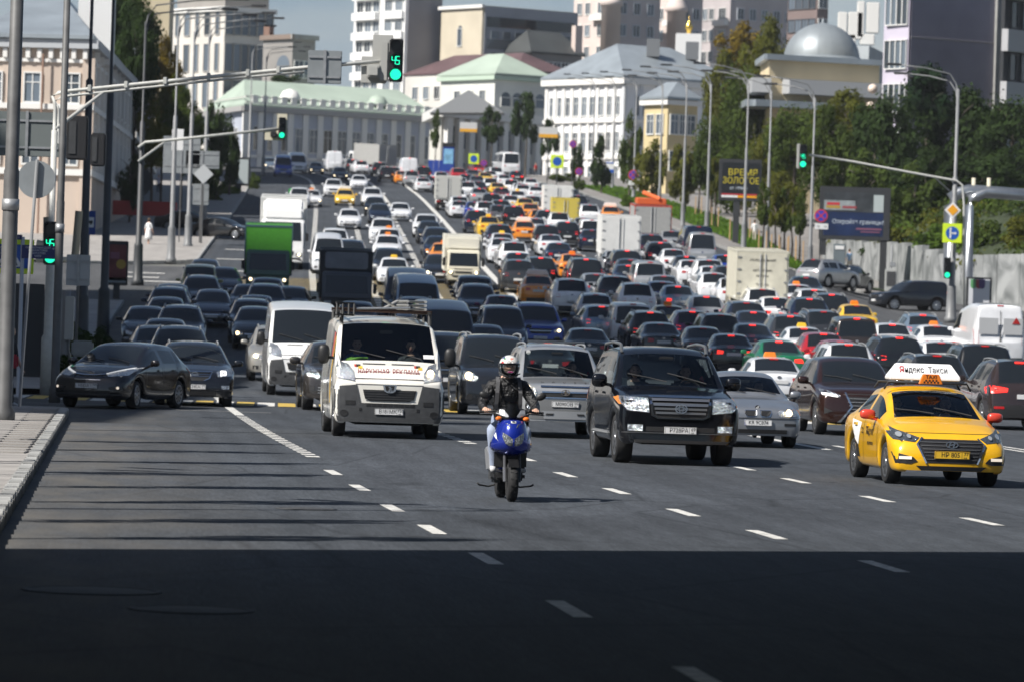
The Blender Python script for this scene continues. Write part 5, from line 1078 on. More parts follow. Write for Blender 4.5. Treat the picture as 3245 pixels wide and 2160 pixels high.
# --- black hatchback turning off on the left
P = dict(K['hatch'], L=4.31, W=1.78, H=1.47, zn=.74, zc=1.0, yc=1.05, yh=1.95, nw=.84, bul=.10); S = make_shell(P, 2); T = empty('hatchback'); shell_parts(S, T, GLASS)
hl = both(S, 'headlight', [(-.86, .93), (-.70, .86), (-.38, .76), (-.46, .70), (-.80, .74)], REFL, T, cell=.05); both(S, 'daytime_lamp', [(-.86, .945), (-.68, .875), (-.36, .77), (-.38, .755), (-.68, .85), (-.85, .915)], M('drl', (.6, .62, .65), .2, emit=(1, .97, .92), es=.35), T, off=.014)
g = decal(S, 'grille', [(-.34, .745), (-.12, .72), (0, .71), (.12, .72), (.34, .745), (.36, .69), (.28, .635), (-.28, .635), (-.36, .69)], BLACK, T)
for q in ([(-.37, .76), (-.12, .735), (.12, .735), (.37, .76), (.37, .745), (.12, .72), (-.12, .72), (-.37, .745)], rect(-.30, .30, .622, .637)): decal(S, 'grille_frame', q, CHROME, g, off=.02)
emblem(S, T, ring(.07, .036, .008), CHROME, .79, off=.02); plate(S, T, 'Н583АТ', z=.50, region='799'); decal(S, 'lower_intake', [(-.55, .40), (.55, .40), (.5, .29), (-.5, .29)], BLACK, T)
fg = both(S, 'fog_lamp', [(-.80, .50), (-.50, .48), (-.52, .43), (-.80, .42)], BLACK, T); bulb(S, T, fg, -.70, .465, .03, M('fog glow', (1, .9, .8)))
decal(S, 'bumper_trim', rect(-.78, .78, .31, .33), DGREY, T, off=.012); both(S, 'tail_light', [(.83, 1.0), (.5, .95), (.5, .85), (.85, .8)], TAIL, T, 'r'); handles(S, T, P, (2.1, 3.0)); doorlines(S, T, P, (1.3, 2.34, 3.24)); wipers(S, T, P); wheels(T, P, 28, 10, 0, .22, steer=.12); mirrors(T, P)
finish(T, 200, 938, P, paint('black brown', (.012, .010, .011), .3, .2), 'black hatchback turning off at the left, nearest to the kerb', 'car', yaw=math.radians(-22))
# --- black wagon behind it
P = dict(K['wagon'], L=4.83, W=1.86, H=1.5, zn=.78, zc=1.02, bul=.09); S = make_shell(P, 2); T = empty('estate_car'); shell_parts(S, T, GLASS)
hl = both(S, 'headlight', [(-.88, .90), (-.66, .86), (-.50, .80), (-.54, .70), (-.86, .72)], REFL, T, cell=.05); both(S, 'daytime_lamp', rect(-.72, -.60, .74, .82), LITW, T, off=.016)
g = decal(S, 'grille', [(-.40, .80), (.40, .80), (.34, .66), (.22, .60), (-.22, .60), (-.34, .66)], BLACK, T)
for q in (rect(-.41, .41, .785, .81), rect(-.35, .35, .69, .70), rect(-.36, .36, .725, .735), [(-.41, .79), (-.39, .79), (-.32, .66), (-.21, .61), (-.22, .595), (-.35, .655)], [(.41, .79), (.35, .655), (.22, .595), (.21, .61), (.32, .66), (.39, .79)]): decal(S, 'grille_frame', q, CHROME, g, off=.02)
emblem(S, T, ring(.075, .075, .014) + [bar2(-.09, -.012, .03, .012, .014), bar2(-.03, -.012, .09, .012, .014)], CHROME, .735, off=.04); plate(S, T, 'О134ЕА', z=.46, region='77'); decal(S, 'lower_intake', rect(-.5, .5, .27, .36), BLACK, T); both(S, 'fog_lamp', rect(-.80, -.62, .42, .50), REFL, T)
wipers(S, T, P); doorlines(S, T, P, (1.4, 2.44, 3.32)); handles(S, T, P, (2.2, 3.1)); wheels(T, P, 24, 10, 0, .23); mirrors(T, P, out=.12); rails(S, T, P)
finish(T, 446, 934, P, paint('black blue', (.012, .013, .017), .3, .2), 'black estate car with chrome grille just behind the turning hatchback', 'car')
# --- grey coupe-like crossover half hidden by the lettered van
P = dict(K['suv'], L=4.68, W=1.92, H=1.62, zn=.92, zc=1.1, zb=1.08, bul=.1, lean=.12); S = make_shell(P, 2); T = empty('crossover'); shell_parts(S, T, GLASS)
both(S, 'headlight', [(-.88, .98), (-.70, .98), (-.54, .80), (-.62, .74), (-.86, .80)], REFL, T, cell=.06); decal(S, 'grille', [(-.62, .60), (.62, .60), (.56, .36), (-.56, .36)], BLACK, T)
for k in range(3): decal(S, 'grille_bar', rect(-.6, .6, .41 + .06*k, .425 + .06*k), STEEL, T, off=.02)
both(S, 'fog_lamp', rect(-.86, -.68, .48, .58), BLACK, T); plate(S, T, None, z=.5); wheels(T, P, 24, 10, 0, .26); mirrors(T, P, PAINT, (.26, .14, .18), out=.12); wipers(S, T, P); doorlines(S, T, P, (1.4, 2.46, 3.4)); handles(S, T, P, (2.3, 3.2))
finish(T, 790, 946, P, paint('bronze grey', (.06, .054, .05), .5, .25), 'bronze grey crossover squeezed between the two white vans', 'car', LIT)
# --- black compact people carrier
P = dict(K['minivan'], L=4.4, W=1.83, H=1.88, zn=.92, zc=1.18, hw=.88, bul=.08); S = make_shell(P, 2); T = empty('people_carrier'); shell_parts(S, T, GLASS)
hl = both(S, 'headlight', [(-.88, 1.02), (-.66, 1.0), (-.48, .86), (-.56, .78), (-.84, .80)], REFL, T, cell=.06); bulb(S, T, hl, -.70, .89, .08); decal(S, 'grille', [(-.42, .72), (.42, .72), (.38, .58), (-.38, .58)], BLACK, T); decal(S, 'lower_intake', rect(-.5, .5, .30, .42), BLACK, T); plate(S, T, None, z=.5)
both(S, 'fog_lamp', oval(-.68, .42, .07, .07), BLACK, T); wipers(S, T, P); doorlines(S, T, P, (1.3, 2.3, 3.25)); wheels(T, P, 24, 8, 1); mirrors(T, P, None, (.22, .13, .22), out=.11, z=1.18); rails(S, T, P, STEEL, .025, .07)
finish(T, 1146, 955, P, paint('graphite', (.022, .024, .028), .4, .22), 'graphite people carrier with lit headlamps behind the scooter rider, left of the silver off-roader', 'car', LIT)
# --- silver SUV behind the white van
P = K['suv']; T = proto('suv'); finish(T, 640, 878, P, paint('pale gold', (.42, .40, .36), .5, .3), 'pale gold SUV with roof bars mostly hidden by the plain white van', 'car', LIT, yaw=0)
# ------------------------------------------------------------------ the scooter and its rider
BLUE = paint('scooter blue', (.010, .030, .33), .35, .18); SLV = M('scooter silver', (.52, .53, .55), .3, .6)
sc = empty('motor_scooter'); FY, RY = -.66, .62
def wheel_small(y, r, w, parent):
    bm = B(); lathe(bm, [(r*.58, -w*.40), (r*.80, -w*.5), (r*.95, -w*.38), (r, -w*.12), (r, w*.12), (r*.95, w*.38), (r*.80, w*.5), (r*.58, w*.40)], 30, axis='X')
    for i in range(18):     # tread blocks
        a = 2*math.pi*i/18
        for s in (-1, 1):
            vs = box(bm, (s*w*.2, 0, r*.995), (w*.22, .012, .008), 0, .5*s); bmesh.ops.transform(bm, matrix=Matrix.Rotation(a, 4, 'X'), verts=vs)
    o = obj('wheel', bm, RUBBER, parent); o.location = (0, y, r)
    bm = B(); lathe(bm, [(r*.58, -w*.36), (r*.58, w*.36), (r*.5, w*.3), (.05, w*.2), (.05, -w*.2), (r*.5, -w*.3)], 20, axis='X'); obj('rim', bm, ALLOY, o); return o
wheel_small(FY, .245, .125, sc); wheel_small(RY, .235, .13, sc)
def fairing(name, secs, mat, n=14, back=True):
    bm = B(); rows = []
    for z, w_, yf, dp in secs:
        rows.append([bm.verts.new((w_ * math.sin(a), yf + dp * (1 - math.cos(a) ** 1.0), z)) for a in [math.pi * (i / n - .5) for i in range(n + 1)]])
    for a, b_ in zip(rows[:-1], rows[1:]):
        for i in range(n): bm.faces.new((a[i], a[i+1], b_[i+1], b_[i])).smooth = True
    for a, b_ in zip(rows[:-1], rows[1:]): bm.faces.new((a[0], b_[0], b_[n], a[n]))
    bm.faces.new(rows[0]); bm.faces.new(rows[-1]); bmesh.ops.recalc_face_normals(bm, faces=bm.faces)
    bv = BVHTree.FromBMesh(bm); return obj(name, bm, mat, sc), dict(bvh=bv, P=dict(L=1.9, W=.6))
front, S = fairing('front_fairing', [(.56, .10, -.56, .20), (.585, .17, -.62, .26), (.62, .235, -.66, .30), (.66, .262, -.69, .33), (.72, .255, -.715, .34), (.80, .225, -.71, .33), (.88, .198, -.685, .31), (.94, .182, -.655, .28), (.985, .16, -.61, .24), (1.0, .10, -.58, .18)], BLUE)
LMP = M('scooter lamp', (.34, .36, .37), .08, .7, bump=.8, bscale=30)
both(S, 'headlight', [(-.006, .685), (-.006, .765), (-.06, .805), (-.125, .845), (-.13, .79), (-.10, .72), (-.05, .69)], LMP, sc, off=.006, cell=.03, bulge=.01)
decal(S, 'headlight_surround', [(-.008, .678), (-.008, .78), (.008, .78), (.008, .678)], BLUE, sc, off=.014, cell=.05); both(S, 'nose_vent', [(-.095, .955), (-.04, .905), (-.03, .90), (-.05, .945)], LMP, sc, off=.006, cell=.04); both(S, 'fairing_slot', [(-.235, .645), (-.15, .625), (-.17, .61), (-.225, .62)], INK, sc, off=.005)
decal(S, 'nose_badge', rect(-.03, .03, .957, .982), PLATE, sc, off=.006, cell=.03); decal(S, 'badge_mark', [(-.018, .962), (.018, .962), (.018, .968), (-.006, .9695), (.018, .971), (.018, .977), (-.018, .977), (-.018, .971), (.006, .9695), (-.018, .968)], INK, sc, off=.012, cell=.1, skirt=0)
both(S, 'side_flash', [(-.215, .80), (-.195, .84), (-.19, .76), (-.17, .73), (-.205, .77)], WHITE, sc, off=.005, cell=.05, skirt=0)
cl, S2 = fairing('handlebar_cover', [(.985, .16, -.50, .16), (1.02, .21, -.52, .18), (1.07, .23, -.50, .18), (1.12, .20, -.46, .14), (1.14, .12, -.43, .1)], BLACK)
both(S2, 'silver_panel', [(-.20, 1.075), (-.205, 1.115), (-.10, 1.11), (-.045, 1.04), (-.06, 1.025), (-.16, 1.06)], SLV, sc, off=.012, cell=.04)
bm = B(); vs = []
for j in range(6):
    t = j / 5; row = []
    for i in range(9):
        a = (i / 8 - .5) * math.pi * .9; w_ = (.095 - .035 * abs(t - .45) * 1.5 if t > .3 else .05 + .045 * t / .3); row.append(bm.verts.new((w_ * math.sin(a) / math.sin(math.pi*.45), -.545 + .06 * (1 - math.cos(a)) + .07 * t, 1.01 + .205 * t)))
    vs.append(row)
for a, b_ in zip(vs[:-1], vs[1:]):
    for i in range(8): bm.faces.new((a[i], a[i+1], b_[i+1], b_[i])).smooth = True
bmesh.ops.solidify(bm, geom=bm.faces[:], thickness=.005); obj('fly_screen', bm, M('smoked screen', (.012, .013, .015), .08), sc)
for s in (-1, 1):
    bm = B(); tube(bm, [(s*.10, -.40, 1.08), (s*.22, -.40, 1.10), (s*.38, -.34, 1.085)], [.016, .014, .014], 8); obj('handlebar', bm, BLACK, sc)
    bm = B(); tube(bm, [(s*.20, -.43, 1.075), (s*.40, -.42, 1.06)], .007, 6); obj('brake_lever', bm, DGREY, sc)
    bm = B(); tube(bm, [(s*.38, -.34, 1.085), (s*.39, -.335, 1.084)], .022, 8); obj('grip_end', bm, DGREY, sc)
    m = B(); tube(m, [(s*.20, -.40, 1.09), (s*.24, -.43, 1.17), (s*.31, -.44, 1.255)], .009, 6); r = bmesh.ops.create_uvsphere(m, u_segments=14, v_segments=10, radius=1)['verts']
    for v in r: v.co = Vector((s*.35, -.44, 1.29)) + Matrix.Rotation(-s*.45, 3, 'Y') @ Vector((v.co.x*.068, min(v.co.y, .3)*.03, v.co.z*.045))
    obj('mirror', m, BLACK, sc, True)
    m = B(); r = bmesh.ops.create_uvsphere(m, u_segments=12, v_segments=8, radius=1)['verts']
    for v in r: v.co = Vector((s*.17, -.49, 1.01)) + Vector((v.co.x*.042, v.co.y*.03, v.co.z*.03))
    obj('indicator', m, M('amber clear', (.75, .18, .02), .12, coat=1), sc, True)
    m = B(); tube(m, [(s*.085, FY + .02, .245), (s*.09, FY + .06, .42)], .026, 10); tube(m, [(s*.09, FY + .06, .42), (s*.09, FY + .12, .60)], .019, 8); obj('fork_leg', m, ALLOY if s < 0 else DGREY, sc)
    m = B(); tube(m, [(s*.12, .28, .17), (s*.2, .22, .15), (s*.32, .12, .17), (s*.35, .10, .19)], .012, 6); obj('foot_peg' if s > 0 else 'side_stand', m, IRON, sc)
bm = B(); lathe(bm, [(.06, -.01), (.105, -.008), (.105, .008), (.06, .01)], 20, axis='X', c=(.055, FY, .245)); obj('brake_disc', bm, STEEL, sc)
bm = B(); 
rows = [[bm.verts.new((s_ * .066, FY - .265*math.sin(a), .25 + .27*math.cos(a))) for s_ in (-1, -.6, .6, 1)] for a in [-.9 + .22*i for i in range(9)]]
for a, b_ in zip(rows[:-1], rows[1:]):
    for i in range(3): bm.faces.new((a[i], a[i+1], b_[i+1], b_[i])).smooth = True
bmesh.ops.solidify(bm, geom=bm.faces[:], thickness=.006); obj('front_mudguard', bm, BLACK, sc)
bm = B(); box(bm, (0, -.38, .68), (.40, .05, .56), bev=.02); box(bm, (0, -.10, .30), (.38, .56, .10), bev=.03); obj('leg_shield', bm, BLACK, sc)
bm = B(); box(bm, (0, .42, .55), (.34, .72, .34), bev=.08); obj('rear_body', bm, BLUE, sc)
for s in (-1, 1):
    bm = B(); prism(bm, [(.10, .36), (.50, .34), (.80, .60), (.60, .64), (.22, .56)], s*.15, s*.205, f3=lambda a, b_, y: (y, a, b_)); bmesh.ops.bevel(bm, geom=bm.edges[:], offset=.015, segments=2, affect='EDGES'); obj('side_panel', bm, SLV, sc)
bm = B(); box(bm, (-.10, .30, .30), (.16, .36, .20), bev=.04); tube(bm, [(.1, .2, .25), (.17, .5, .28), (.18, .8, .36)], .05, 8); obj('engine', bm, DGREY, sc)
bm = B(); box(bm, (0, .40, .76), (.32, .78, .12), bev=.05); obj('seat', bm, M('seat vinyl', (.015, .015, .016), .5), sc)
p = gpD(1150, 1152); k = dC(p.y); sc.location = (p.x - k * .66, p.y + .66, 0); sc.rotation_euler = (0, 0, -math.atan(k))
tag(sc, 'blue motor scooter with twin headlamps ridden towards the camera', 'scooter', 'vehicles nearest the camera')
JAC = M('cloth black jacket', (.012, .012, .013), .5, noise=.2, nscale=14, bump=1.0, bscale=16); JEAN = cloth('pale jeans', (.30, .35, .46)); SHOE = M('white shoe', (.55, .55, .56), .6)
J = {'hip': ((0, .30, .92), (.15, .12)), 'waist': ((0, .27, 1.10), (.145, .115)), 'chest': ((0, .20, 1.30), (.195, .15)), 'col': ((0, .165, 1.43), (.135, .105)), 'neck': ((0, .14, 1.515), .074), 'top': ((0, .12, 1.57), .05)}
E = [('hip', 'waist'), ('waist', 'chest'), ('chest', 'col'), ('col', 'neck'), ('neck', 'top')]; sg = [1, 1, 1, 1, 0]; fing = []
for s in (-1, 1):
    k = 'L' if s < 0 else 'R'
    J['sh' + k] = ((s*.195, .17, 1.40), .088); J['el' + k] = ((s*.335, .03, 1.17), .066); J['cu' + k] = ((s*.315, -.24, 1.10), .045); J['wr' + k] = ((s*.30, -.28, 1.10), .030); J['ha' + k] = ((s*.295, -.335, 1.105), (.040, .024))
    J['th' + k] = ((s*.12, .20, .87), .105); J['kn' + k] = ((s*.215, -.16, .86), .074); J['an' + k] = ((s*.17, -.06, .42), .048); J['he' + k] = ((s*.18, -.05, .385), .045); J['to' + k] = ((s*.19, -.22, .37), .042)
    E += [('col', 'sh' + k), ('sh' + k, 'el' + k), ('el' + k, 'cu' + k), ('cu' + k, 'wr' + k), ('wr' + k, 'ha' + k), ('hip', 'th' + k), ('th' + k, 'kn' + k), ('kn' + k, 'an' + k), ('an' + k, 'he' + k), ('he' + k, 'to' + k)]; sg += [1, 1, 1, 0, 0, 4, 4, 4, 5, 5]
    for i in range(4):
        x = s*(.262 + i*.0225); fing.append(([(x, -.35, 1.122), (x, -.385, 1.108 - .003*i), (x, -.385, 1.078 - .002*i), (x, -.362, 1.062)], .0105 - .0006*i))
    fing.append(([(s*.262, -.31, 1.10), (s*.238, -.335, 1.09), (s*.232, -.36, 1.078)], .0115))
rd = figure('person', J, E, sg, [SKIN, JAC, LIP, EYE, JEAN, SHOE], ((0, .085, 1.635), 0, 1.0), None, 2, fingers=fing)
tag(rd, 'scooter rider in black jacket, pale jeans and sticker covered helmet', 'person')
HEL = bpy.data.materials.new('stickered helmet'); HEL.use_nodes = True; n = HEL.node_tree; b_ = n.nodes['Principled BSDF']; tc = n.nodes.new('ShaderNodeTexCoord'); vo = n.nodes.new('ShaderNodeTexVoronoi'); vo.inputs['Scale'].default_value = 27
cr = n.nodes.new('ShaderNodeValToRGB'); cr.color_ramp.interpolation = 'CONSTANT'; el = cr.color_ramp.elements; el[0].color = (.7, .68, .64, 1)
for pos, c_ in ((.25, (.50, .04, .05)), (.29, (.72, .70, .66)), (.45, (.05, .22, .10)), (.49, (.70, .68, .62)), (.66, (.65, .28, .22)), (.70, (.74, .73, .70)), (.82, (.03, .05, .22)), (.86, (.72, .70, .68)), (.96, (.55, .42, .08))): e_ = el.new(pos); e_.color = (*c_, 1)
el[-1].color = (.02, .02, .02, 1); n.links.new(tc.outputs['Object'], vo.inputs['Vector']); sp_ = n.nodes.new('ShaderNodeSeparateColor'); n.links.new(vo.outputs['Color'], sp_.inputs[0]); n.links.new(sp_.outputs[0], cr.inputs[0]); n.links.new(cr.outputs[0], b_.inputs['Base Color']); b_.inputs['Roughness'].default_value = .25; b_.inputs['Coat Weight'].default_value = 1
hc = Vector((0, .09, 1.645))
hl = empty('helmet'); tag(hl, 'open face helmet with colourful stickers and clear visor on the rider', 'helmet')
def helm(keep, sx, sy, sz, mat, name, th=.012):
    bm = B(); bmesh.ops.create_uvsphere(bm, u_segments=36, v_segments=26, radius=1); bmesh.ops.delete(bm, geom=[v for v in bm.verts if not keep(v.co)], context='VERTS')
    for v in bm.verts: v.co = hc + Vector((v.co.x*sx, v.co.y*sy + .008, v.co.z*sz + .002))
    bmesh.ops.solidify(bm, geom=bm.faces[:], thickness=th); return obj(name, bm, mat, hl, True)
helm(lambda c: (c.z > .16 if c.y < .0 else c.z > -.8) and not (abs(c.x) < .93 and c.y < -.05 and c.z < .16), .132, .152, .138, HEL, 'shell')
helm(lambda c: c.z < .22 and c.z > -.92 and abs(c.x) > .80 and c.y < .5, .1345, .150, .140, BLACK, 'cheek_band')
helm(lambda c: -.97 < c.z < .26 and c.y < -.2, .136, .166, .150, clearglass('visor', (.94, .94, .93)), 'visor', .003)
helm(lambda c: .02 < c.z < .30 and c.y < -.12, .1365, .1665, .151, clearglass('visor tint', (.45, .44, .43)), 'visor_band', .002)
bm = B(); tube(bm, [hc + Vector((.135*math.sin(a), .0 - .165*math.cos(a)*.75, -.135 + .05*abs(math.sin(a)))) for a in [-1.4 + .28*i for i in range(11)]], .008, 6); obj('visor_rim', bm, BLACK, hl)
PINK_ = M('pink sticker', (.62, .03, .25), .4)
for m_, k in ((PLATE, 1.0), (PINK_, .80)):
    bm = B(); pts = [(-1, .45), (-.92, -.15), (-.55, -.5), (-.15, -.35), (0, -.15), (.15, -.35), (.55, -.5), (.92, -.15), (1, .45), (.75, .1), (.4, .5), (0, .3), (-.4, .5), (-.75, .1)]
    prism(bm, [(a*.044*k, b*.022*k + (.0 if k == 1 else 0)) for a, b in pts], 0, .003); o = obj('moustache_sticker', bm, m_, hl); o.location = hc + Vector((0, -.163 - (.003 if k < 1 else 0), -.065)); o.rotation_euler = (.25, 0, 0)
for s in (-1, 1):
    bm = B()
    for q in ring(.020, .015, .005): prism(bm, q, 0, .004)
    o = obj('spectacle_sticker', bm, INK, hl); o.location = hc + Vector((s*.022, -.150, .052)); o.rotation_euler = (-.35, 0, 0)
    bm = B(); prism(bm, oval(0, 0, .015, .011, 12), 0, .003); o = obj('spectacle_lens', bm, PLATE, hl); o.location = hc + Vector((s*.022, -.149, .052)); o.rotation_euler = (-.35, 0, 0)
for s in (-1, 1):
    bm = B(); rows = []
    for x, y, z in ((s*.145, .10, 1.03), (s*.15, .045, 1.18), (s*.145, .022, 1.32), (s*.135, .06, 1.455), (s*.13, .16, 1.515), (s*.13, .28, 1.46)):
        rows.append([bm.verts.new((x - .024, y, z)), bm.verts.new((x + .024, y, z))])
    for a, c_ in zip(rows[:-1], rows[1:]): bm.faces.new((a[0], a[1], c_[1], c_[0]))
    bmesh.ops.solidify(bm, geom=bm.faces[:], thickness=.012); o = obj('rucksack_strap', bm, M('strap grey', (.20, .20, .21), .7), None); st = o
    o.matrix_world = sc.matrix_basis.copy(); o.parent = None; st['_'] = 0
bp = empty('rucksack'); bm = B(); box(bm, (0, .42, 1.25), (.30, .18, .44), bev=.06); obj('bag', bm, JAC, bp)
for o in [o for o in COL.objects if o.name.startswith('rucksack_strap')]: o.matrix_world = Matrix.Identity(4); o.parent = bp; del o['_']
tag(bp, 'dark rucksack with grey straps on the scooter rider shoulders', 'rucksack')
for o in (rd, hl, bp): o.matrix_world = sc.matrix_basis @ Matrix.Translation((0, 0, .0))
# ------------------------------------------------------------------ the jam: everyday cars placed one by one
CARC = {'white': (paint('white', (.74, .75, .77), 0, .3)), 'black': paint('deep black', (.010, .011, .013), .2, .2), 'navy': paint('navy', (.012, .020, .045), .4, .25), 'grey': paint('mid grey', (.12, .125, .135), .5, .28), 'dark grey': paint('dark grey', (.045, .048, .054), .4, .25),
        'silver': SILV, 'pale blue': paint('pale blue', (.22, .29, .37), .5, .28), 'blue': paint('bright blue', (.015, .05, .32), .3, .22), 'orange': paint('orange', (.78, .26, .02), 0, .3), 'yellow': paint('yellow', (.78, .48, .03), 0, .3), 'red': paint('red', (.38, .018, .025), .1, .25),
        'green': paint('green', (.012, .16, .07), .1, .25), 'purple': paint('purple', (.14, .025, .10), .3, .25), 'brown': paint('brown', (.045, .036, .033), .4, .25), 'olive': paint('olive yellow', (.30, .27, .09), 0, .35), 'cream': paint('cream', (.66, .62, .50), 0, .4), 'maroon': paint('maroon', (.10, .015, .02), .2, .25)}
K['bus'] = dict(L=7.6, W=2.35, H=2.95, r=.42, fo=1.3, wb=4.0, gc=.34, yc=.25, yh=.7, yr=7.3, yd=7.55, zn=1.3, zc=1.5, zd=1.55, ze=1.35, zb=1.5, wr=.80, Hf=2.75, Hr=2.9, glass=[(.45, 1.6), (1.75, 3.2), (3.35, 4.9), (5.05, 7.0)], rlean=.02, hw=.9, dw=.84, nw=.93)
NAMES = {'sedan': ('sedan_car', 'saloon', 'car'), 'coupe': ('sedan_car', 'saloon', 'car'), 'hatch': ('hatchback', 'hatchback', 'car'), 'suv': ('suv', 'SUV', 'car'), 'bigsuv': ('large_suv', 'big SUV', 'car'), 'wagon': ('estate_car', 'estate car', 'car'), 'minivan': ('people_carrier', 'people carrier', 'car'), 'van': ('van', 'van', 'van'), 'microbus': ('minibus', 'minibus', 'minibus'), 'bus': ('bus', 'small bus', 'bus')}
# kind, colour, column, roof line (photo pixels, 3245 wide), direction (o towards the camera, a away), extras: b brake lights, l headlamps on, y/r/t small taxi lamp, s sign board
LIST = """sedan black 816 490 o|sedan maroon 849 487 a b|hatch pale_blue 860 500 o l|van blue 900 490 o|van white 953 483 o|sedan black 1005 513 o l|suv white 1010 489 a b|suv black 1072 500 a b|sedan black 1080 530 o l|sedan white 1138 554 o|suv white 1057 566 o|sedan yellow 1094 597 o sl|suv white 948 594 o|sedan white 990 599 o tl|suv white 1182 593 o l
sedan black 1189 626 o l|hatch navy 1206 646 o|suv white 1214 690 o|sedan white 1236 723 o t|sedan white 1228 745 o t|suv black 1238 791 o l|sedan white 1252 812 o y|van white 1128 478 a|suv black 1120 503 a b|suv white 1147 507 a b|van white 1062 480 a|suv black 1205 513 a b|suv black 1228 528 a|hatch silver 1250 528 a|sedan orange 1275 540 a|van white 1299 502 a b|suv silver 1306 540 a b|suv black 1345 528 a b
sedan white 1343 562 a|sedan navy 1376 560 a b|suv red 1455 530 a|sedan grey 1486 536 a|sedan black 1480 553 a b|suv white 1484 575 a|sedan silver 1520 596 a b|sedan yellow 1579 577 a|sedan maroon 1592 594 a b|suv white 1556 562 a|sedan white 1556 541 a|sedan grey 1514 557 a|bus white 1622 483 a|suv white 1621 568 a b|sedan white 1684 564 a|sedan white 1660 585 a|sedan white 1642 604 a y|sedan yellow 1666 625 a|suv black 1560 613 a b|suv dark_grey 1588 630 a b|hatch grey 1584 650 a|suv black 1629 649 a b
sedan white 1422 611 a|suv white 1458 628 a|sedan white 1470 638 a|sedan blue 1506 643 a|suv navy 1512 664 a b|sedan yellow 1553 687 a y|suv navy 1585 711 a|sedan white 1596 736 a y|sedan orange 1665 700 a s|sedan orange 1700 647 a|hatch orange 1712 661 a|suv navy 1735 662 a b|suv white 1775 672 a|suv navy 1833 617 a|hatch white 1740 585 a|sedan dark_grey 1813 600 a|sedan white 1816 647 a|suv white 1871 649 a|sedan orange 1938 655 a s|suv black 1735 713 a|suv black 1800 700 a b|minivan white 1862 689 a|sedan navy 1878 725 a|coupe white 1750 740 a|sedan white 2088 710 a|sedan silver 2133 732 a
suv white 1632 762 a|sedan white 1592 755 a|sedan black 1645 798 a b|suv dark_grey 1646 820 a|suv black 1716 819 a b|sedan orange 1708 868 a s|sedan navy 1773 768 a|sedan orange 1823 800 a r|bigsuv black 1860 811 a b|suv white 1815 881 a|suv navy 1504 874 o|minivan navy 1508 893 o|suv navy 1518 912 o|sedan purple 1596 934 a
minivan silver 2062 825 a|suv black 1990 792 a b|sedan black 2005 820 a|sedan navy 1998 834 a b|suv dark_grey 2096 762 a b|suv navy 2066 743 a|microbus silver 2228 738 a|van navy 2216 715 a|hatch blue 2306 802 a b|sedan dark_grey 2180 817 a b|sedan white 2197 830 a|suv white 2250 842 a|sedan white 2266 858 a b|hatch white 2268 876 a|suv dark_grey 2312 850 a|sedan silver 1896 864 a|suv dark_grey 1955 868 a|sedan silver 2108 872 a|hatch blue 2104 895 a|suv white 2022 893 a|sedan pale_blue 2157 902 a b|wagon silver 1892 928 a
minivan white 2010 958 a|suv black 2066 987 a b|hatch pale_blue 1912 976 a b|bigsuv blue 1715 966 o l|minivan navy 1606 968 o|sedan black 1870 1035 a|sedan dark_grey 1745 1082 a|sedan navy 1545 1026 o|hatch silver 2243 934 a b|sedan yellow 2126 962 a r|hatch purple 2200 994 a b|suv brown 2290 994 a|sedan navy 2398 981 a b|suv navy 2370 953 a|sedan white 2470 943 a b|sedan black 2105 1015 a|sedan dark_grey 2238 1034 a|sedan navy 2395 1023 a b|sedan black 2328 1051 a b|suv dark_grey 2510 992 a b|sedan green 2484 1078 a b|sedan white 2472 1122 a r
sedan black 2562 876 a|sedan white 2540 898 a r|suv white 2585 911 a b|suv navy 2570 940 a b|suv black 2640 926 a b|sedan yellow 2726 964 a r|suv dark_grey 2617 982 a|sedan white 2560 1030 a yb|minivan brown 2718 1002 a b|sedan white 2842 1021 a b|wagon pale_blue 2932 993 a b|sedan white 2990 1025 a r|van white 3172 964 a|hatch red 2617 1056 a b|sedan red 2705 1072 a|suv white 2700 1079 a b|suv black 2860 1059 a b|sedan white 3003 1079 a|suv dark_grey 2985 1118 a|bigsuv black 3130 1082 a
sedan navy 648 819 o|minivan olive 633 834 o|sedan navy 712 845 o l|suv navy 638 885 o|sedan navy 543 902 o|suv navy 534 926 o|sedan black 527 944 o|sedan navy 718 921 o|sedan navy 850 877 o|suv navy 845 898 o|sedan navy 813 936 o|suv navy 800 957 o|hatch black 810 975 o l|sedan black 463 974 o|suv navy 571 970 o|sedan navy 520 1008 o|wagon grey 500 1027 o|suv black 572 1034 o|sedan black 925 916 o|sedan navy 1130 954 o
bigsuv black 1440 1046 o|van navy 1295 845 o|van pale_blue 1332 866 o|van navy 1425 952 o|suv white 1352 675 o|sedan black 1365 702 o l|suv navy 1387 723 o|sedan navy 1390 746 o l|sedan orange 1412 767 o r|sedan black 1398 806 o l|microbus white 1045 736 o|suv white 1065 724 o|suv navy 1110 760 o l|suv dark_grey 1560 1100 a|sedan navy 790 905 o|suv black 1330 940 o|sedan red 1420 520 a b|sedan white 1400 545 a|suv silver 1420 580 a b|hatch white 1450 598 a|sedan black 1535 575 a|sedan white 1600 552 a|sedan red 1520 520 a b|suv white 1590 530 a|sedan black 1640 540 a b|sedan silver 1560 535 a|sedan white 1700 590 a|sedan white 1620 620 a|hatch silver 1690 622 a|suv white 1540 640 a|sedan white 1700 690 a|suv white 1760 640 a|sedan silver 1850 690 a|sedan white 1650 580 a|hatch red 1490 505 a b|sedan white 1460 560 a|sedan yellow 1540 545 a|sedan white 1270 640 o|sedan white 1110 660 o|suv white 1955 740 a|sedan silver 1960 790 a|sedan white 2140 790 a|sedan white 2330 880 a|suv white 2420 905 a"""
PROT = {k: proto(k) for k in list(K)}; JOIN = {}
for k, r_ in PROT.items(): JOIN[k] = joined(r_)
cars = []
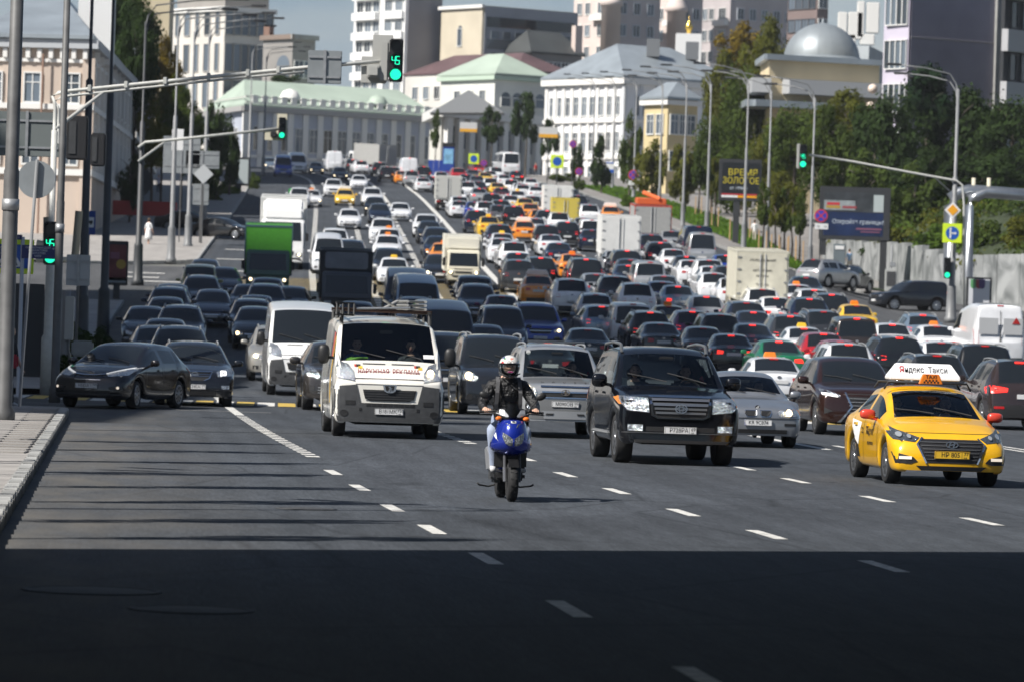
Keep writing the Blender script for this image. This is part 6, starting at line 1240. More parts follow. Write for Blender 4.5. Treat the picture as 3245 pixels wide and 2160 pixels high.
for e in LIST.replace('\n', '|').split('|'):
    t = e.split(); kind, colr, u, v, d = t[0], t[1].replace('_', ' '), float(t[2]), float(t[3]), t[4]; ex = t[5] if len(t) > 5 else ''
    P = K[kind]; q = solve(u, v, P['H'], 128)
    y = q.y - (P['L'] * .5 if kind not in ('van', 'microbus', 'bus') or d == 'o' else P['L'] * .1); d_ = ray(u, v); d_ = d_ / d_.y
    cars.append([kind, colr, u, v, d, ex, d_.x * y, y])
def lat(x, Y): return x - C(Y)
HEROES = [(lat(o.location.x, o.location.y), o.location.y, 4.7, 1.95) for o in COL.objects if o.get('group') == 'vehicles nearest the camera']
done = list(HEROES)
for c in sorted(cars, key=lambda c: c[7]):
    L, Wd = K[c[0]]['L'], K[c[0]]['W']
    for _ in range(12):
        hit = False; l = lat(c[6], c[7])
        for (ll, yy, L2, W2) in done:
            if abs(l - ll) < (Wd + W2) / 2 * .93 + .02 and abs(c[7] + L/2 - yy) < (L + L2) / 2 + .5:
                ov = (Wd + W2) / 2 - abs(l - ll)
                if ov < .55: c[6] += math.copysign(ov + .03, l - ll or 1)
                else:
                    ny = yy + L2/2 + .55; c[6] = c[6] * ny / c[7]; c[7] = ny
                hit = True; break
        if not hit: break
    done.append((lat(c[6], c[7]), c[7] + L/2, L, Wd))
cars = [c for c in cars if c[7] < 612]
WORDS = {}
def lampcol(ex): return ORANGE if 'r' in ex or 't' in ex else M('yellow lamp', (.80, .50, .03), .4)
LAND = [('the orange taxi with the long roof sign', 1708, 868), ('the white box truck', 1966, 702), ('the silver minibus', 2228, 738), ('the cream box truck', 2408, 840), ('the white bus', 1622, 483), ('the cream light truck', 1464, 800), ('the green lorry', 846, 760), ('the white lorry', 880, 690), ('the dark flat fronted lorry', 1092, 860), ('the white compact van', 2010, 958), ('the blue SUV with lit headlamps', 1715, 966), ('the big white van at the right edge', 3172, 964), ('the black SUV crossing sideways', 2885, 900), ('the blue advertising column', 1400, 480), ('the white lettered van', 1230, 1000), ('the black off-roader', 2150, 1080), ('the scooter rider', 1590, 1150), ('the plain white van', 960, 960), ('the olive people carrier', 633, 834), ('the turning hatchback', 360, 1090), ('the green saloon', 2484, 1078), ('the dark crossover with hourglass grille', 2700, 1115), ('the blue lorry at the crest', 900, 490), ('the traffic light over the left lanes', 890, 420), ('the yellow box lorry', 1784, 630)]
labs = []
for c in cars:
    kind, colr, u, v, d, ex = c[:6]; nm, wd, cat = NAMES[kind]
    if colr in ('yellow', 'orange') and kind in ('sedan', 'hatch') or any(q in ex for q in 'yrts'): wd = 'taxi'
    cand = sorted(LAND, key=lambda l: (l[1] - u) ** 2 + (2 * (l[2] - v)) ** 2); cand = [q for q in cand if not (abs(q[1] - u) < 6 and abs(q[2] - v) < 6)]
    l = cand[0]; du, dv = l[1] - u, l[2] - v
    rel = ('right of' if du < 0 else 'left of') if abs(du) > 2.2 * abs(dv) else ('beyond' if dv > 0 else 'nearer than')
    if abs(du) > 260: rel = 'far ' + rel if rel in ('right of', 'left of') else rel
    lamp = {'l': 'with lit headlamps', 'b': 'with red lamps'}.get([x for x in ex if x in 'lb'][-1] if any(x in 'lb' for x in ex) else '', 'facing us' if d == 'o' else 'seen from behind')
    if 's' in ex: lamp = 'with roof sign board'
    labs.append((f'{colr} {wd}', lamp, f'{rel} {l[0]}'))
from collections import Counter
def uniq():
    base = [f'{a} {b} {c}' for a, b, c in labs]; cnt = Counter(base); out = []
    for i, s in enumerate(base):
        if cnt[s] > 1:
            same = sorted((j for j in range(len(base)) if base[j] == s), key=lambda j: cars[j][7]); k = same.index(i); n = len(same)
            w_ = {0: 'nearest', n - 1: 'farthest'}.get(k, ['', 'second nearest', 'third nearest', 'fourth nearest', 'fifth nearest'][k]); s = (f'nearer ' if k == 0 else 'farther ') + s if n == 2 else f'{w_} ' + s
        out.append(s)
    return out
LABELS = uniq()
for c, lb in zip(cars, LABELS):
    kind, colr, u, v, d, ex, x, y = c; nm, wd, cat = NAMES[kind]; P = K[kind]; far = y > 330
    if far:
        o = bpy.data.objects.new(nm, JOIN[kind]); link(o)
    else:
        o = copy_tree(PROT[kind]); o.name = nm
    recolour(o, CARC[colr], LIT if 'l' in ex else REFL, REDL if 'b' in ex else REDP)
    place(o, Vector((x, y, G(x, y))), P['L'], d == 'a', math.radians(random.uniform(-1.6, 1.6))); o.scale = (random.uniform(.97, 1.02), random.uniform(.96, 1.04), random.uniform(.955, 1.035)); tag(o, lb, 'taxi' if 'taxi' in lb.split()[:4] else cat, 'vehicles queueing away from the camera' if d == 'a' else 'vehicles coming down the hill')
    if any(q in ex for q in 'yrts'):
        bm = B()
        if 's' in ex: prism(bm, [(-.55, 0), (.55, 0), (.43, .25), (-.43, .25)], -.18, .18); m_ = M('sign white', (.8, .8, .8))
        else: prism(bm, [(-.19, 0), (.19, 0), (.14, .14), (-.14, .14)], -.06, .06); m_ = lampcol(ex)
        bmesh.ops.bevel(bm, geom=bm.edges[:], offset=.015, segments=1, affect='EDGES'); k = obj('roof_sign' if 's' in ex else 'taxi_lamp', bm, m_, o); k.location = (0, .1, P['H'] - .01)
def drop(o):
    for ch in list(o.children): drop(ch)
    bpy.data.objects.remove(o)
for r_ in PROT.values(): drop(r_)
# SUV crossing sideways on the right
o = copy_tree([o for o in COL.objects if o.name == 'large_suv'][0]); o.name = 'large_suv'; recolour(o, CARC['black'], REFL, REDL)
for ch in o.children:
    for s_ in ch.material_slots:
        if s_.link == 'OBJECT' and s_.material and s_.material.name.startswith('paint'): s_.material = paint('blue black', (.012, .015, .022), .3, .15)
p = gpD(2098, 716); o.location = p + Vector((0, .9, 0)); o.rotation_euler = (0, 0, math.radians(-68)); tag(o, 'black SUV crossing sideways at the mouth of the right hand street', 'car', 'vehicles queueing away from the camera')
for (x, y, a, col_, lab, kd) in ((1905, 662, -38, 'silver', 'silver SUV turning into the right hand street', 'suv'), (1952, 672, -25, 'black', 'black SUV beside the turning silver SUV', 'suv'), (512, 550, 62, 'black', 'black saloon parked at the left corner beyond the grey posts', 'sedan_car'), (436, 532, 75, 'black', 'black saloon with lit lamps behind the first grey post', 'sedan_car')):
    o = copy_tree([q for q in COL.objects if q.name == kd][0]); o.name = kd
    for ob in [o] + list(o.children):
        for s_ in ob.material_slots:
            if s_.link == 'OBJECT' and s_.material.name.startswith('paint'): s_.material = CARC[col_]
    p = gpD(x, y); o.location = p; o.rotation_euler = (0, 0, math.radians(a) + (math.pi if a < 0 else 0)); tag(o, lab, 'car', 'vehicles on the side streets')
# ------------------------------------------------------------------ lorries
def lorry(name, label, px, py, away, W, H, Lb, cabW, cabH, cabm, boxm, floor=.95, over=False, frame=None, r=.42, lit=True, mesh=None, yaw=0, hood=0.0, doors=True):
    """cab in front (local -Y), load box behind; the point is the ground below the end nearest the camera"""
    T = empty(name); Lc = 1.75 + hood; L = Lc + .15 + Lb; y0 = -L/2
    prof = [(0, .38), (0, 1.0), (.10 + hood * .9, cabH * .56 if not hood else 1.15), (.34 + hood, cabH - .10), (.50 + hood, cabH), (Lc, cabH), (Lc, .5), (Lc - .3, .42)]
    bm = B(); prism(bm, [(y0 + a, b) for a, b in prof], -cabW/2, cabW/2, f3=lambda a, b, y: (y, a, b)); bmesh.ops.bevel(bm, geom=[e for e in bm.edges if abs(e.verts[0].co.z - e.verts[1].co.z) < .8 or True], offset=.06, segments=2, affect='EDGES'); obj('cab', bm, cabm, T)
    S = dict(bvh=BVHTree.FromBMesh((lambda b_: (b_.from_mesh(T.children[0].data), b_)[1])(bmesh.new())), P=dict(L=L, W=cabW)); w = cabW / 2; zw = cabH * .56 if not hood else 1.18
    decal(S, 'windshield', [(-w*.88, zw + .03), (w*.88, zw + .03), (w*.82, cabH - .16), (-w*.82, cabH - .16)], GLASS, T, off=.015, cell=.3)
    decal(S, 'grille', [(-w*.55, 1.0), (w*.55, 1.0), (w*.5, .78), (-w*.5, .78)], BLACK, T, off=.02, cell=.3); decal(S, 'bumper', [(-w*.96, .66), (w*.96, .66), (w*.96, .42), (-w*.96, .42)], DGREY, T, off=.03, cell=.3)
    h = both(S, 'headlight', rect(w*.62, w*.92, .74, .90), REFL, T, off=.02, cell=.2); bulb(S, T, h, w*.78, .82, .07, LIT if lit else REFL, off=.04)
    for f in 'LR': decal(S, 'side_window', [(y0 + .35 + hood, zw + .05), (y0 + 1.35 + hood, zw), (y0 + 1.3 + hood, cabH - .2), (y0 + .6 + hood, cabH - .2)], GLASS, T, f, off=.01, cell=.5)
    for s in (1, -1): bm = B(); box(bm, (s*(w + .16), y0 + .3 + hood, zw + .25), (.16, .1, .42), bev=.03); tube(bm, [(s*w*.98, y0 + .35 + hood, zw + .5), (s*(w + .16), y0 + .3 + hood, zw + .45)], .02, 5); obj('side_mirror', bm, BLACK, T)
    b0 = y0 + Lc + .15; bm = B(); box(bm, (0, b0 + Lb/2, (floor + H)/2), (W, Lb, H - floor), bev=.025); 
    if over: box(bm, (0, b0 - .45, H - .38), (W - .02, .95, .74), bev=.12)
    bx = obj('load_box', bm, boxm, T)
    for zz in (floor + .05, H - .05): bm = B(); box(bm, (0, b0 + Lb/2, zz), (W + .03, Lb + .03, .10)); obj('box_rail', bm, frame or boxm, T)
    for s in (1, -1):
        for yy in (b0 + .04, b0 + Lb - .04): bm = B(); box(bm, (s*W/2, yy, (floor + H)/2), (.06, .12, H - floor - .02)); obj('box_post', bm, frame or boxm, T)
    if doors:
        for s in (1, -1):
            bm = B(); box(bm, (s*W/4, b0 + Lb + .03, (floor + H)/2), (W/2 - .07, .04, H - floor - .22), bev=.01); dr = obj('rear_door', bm, boxm, T)
            for xx in (s*.12,): bm = B(); tube(bm, [(xx, b0 + Lb + .07, floor + .15), (xx, b0 + Lb + .07, H - .15)], .022, 6); obj('lock_bar', bm, STEEL, dr)
            for k in range(4): bm = B(); box(bm, (s*(W/2 - .08), b0 + Lb + .06, floor + .3 + k * (H - floor - .6) / 3), (.16, .04, .06)); obj('hinge', bm, STEEL, dr)
        for s in (1, -1): bm = B(); box(bm, (s*(W/2 - .22), b0 + Lb + .03, floor - .16), (.34, .05, .14), bev=.02); obj('tail_light', bm, REDP, T)
    bm = B(); box(bm, (0, L/2 - Lb/2 - .4, floor - .16), (.8, Lb + .8, .22)); box(bm, (0, b0 + Lb - .05, floor - .36), (W * .9, .08, .12)); obj('chassis', bm, UNDER, T)
    ty, rm = tyre_mesh(r, .26, 18, 6, 1)
    for yy in (y0 + .85 + hood * .3, b0 + Lb * .68):
        for s in (1, -1):
            o = bpy.data.objects.new('wheel', ty); link(o, T); o.location = (s*(min(W, cabW) / 2 - .16), yy, r); o.rotation_euler = (0, 0, 0 if s > 0 else math.pi); k = bpy.data.objects.new('rim', rm); link(k, o)
    p = gpD(px, py); place(T, p, L, away, yaw); tag(T, label, 'lorry', 'lorries in the traffic'); return T, S, b0, L
GRB = M('lorry green', (.06, .26, .025), .5, noise=.1); WBOX = M('box white', (.72, .72, .70), .5, noise=.06, nscale=2); GBOX = M('box grey', (.24, .25, .28), .55, noise=.15, nscale=2); DBOX = M('box charcoal', (.03, .032, .038), .6); CBOX = M('box cream', (.62, .59, .48), .55, noise=.08, nscale=3)
gT, *_ = lorry('lorry', 'bright green box lorry with dark cab in the left lanes', 614, 683, False, 2.25, 3.35, 4.6, 2.05, 2.2, paint('lorry dark green', (.012, .06, .03)), GRB, frame=M('frame teal', (.05, .10, .12), .5), over=False)
wT, S_, b0, L_ = lorry('lorry', 'big white lorry with a roof deflector left of the white minibus', 648, 620, False, 2.5, 3.9, 7.5, 2.35, 2.75, paint('pure white', (.8, .8, .8)), WBOX, floor=1.15, r=.48)
bm = B(); prism(bm, [(-L_/2 + .4, 2.72), (-L_/2 + .55, 3.35), (-L_/2 + 1.7, 3.85), (-L_/2 + 1.8, 2.72)], -1.1, 1.1, f3=lambda a, b_, y: (y, a, b_)); bmesh.ops.bevel(bm, geom=bm.edges[:], offset=.12, segments=3, affect='EDGES'); obj('roof_deflector', bm, WHITE, wT)
lorry('lorry', 'dark flat fronted lorry with a grey panel above its windscreen', 795, 742, False, 2.2, 3.0, 4.2, 2.1, 2.15, paint('lorry black', (.012, .013, .016)), DBOX, frame=DBOX, lit=False)
T = [o for o in COL.objects if o.get('label', '').startswith('dark flat')][0]; bm = B(); box(bm, (0, -1.15, 2.58), (1.85, .06, .72), bev=.05); obj('wind_panel', bm, GBOX, T)
pT, S_, b0, L_ = lorry('light_truck', 'cream light truck with a refrigerator box beside the white centre line', 1065, 664, False, 1.85, 2.65, 3.0, 1.68, 1.95, paint('cream', (.66, .62, .50)), M('box ivory', (.70, .68, .60), .5), floor=.8, over=True, r=.32)
bm = B(); box(bm, (.1, -L_/2 + 1.02, 2.36), (.75, .03, .12)); obj('cooling_vent', bm, BLACK, pT)
rT, *_ = lorry('lorry', 'white box lorry with tall rear doors in the middle of the jam', 1426, 626, True, 2.2, 3.2, 4.4, 2.0, 2.2, paint('pure white', (.8, .8, .8)), WBOX, floor=1.0)
gr_, *_ = lorry('lorry', 'grey sided box lorry with orange roof load behind the white box lorry', 1500, 578, True, 2.4, 3.0, 5.0, 2.1, 2.3, paint('pure white', (.8, .8, .8)), M('box pale grey', (.36, .36, .35), .6, noise=.1), floor=1.05, frame=M('red edge', (.40, .06, .04), .6))
bm = B(); box(bm, (0, .6, 3.2), (1.9, 3.0, .4), bev=.05); tube(bm, [(-.5, 2.1, 3.4), (.6, 1.6, 3.8)], .14, 8); obj('orange_load', bm, M('orange tarp', (.55, .12, .03), .7), gr_)
cT, *_ = lorry('lorry', 'cream box lorry with dark door lettering at the right of the jam', 1750, 742, True, 2.3, 3.25, 4.6, 2.05, 2.2, paint('cream', (.66, .62, .50)), CBOX, floor=1.0, frame=M('frame cream', (.56, .54, .45), .5))
q = [c for c in cT.children if c.name.startswith('rear_door')]; yb = max(v.co.y for v in q[0].data.vertices) + .006
for zz, s_, sz in ((2.82, 'ХОЛОДИЛЬНИК', .15), (2.35, 'АВТОСЕРВИС', .13), (2.1, 'МОСКВА', .13), (1.7, 'ТЕЛ 495', .16)): text(s_, sz, M('faded ink', (.08, .075, .06), .7), cT, (0, yb, zz), (math.pi/2, 0, math.pi))
lorry('lorry', 'white box lorry at the back of the jam left of the yellow box lorry', 1283, 518, True, 2.2, 3.0, 4.0, 2.0, 2.1, paint('pure white', (.8, .8, .8)), WBOX)
lorry('lorry', 'small yellow box lorry right of the yellow taxis', 1300, 540, True, 1.9, 2.6, 3.2, 1.75, 2.0, paint('pure white', (.8, .8, .8)), M('box yellow', (.60, .48, .09), .5))
lorry('lorry', 'white van bodied lorry in the lane along the centre line', 1031, 486, True, 2.15, 2.9, 4.0, 2.0, 2.1, paint('pure white', (.8, .8, .8)), M('box dull white', (.55, .55, .52), .6))
lorry('lorry', 'grey sided white lorry at the crest below the theatre', 890, 398, True, 2.4, 3.4, 6.5, 2.1, 2.3, paint('pure white', (.8, .8, .8)), M('box pale grey', (.36, .36, .35), .6), yaw=math.radians(22))
# scooter rider far in the jam, and a green courier
rk = empty('courier_bike'); p = gp(925, 652); rk.location = p; tag(rk, 'green courier bike with a green box left of the white cars', 'motorbike')
bm = B(); box(bm, (0, .2, 1.05), (.62, .5, .8), bev=.08); obj('box', bm, M('courier green', (.02, .35, .06), .6), rk)
bm = B(); box(bm, (0, -.2, .7), (.3, 1.2, .3), bev=.08); obj('body', bm, BLACK, rk)
for yy in (-.7, .6): bm = B(); lathe(bm, [(.2, -.05), (.3, -.05), (.3, .05), (.2, .05)], 14, axis='X', c=(0, yy, .3)); obj('wheel', bm, RUBBER, rk)

for o in [o for o in COL.objects if o.get('label', '').startswith('white van') and o.location.x > 15]:
    for s in (-1, 1):
        bm = B(); box(bm, (s*.46, 2.70, 1.62), (.72, .012, .62), bev=.004); obj('rear_window', bm, M('blanked pane', (.50, .51, .52), .3), o)
        bm = B(); box(bm, (s*.02, 2.705, 1.25), (.012, .01, 1.8)); obj('door_gap', bm, DGREY, o)
    bm = B(); prism(bm, [(-.72, 1.72), (-.42, 1.72), (-.57, 1.98)], 2.71, 2.725); obj('warning_triangle', bm, RRED_ if 'RRED_' in globals() else REDP, o)
# ------------------------------------------------------------------ posts, signals, signs, hoardings
POSTD = M('dark post paint', (.045, .048, .052), .5, noise=.15, nscale=2)  # dark paint that also holds the shade on the left posts
def post_bm(h, r0, r1, flare=True):
    bm = B(); pr = ([(r1 * 2.1, 0), (r1 * 2.1, .25), (r1 * 1.7, .32), (r1 * 1.45, 1.9), (r1 * 1.5, 2.0)] if flare else [(r1, 0)]) + [(r1, 2.1), (r1 * .85, h * .62), (r0 * 1.05, h * .625), (r0, h)]
    lathe(bm, pr, 12); return bm
def arm_bm(h, ln, s, rise=1.1):
    bm = B(); tube(bm, [(0, 0, h - .3), (s*.12, 0, h + .3), (s*.5, 0, h + rise * .75), (s*ln*.55, 0, h + rise), (s*ln, 0, h + rise * 1.12)], [.055, .05, .042, .036, .03], 7)
    return bm
def lamp_bm(h, ln, s, rise=1.1):
    bm = B(); box(bm, (s*(ln + .3), 0, h + rise * 1.13), (.85, .3, .13), bev=.04); return bm
_pp = {}
def lamp_post(p, h, s, mat, label, r0=.058, r1=.112, arms=2, ln=3.0, group='street lamp posts'):
    k = (h, s, mat.name, r0, r1, arms, ln)
    if k not in _pp:
        o = empty('lamp_post'); obj('pole', post_bm(h, r0, r1), mat, o)
        for i in range(arms):
            a = obj('arm', arm_bm(h - .4 * i, ln - .4 * i, s, 1.1 + .0 * i), mat, o); obj('lamp', lamp_bm(h - .4 * i, ln - .4 * i, s), DGREY, a)
            a.rotation_euler = (0, 0, (.35 if i else -.1) * s)
        _pp[k] = o
    else: o = copy_tree(_pp[k])
    o.location = p; tag(o, label, 'lamp post', group); return o
for i, (x, y) in enumerate(((1862, 640), (1763, 590), (1710, 585), (1625, 552), (1570, 526), (1516, 487), (1457, 459), (1408, 437), (1362, 421), (1320, 406))):
    nth = ['nearest grey lamp post on the right kerb, with the round sign on it', 'grey lamp post behind the lawn between the two hoardings', 'grey lamp post in front of the black hoarding', 'grey lamp post left of the black hoarding', 'grey lamp post right of the grey sided lorry', 'grey lamp post beside the yellow house', 'grey lamp post with a round sign low on it', 'grey lamp post with a blue and white sign', 'grey lamp post before the dark corner of the white house', 'farthest grey lamp post on the right kerb'][i]
    p = gpD(x, y); lamp_post(p, 11.2, -1, PGREY, nth)
lamp_post(gpD(2187, 742), 13.0, -1, PGREY, 'tall grey mast on the right carrying the signal arm and the yellow sign', .09, .17, ln=3.4)
for x, y, nth in ((393, 606, 'nearest sunlit grey lamp post on the left corner'), (432, 572, 'middle sunlit grey lamp post on the left corner'), (467, 547, 'third sunlit grey lamp post on the left corner'), (571, 428, 'grey lamp post far up the left kerb by the hedge'), (605, 405, 'farthest grey lamp post on the left kerb')):
    lamp_post(gpD(x, y), 13.2, 1, PGREY, nth, ln=4.2, r1=.14)
for x, y, h, nth in ((316, 657, 13.0, 'dark lamp post carrying the second signal arm'), (236, 790, 15.5, 'dark lamp post right of the shaded pavement'), (186, 815, 15.5, 'dark lamp post left of the shaded pavement')):
    lamp_post(gpD(x, y), h, 1, POSTD, nth, ln=4.4, r1=.15)
for x, y, r_, nth in ((8, 985, .125, 'thick grey post at the left edge of the picture'), (125, 925, .085, 'grey post behind the nearest traffic light mast')):
    p = gpD(x, y); o = empty('post', p); bm = B(); lathe(bm, [(r_*1.6, 0), (r_*1.6, .3), (r_*1.15, .4), (r_*1.1, 4.6), (r_*.98, 4.65), (r_*.9, 11)], 14); obj('pole', bm, M('weathered post', (.10, .10, .10), .55, noise=.25, nscale=3), o); bm = B(); lathe(bm, [(r_*1.25, 3.9), (r_*1.25, 4.1)], 14); obj('collar', bm, STEEL, o); tag(o, nth, 'post')
GLED = M('green signal light', (.0, .5, .25), .3, emit=(.015, .95, .48), es=1.6); SHADE_ = M('signal back grey', (.40, .40, .38), .6); HOUS = M('signal housing', (.018, .018, .02), .5)
SEGS = {'4': 'fgbc', '5': 'afgcd'}
def digits(bm, s_, x0, z0, y, w, h):
    t = w * .17
    for i, ch in enumerate(s_):
        x = x0 + i * w * 1.22; seg = dict(a=((x, z0 + h), (x + w, z0 + h)), b=((x + w, z0 + h/2), (x + w, z0 + h)), c=((x + w, z0), (x + w, z0 + h/2)), d=((x, z0), (x + w, z0)), f=((x, z0 + h/2), (x, z0 + h)), g=((x, z0 + h/2), (x + w, z0 + h/2)))
        for q in SEGS[ch]: a, b_ = seg[q]; prism(bm, bar2(a[0], a[1], b_[0], b_[1], t), y - .006, y)
def signal(p, label, count=True, sc=1.0, board=None, rz=0, text45='45'):
    o = empty('traffic_light', p, rz); tag(o, label, 'traffic light', 'traffic lights of the junction'); bm = B(); box(bm, (0, .12, 0), (.34, .22, 1.06), bev=.03); obj('housing', bm, HOUS, o)
    for i, z in enumerate((.35, 0, -.35)):
        bm = B(); rr = []
        for y in (.01, -.17):
            rr.append([bm.verts.new((.155 * math.cos(a), y, z + .155 * math.sin(a))) for a in [math.pi * (-.08 + 1.16 * k / 12) for k in range(13)]])
        for k in range(12): bm.faces.new((rr[0][k], rr[0][k+1], rr[1][k+1], rr[1][k]))
        bmesh.ops.solidify(bm, geom=bm.faces[:], thickness=.008); obj('visor', bm, HOUS, o)
        if i == 2 or (i == 1 and count is None):
            bm = B(); n = 9
            lathe(bm, [(.135, -.002), (.135, .006), (.01, .010)], 24, axis='Y', c=(0, -.0, z)); lens = obj('lens', bm, M('green lens', (.01, .10, .06), .3, emit=(.01, .75, .38), es=.9), o); bm = B()
            for a in range(-n, n + 1):
                for b_ in range(-n, n + 1):
                    xx, zz = a * .0145 + (.007 if b_ % 2 else 0), b_ * .0145
                    if xx * xx + zz * zz < .0165: prism(bm, oval(xx, z + zz, .0055, .0055, 6), -.012, -.006)
            k = obj('led', bm, GLED, lens); k['kind'] = 'stuff'
        elif i == 0 or not count:
            bm = B(); lathe(bm, [(.13, 0), (.13, .006), (.01, .012)], 20, axis='Y', c=(0, -.002, z)); obj('lens', bm, M('dark lens', (.02, .018, .016), .25), o)
    if count:
        bm = B(); digits(bm, '45', -.098, -.10, -.005, .082, .19); obj('countdown', bm, GLED, o)
    return o
# first gantry arm over the near lanes
Y1 = 103.5; bp_ = gpD(106, 908); Y1 = bp_.y
ar = empty('signal_mast', bp_); tag(ar, 'white double pipe mast with a long arm reaching over the left lanes', 'signal mast'); L_ = lambda x, y: atD(x, y, Y1) - bp_
ARM = M('arm paint', (.52, .52, .49), .45, noise=.1)
bm = B(); lathe(bm, [(.16, 0), (.16, 1.4), (.11, 1.5), (.10, 3.9), (.075, 3.95), (.075, L_(118, 300).z)], 12); obj('pole', bm, ARM, ar)
for dx, dy, nm in ((0, 0, 'arm'), (6, 11, 'arm_brace')):
    bm = B(); pts = [L_(110, 330)] + [L_(113 + dx, 240 + dy), L_(120 + dx, 222 + dy), L_(134 + dx, 214 + dy), L_(160, 210 + dy), L_(300, 196 + dy * .9), L_(560, 170 + dy * .75), L_(700, 156 + dy * .9)] + ([L_(905, 139)] if nm == 'arm' else []); pts[0].x = 0 + (.09 if dx else 0); pts[1].x = pts[0].x
    tube(bm, pts, .048 if nm == 'arm' else .033, 8); obj(nm, bm, ARM, ar)
bm = B(); tube(bm, [L_(124, 300), L_(238, 213)], .045, 8); obj('strut', bm, ARM, ar)
for x in (206, 290, 380, 480, 570, 640): bm = B(); q = L_(x, 208 - (x - 160) * .098); box(bm, (q.x, q.y, q.z), (.09, .13, .17), bev=.01); obj('clamp', bm, ARM, ar)
s1 = signal(atD(911, 139, Y1 - .25), 'large traffic light showing 45 over a green disc, at the end of the long arm'); s1.rotation_euler = (0, ROLL * 0, 0)
bm = B(); box(bm, (-.30, .28, -.02), (.22, .2, 1.0), bev=.03); obj('side_housing', bm, SHADE_, s1); bm = B(); box(bm, (-.55, .36, -.24), (.62, .04, .66), bev=.01); box(bm, (-.35, .52, .12), (.5, .04, 1.05), bev=.01); obj('backing_board', bm, SHADE_, s1); bm = B(); box(bm, (-.55, .25, -.28), (.34, .22, .34), bev=.03); box(bm, (-.55, .12, -.28), (.26, .1, .26), bev=.03); obj('side_lamp', bm, SHADE_, s1)
def board(p, w, h, mat, label, nm='road_sign', back=True, cat='road sign', post=None, rz=0, th=.04, postm=STEEL, face=None):
    o = empty(nm, p, rz); tag(o, label, cat, 'signs round the junction'); bm = B(); box(bm, (0, 0, 0), (w, th, h), bev=.012); obj('plate', bm, mat, o)
    if back:
        bm = B(); box(bm, (0, -.04, 0), (.07, .05, h * 1.03)); obj('mounting_post', bm, STEEL, o)
        for z in (-h * .3, h * .3): bm = B(); box(bm, (0, -.035, z), (w * .92, .03, .05)); obj('mounting_rail', bm, STEEL, o)
    if post is not None: bm = B(); tube(bm, [(0, .05, h * .4), (0, .05, post - p.z)], .04, 8); obj('post', bm, postm, o)
    return o
GBACK = M('sign back', (.26, .28, .29), .5, .3, noise=.12, nscale=3)
board(atD(747, 155, Y1 - .1), .84, .82, GBACK, 'back of a square grey sign hanging on the long signal arm')
board(atD(62, 309, Y1 + 2), 1.75, 1.12, M('sign back green grey', (.14, .16, .16), .6), 'back of a big dark grey sign board behind the left masts')
board(atD(180, 622, Y1 + 6), .62, .80, M('sign back pale', (.42, .44, .45), .5), 'pale back of a sign board on a thin post in the shade', post=gpD(180, 800).z)
for x, y, w_, h_, lb in ((178, 318, .58, 1.2, 'left one of two black signal backs on the dark masts'), (226, 345, .42, .9, 'right one of two black signal backs on the dark masts')):
    o = empty('traffic_light', atD(x, y, Y1 + 12)); tag(o, lb, 'traffic light', 'traffic lights of the junction'); bm = B(); box(bm, (0, 0, 0), (w_, .3, h_), bev=.04); obj('housing', bm, HOUS, o); bm = B(); box(bm, (-w_*.2, -.16, 0), (w_*.35, .03, h_*.75), bev=.01); obj('cover', bm, DGREY, o)
signal(atD(116, 560, Y1 - 1.2), 'low traffic light showing 45 on the left mast, partly behind a blue sign')
# round sign seen from behind on its leaning post
p = gpD(43, 952); Yr = p.y; q = atD(83, 413, Yr); o = empty('road_sign', p); tag(o, 'round sign seen from behind on a leaning grey post at the kerb', 'road sign', 'signs round the junction'); d = q - p
bm = B(); tube(bm, [(0, 0, -.1), (d.x * 1.05, 0, d.z + .40)], .034, 10); obj('post', bm, PGREY, o)
bm = B(); lathe(bm, [(.01, .02), (.35, .02), (.375, .05), (.385, .05), (.385, .0)], 36, axis='Y', c=(d.x, .06, d.z)); obj('disc', bm, GBACK, o)
# blue finger boards
NAVYS = M('sign navy', (.012, .020, .13), .45); FLU = M('fluorescent yellow green', (.62, .80, .03), .5); SBLUE = M('sign blue', (.01, .09, .42), .45); SWHITE = M('sign face white', (.74, .74, .74), .45)
p = gpD(41, 915); Yb = p.y; o = empty('direction_sign', p); tag(o, 'pair of navy finger boards with white lettering on a pale post by the left kerb', 'direction sign', 'signs round the junction'); f_ = lambda x, y: atD(x, y, Yb - .1) - p
bm = B(); lathe(bm, [(.11, 0), (.11, .06), (.05, .1), (.045, f_(43, 545).z)], 12); obj('post', bm, M('pale post', (.45, .47, .50), .45), o)
bm = B(); q = f_(43, 546); box(bm, (q.x, 0, q.z), (.15, .10, .12), bev=.01); obj('post_cap', bm, NAVYS, o); text('i', .1, SWHITE, o, (q.x, -.06, q.z))
for x0, x1, lines, m_ in ((-10, 37, ('МУЗЕЙ № 3', 'ТОРГОВЫЙ ОТДЕЛ', 'УЛ. НОВАЯ'), 'left'), (50, 128, ('ПАРКОВОЧНЫЙ ЦЕНТР', 'МУЗЕЙ ИСТОРИИ', 'ТЕАТР И ПАРК', 'СКВЕР'), 'right')):
    a, b_ = f_(x0, 564), f_(x1, 597); w_ = b_.x - a.x; bm = B(); box(bm, ((a.x + b_.x)/2, -.05, (a.z + b_.z)/2), (w_, .03, a.z - b_.z), bev=.006); k = obj('finger_board', bm, NAVYS, o)
    for i, s_ in enumerate(lines): text(s_, .066, SWHITE, k, ((a.x + b_.x)/2 - .02, -.067, a.z - .055 - i * .066), ext=.001, width=.78)
    if m_ == 'right': text('→', .09, SWHITE, k, (b_.x - .07, -.067, a.z - .07), ext=.001)
q = atD(22, 590, Yb + 2.5); o = board(q, 1.18, .84, FLU, 'fluorescent crossing sign with a blue square at the left edge', back=False, post=.14)
bm = B(); box(bm, (0, -.03, 0), (1.02, .02, .58), bev=.01); k = obj('blue_field', bm, SBLUE, o)
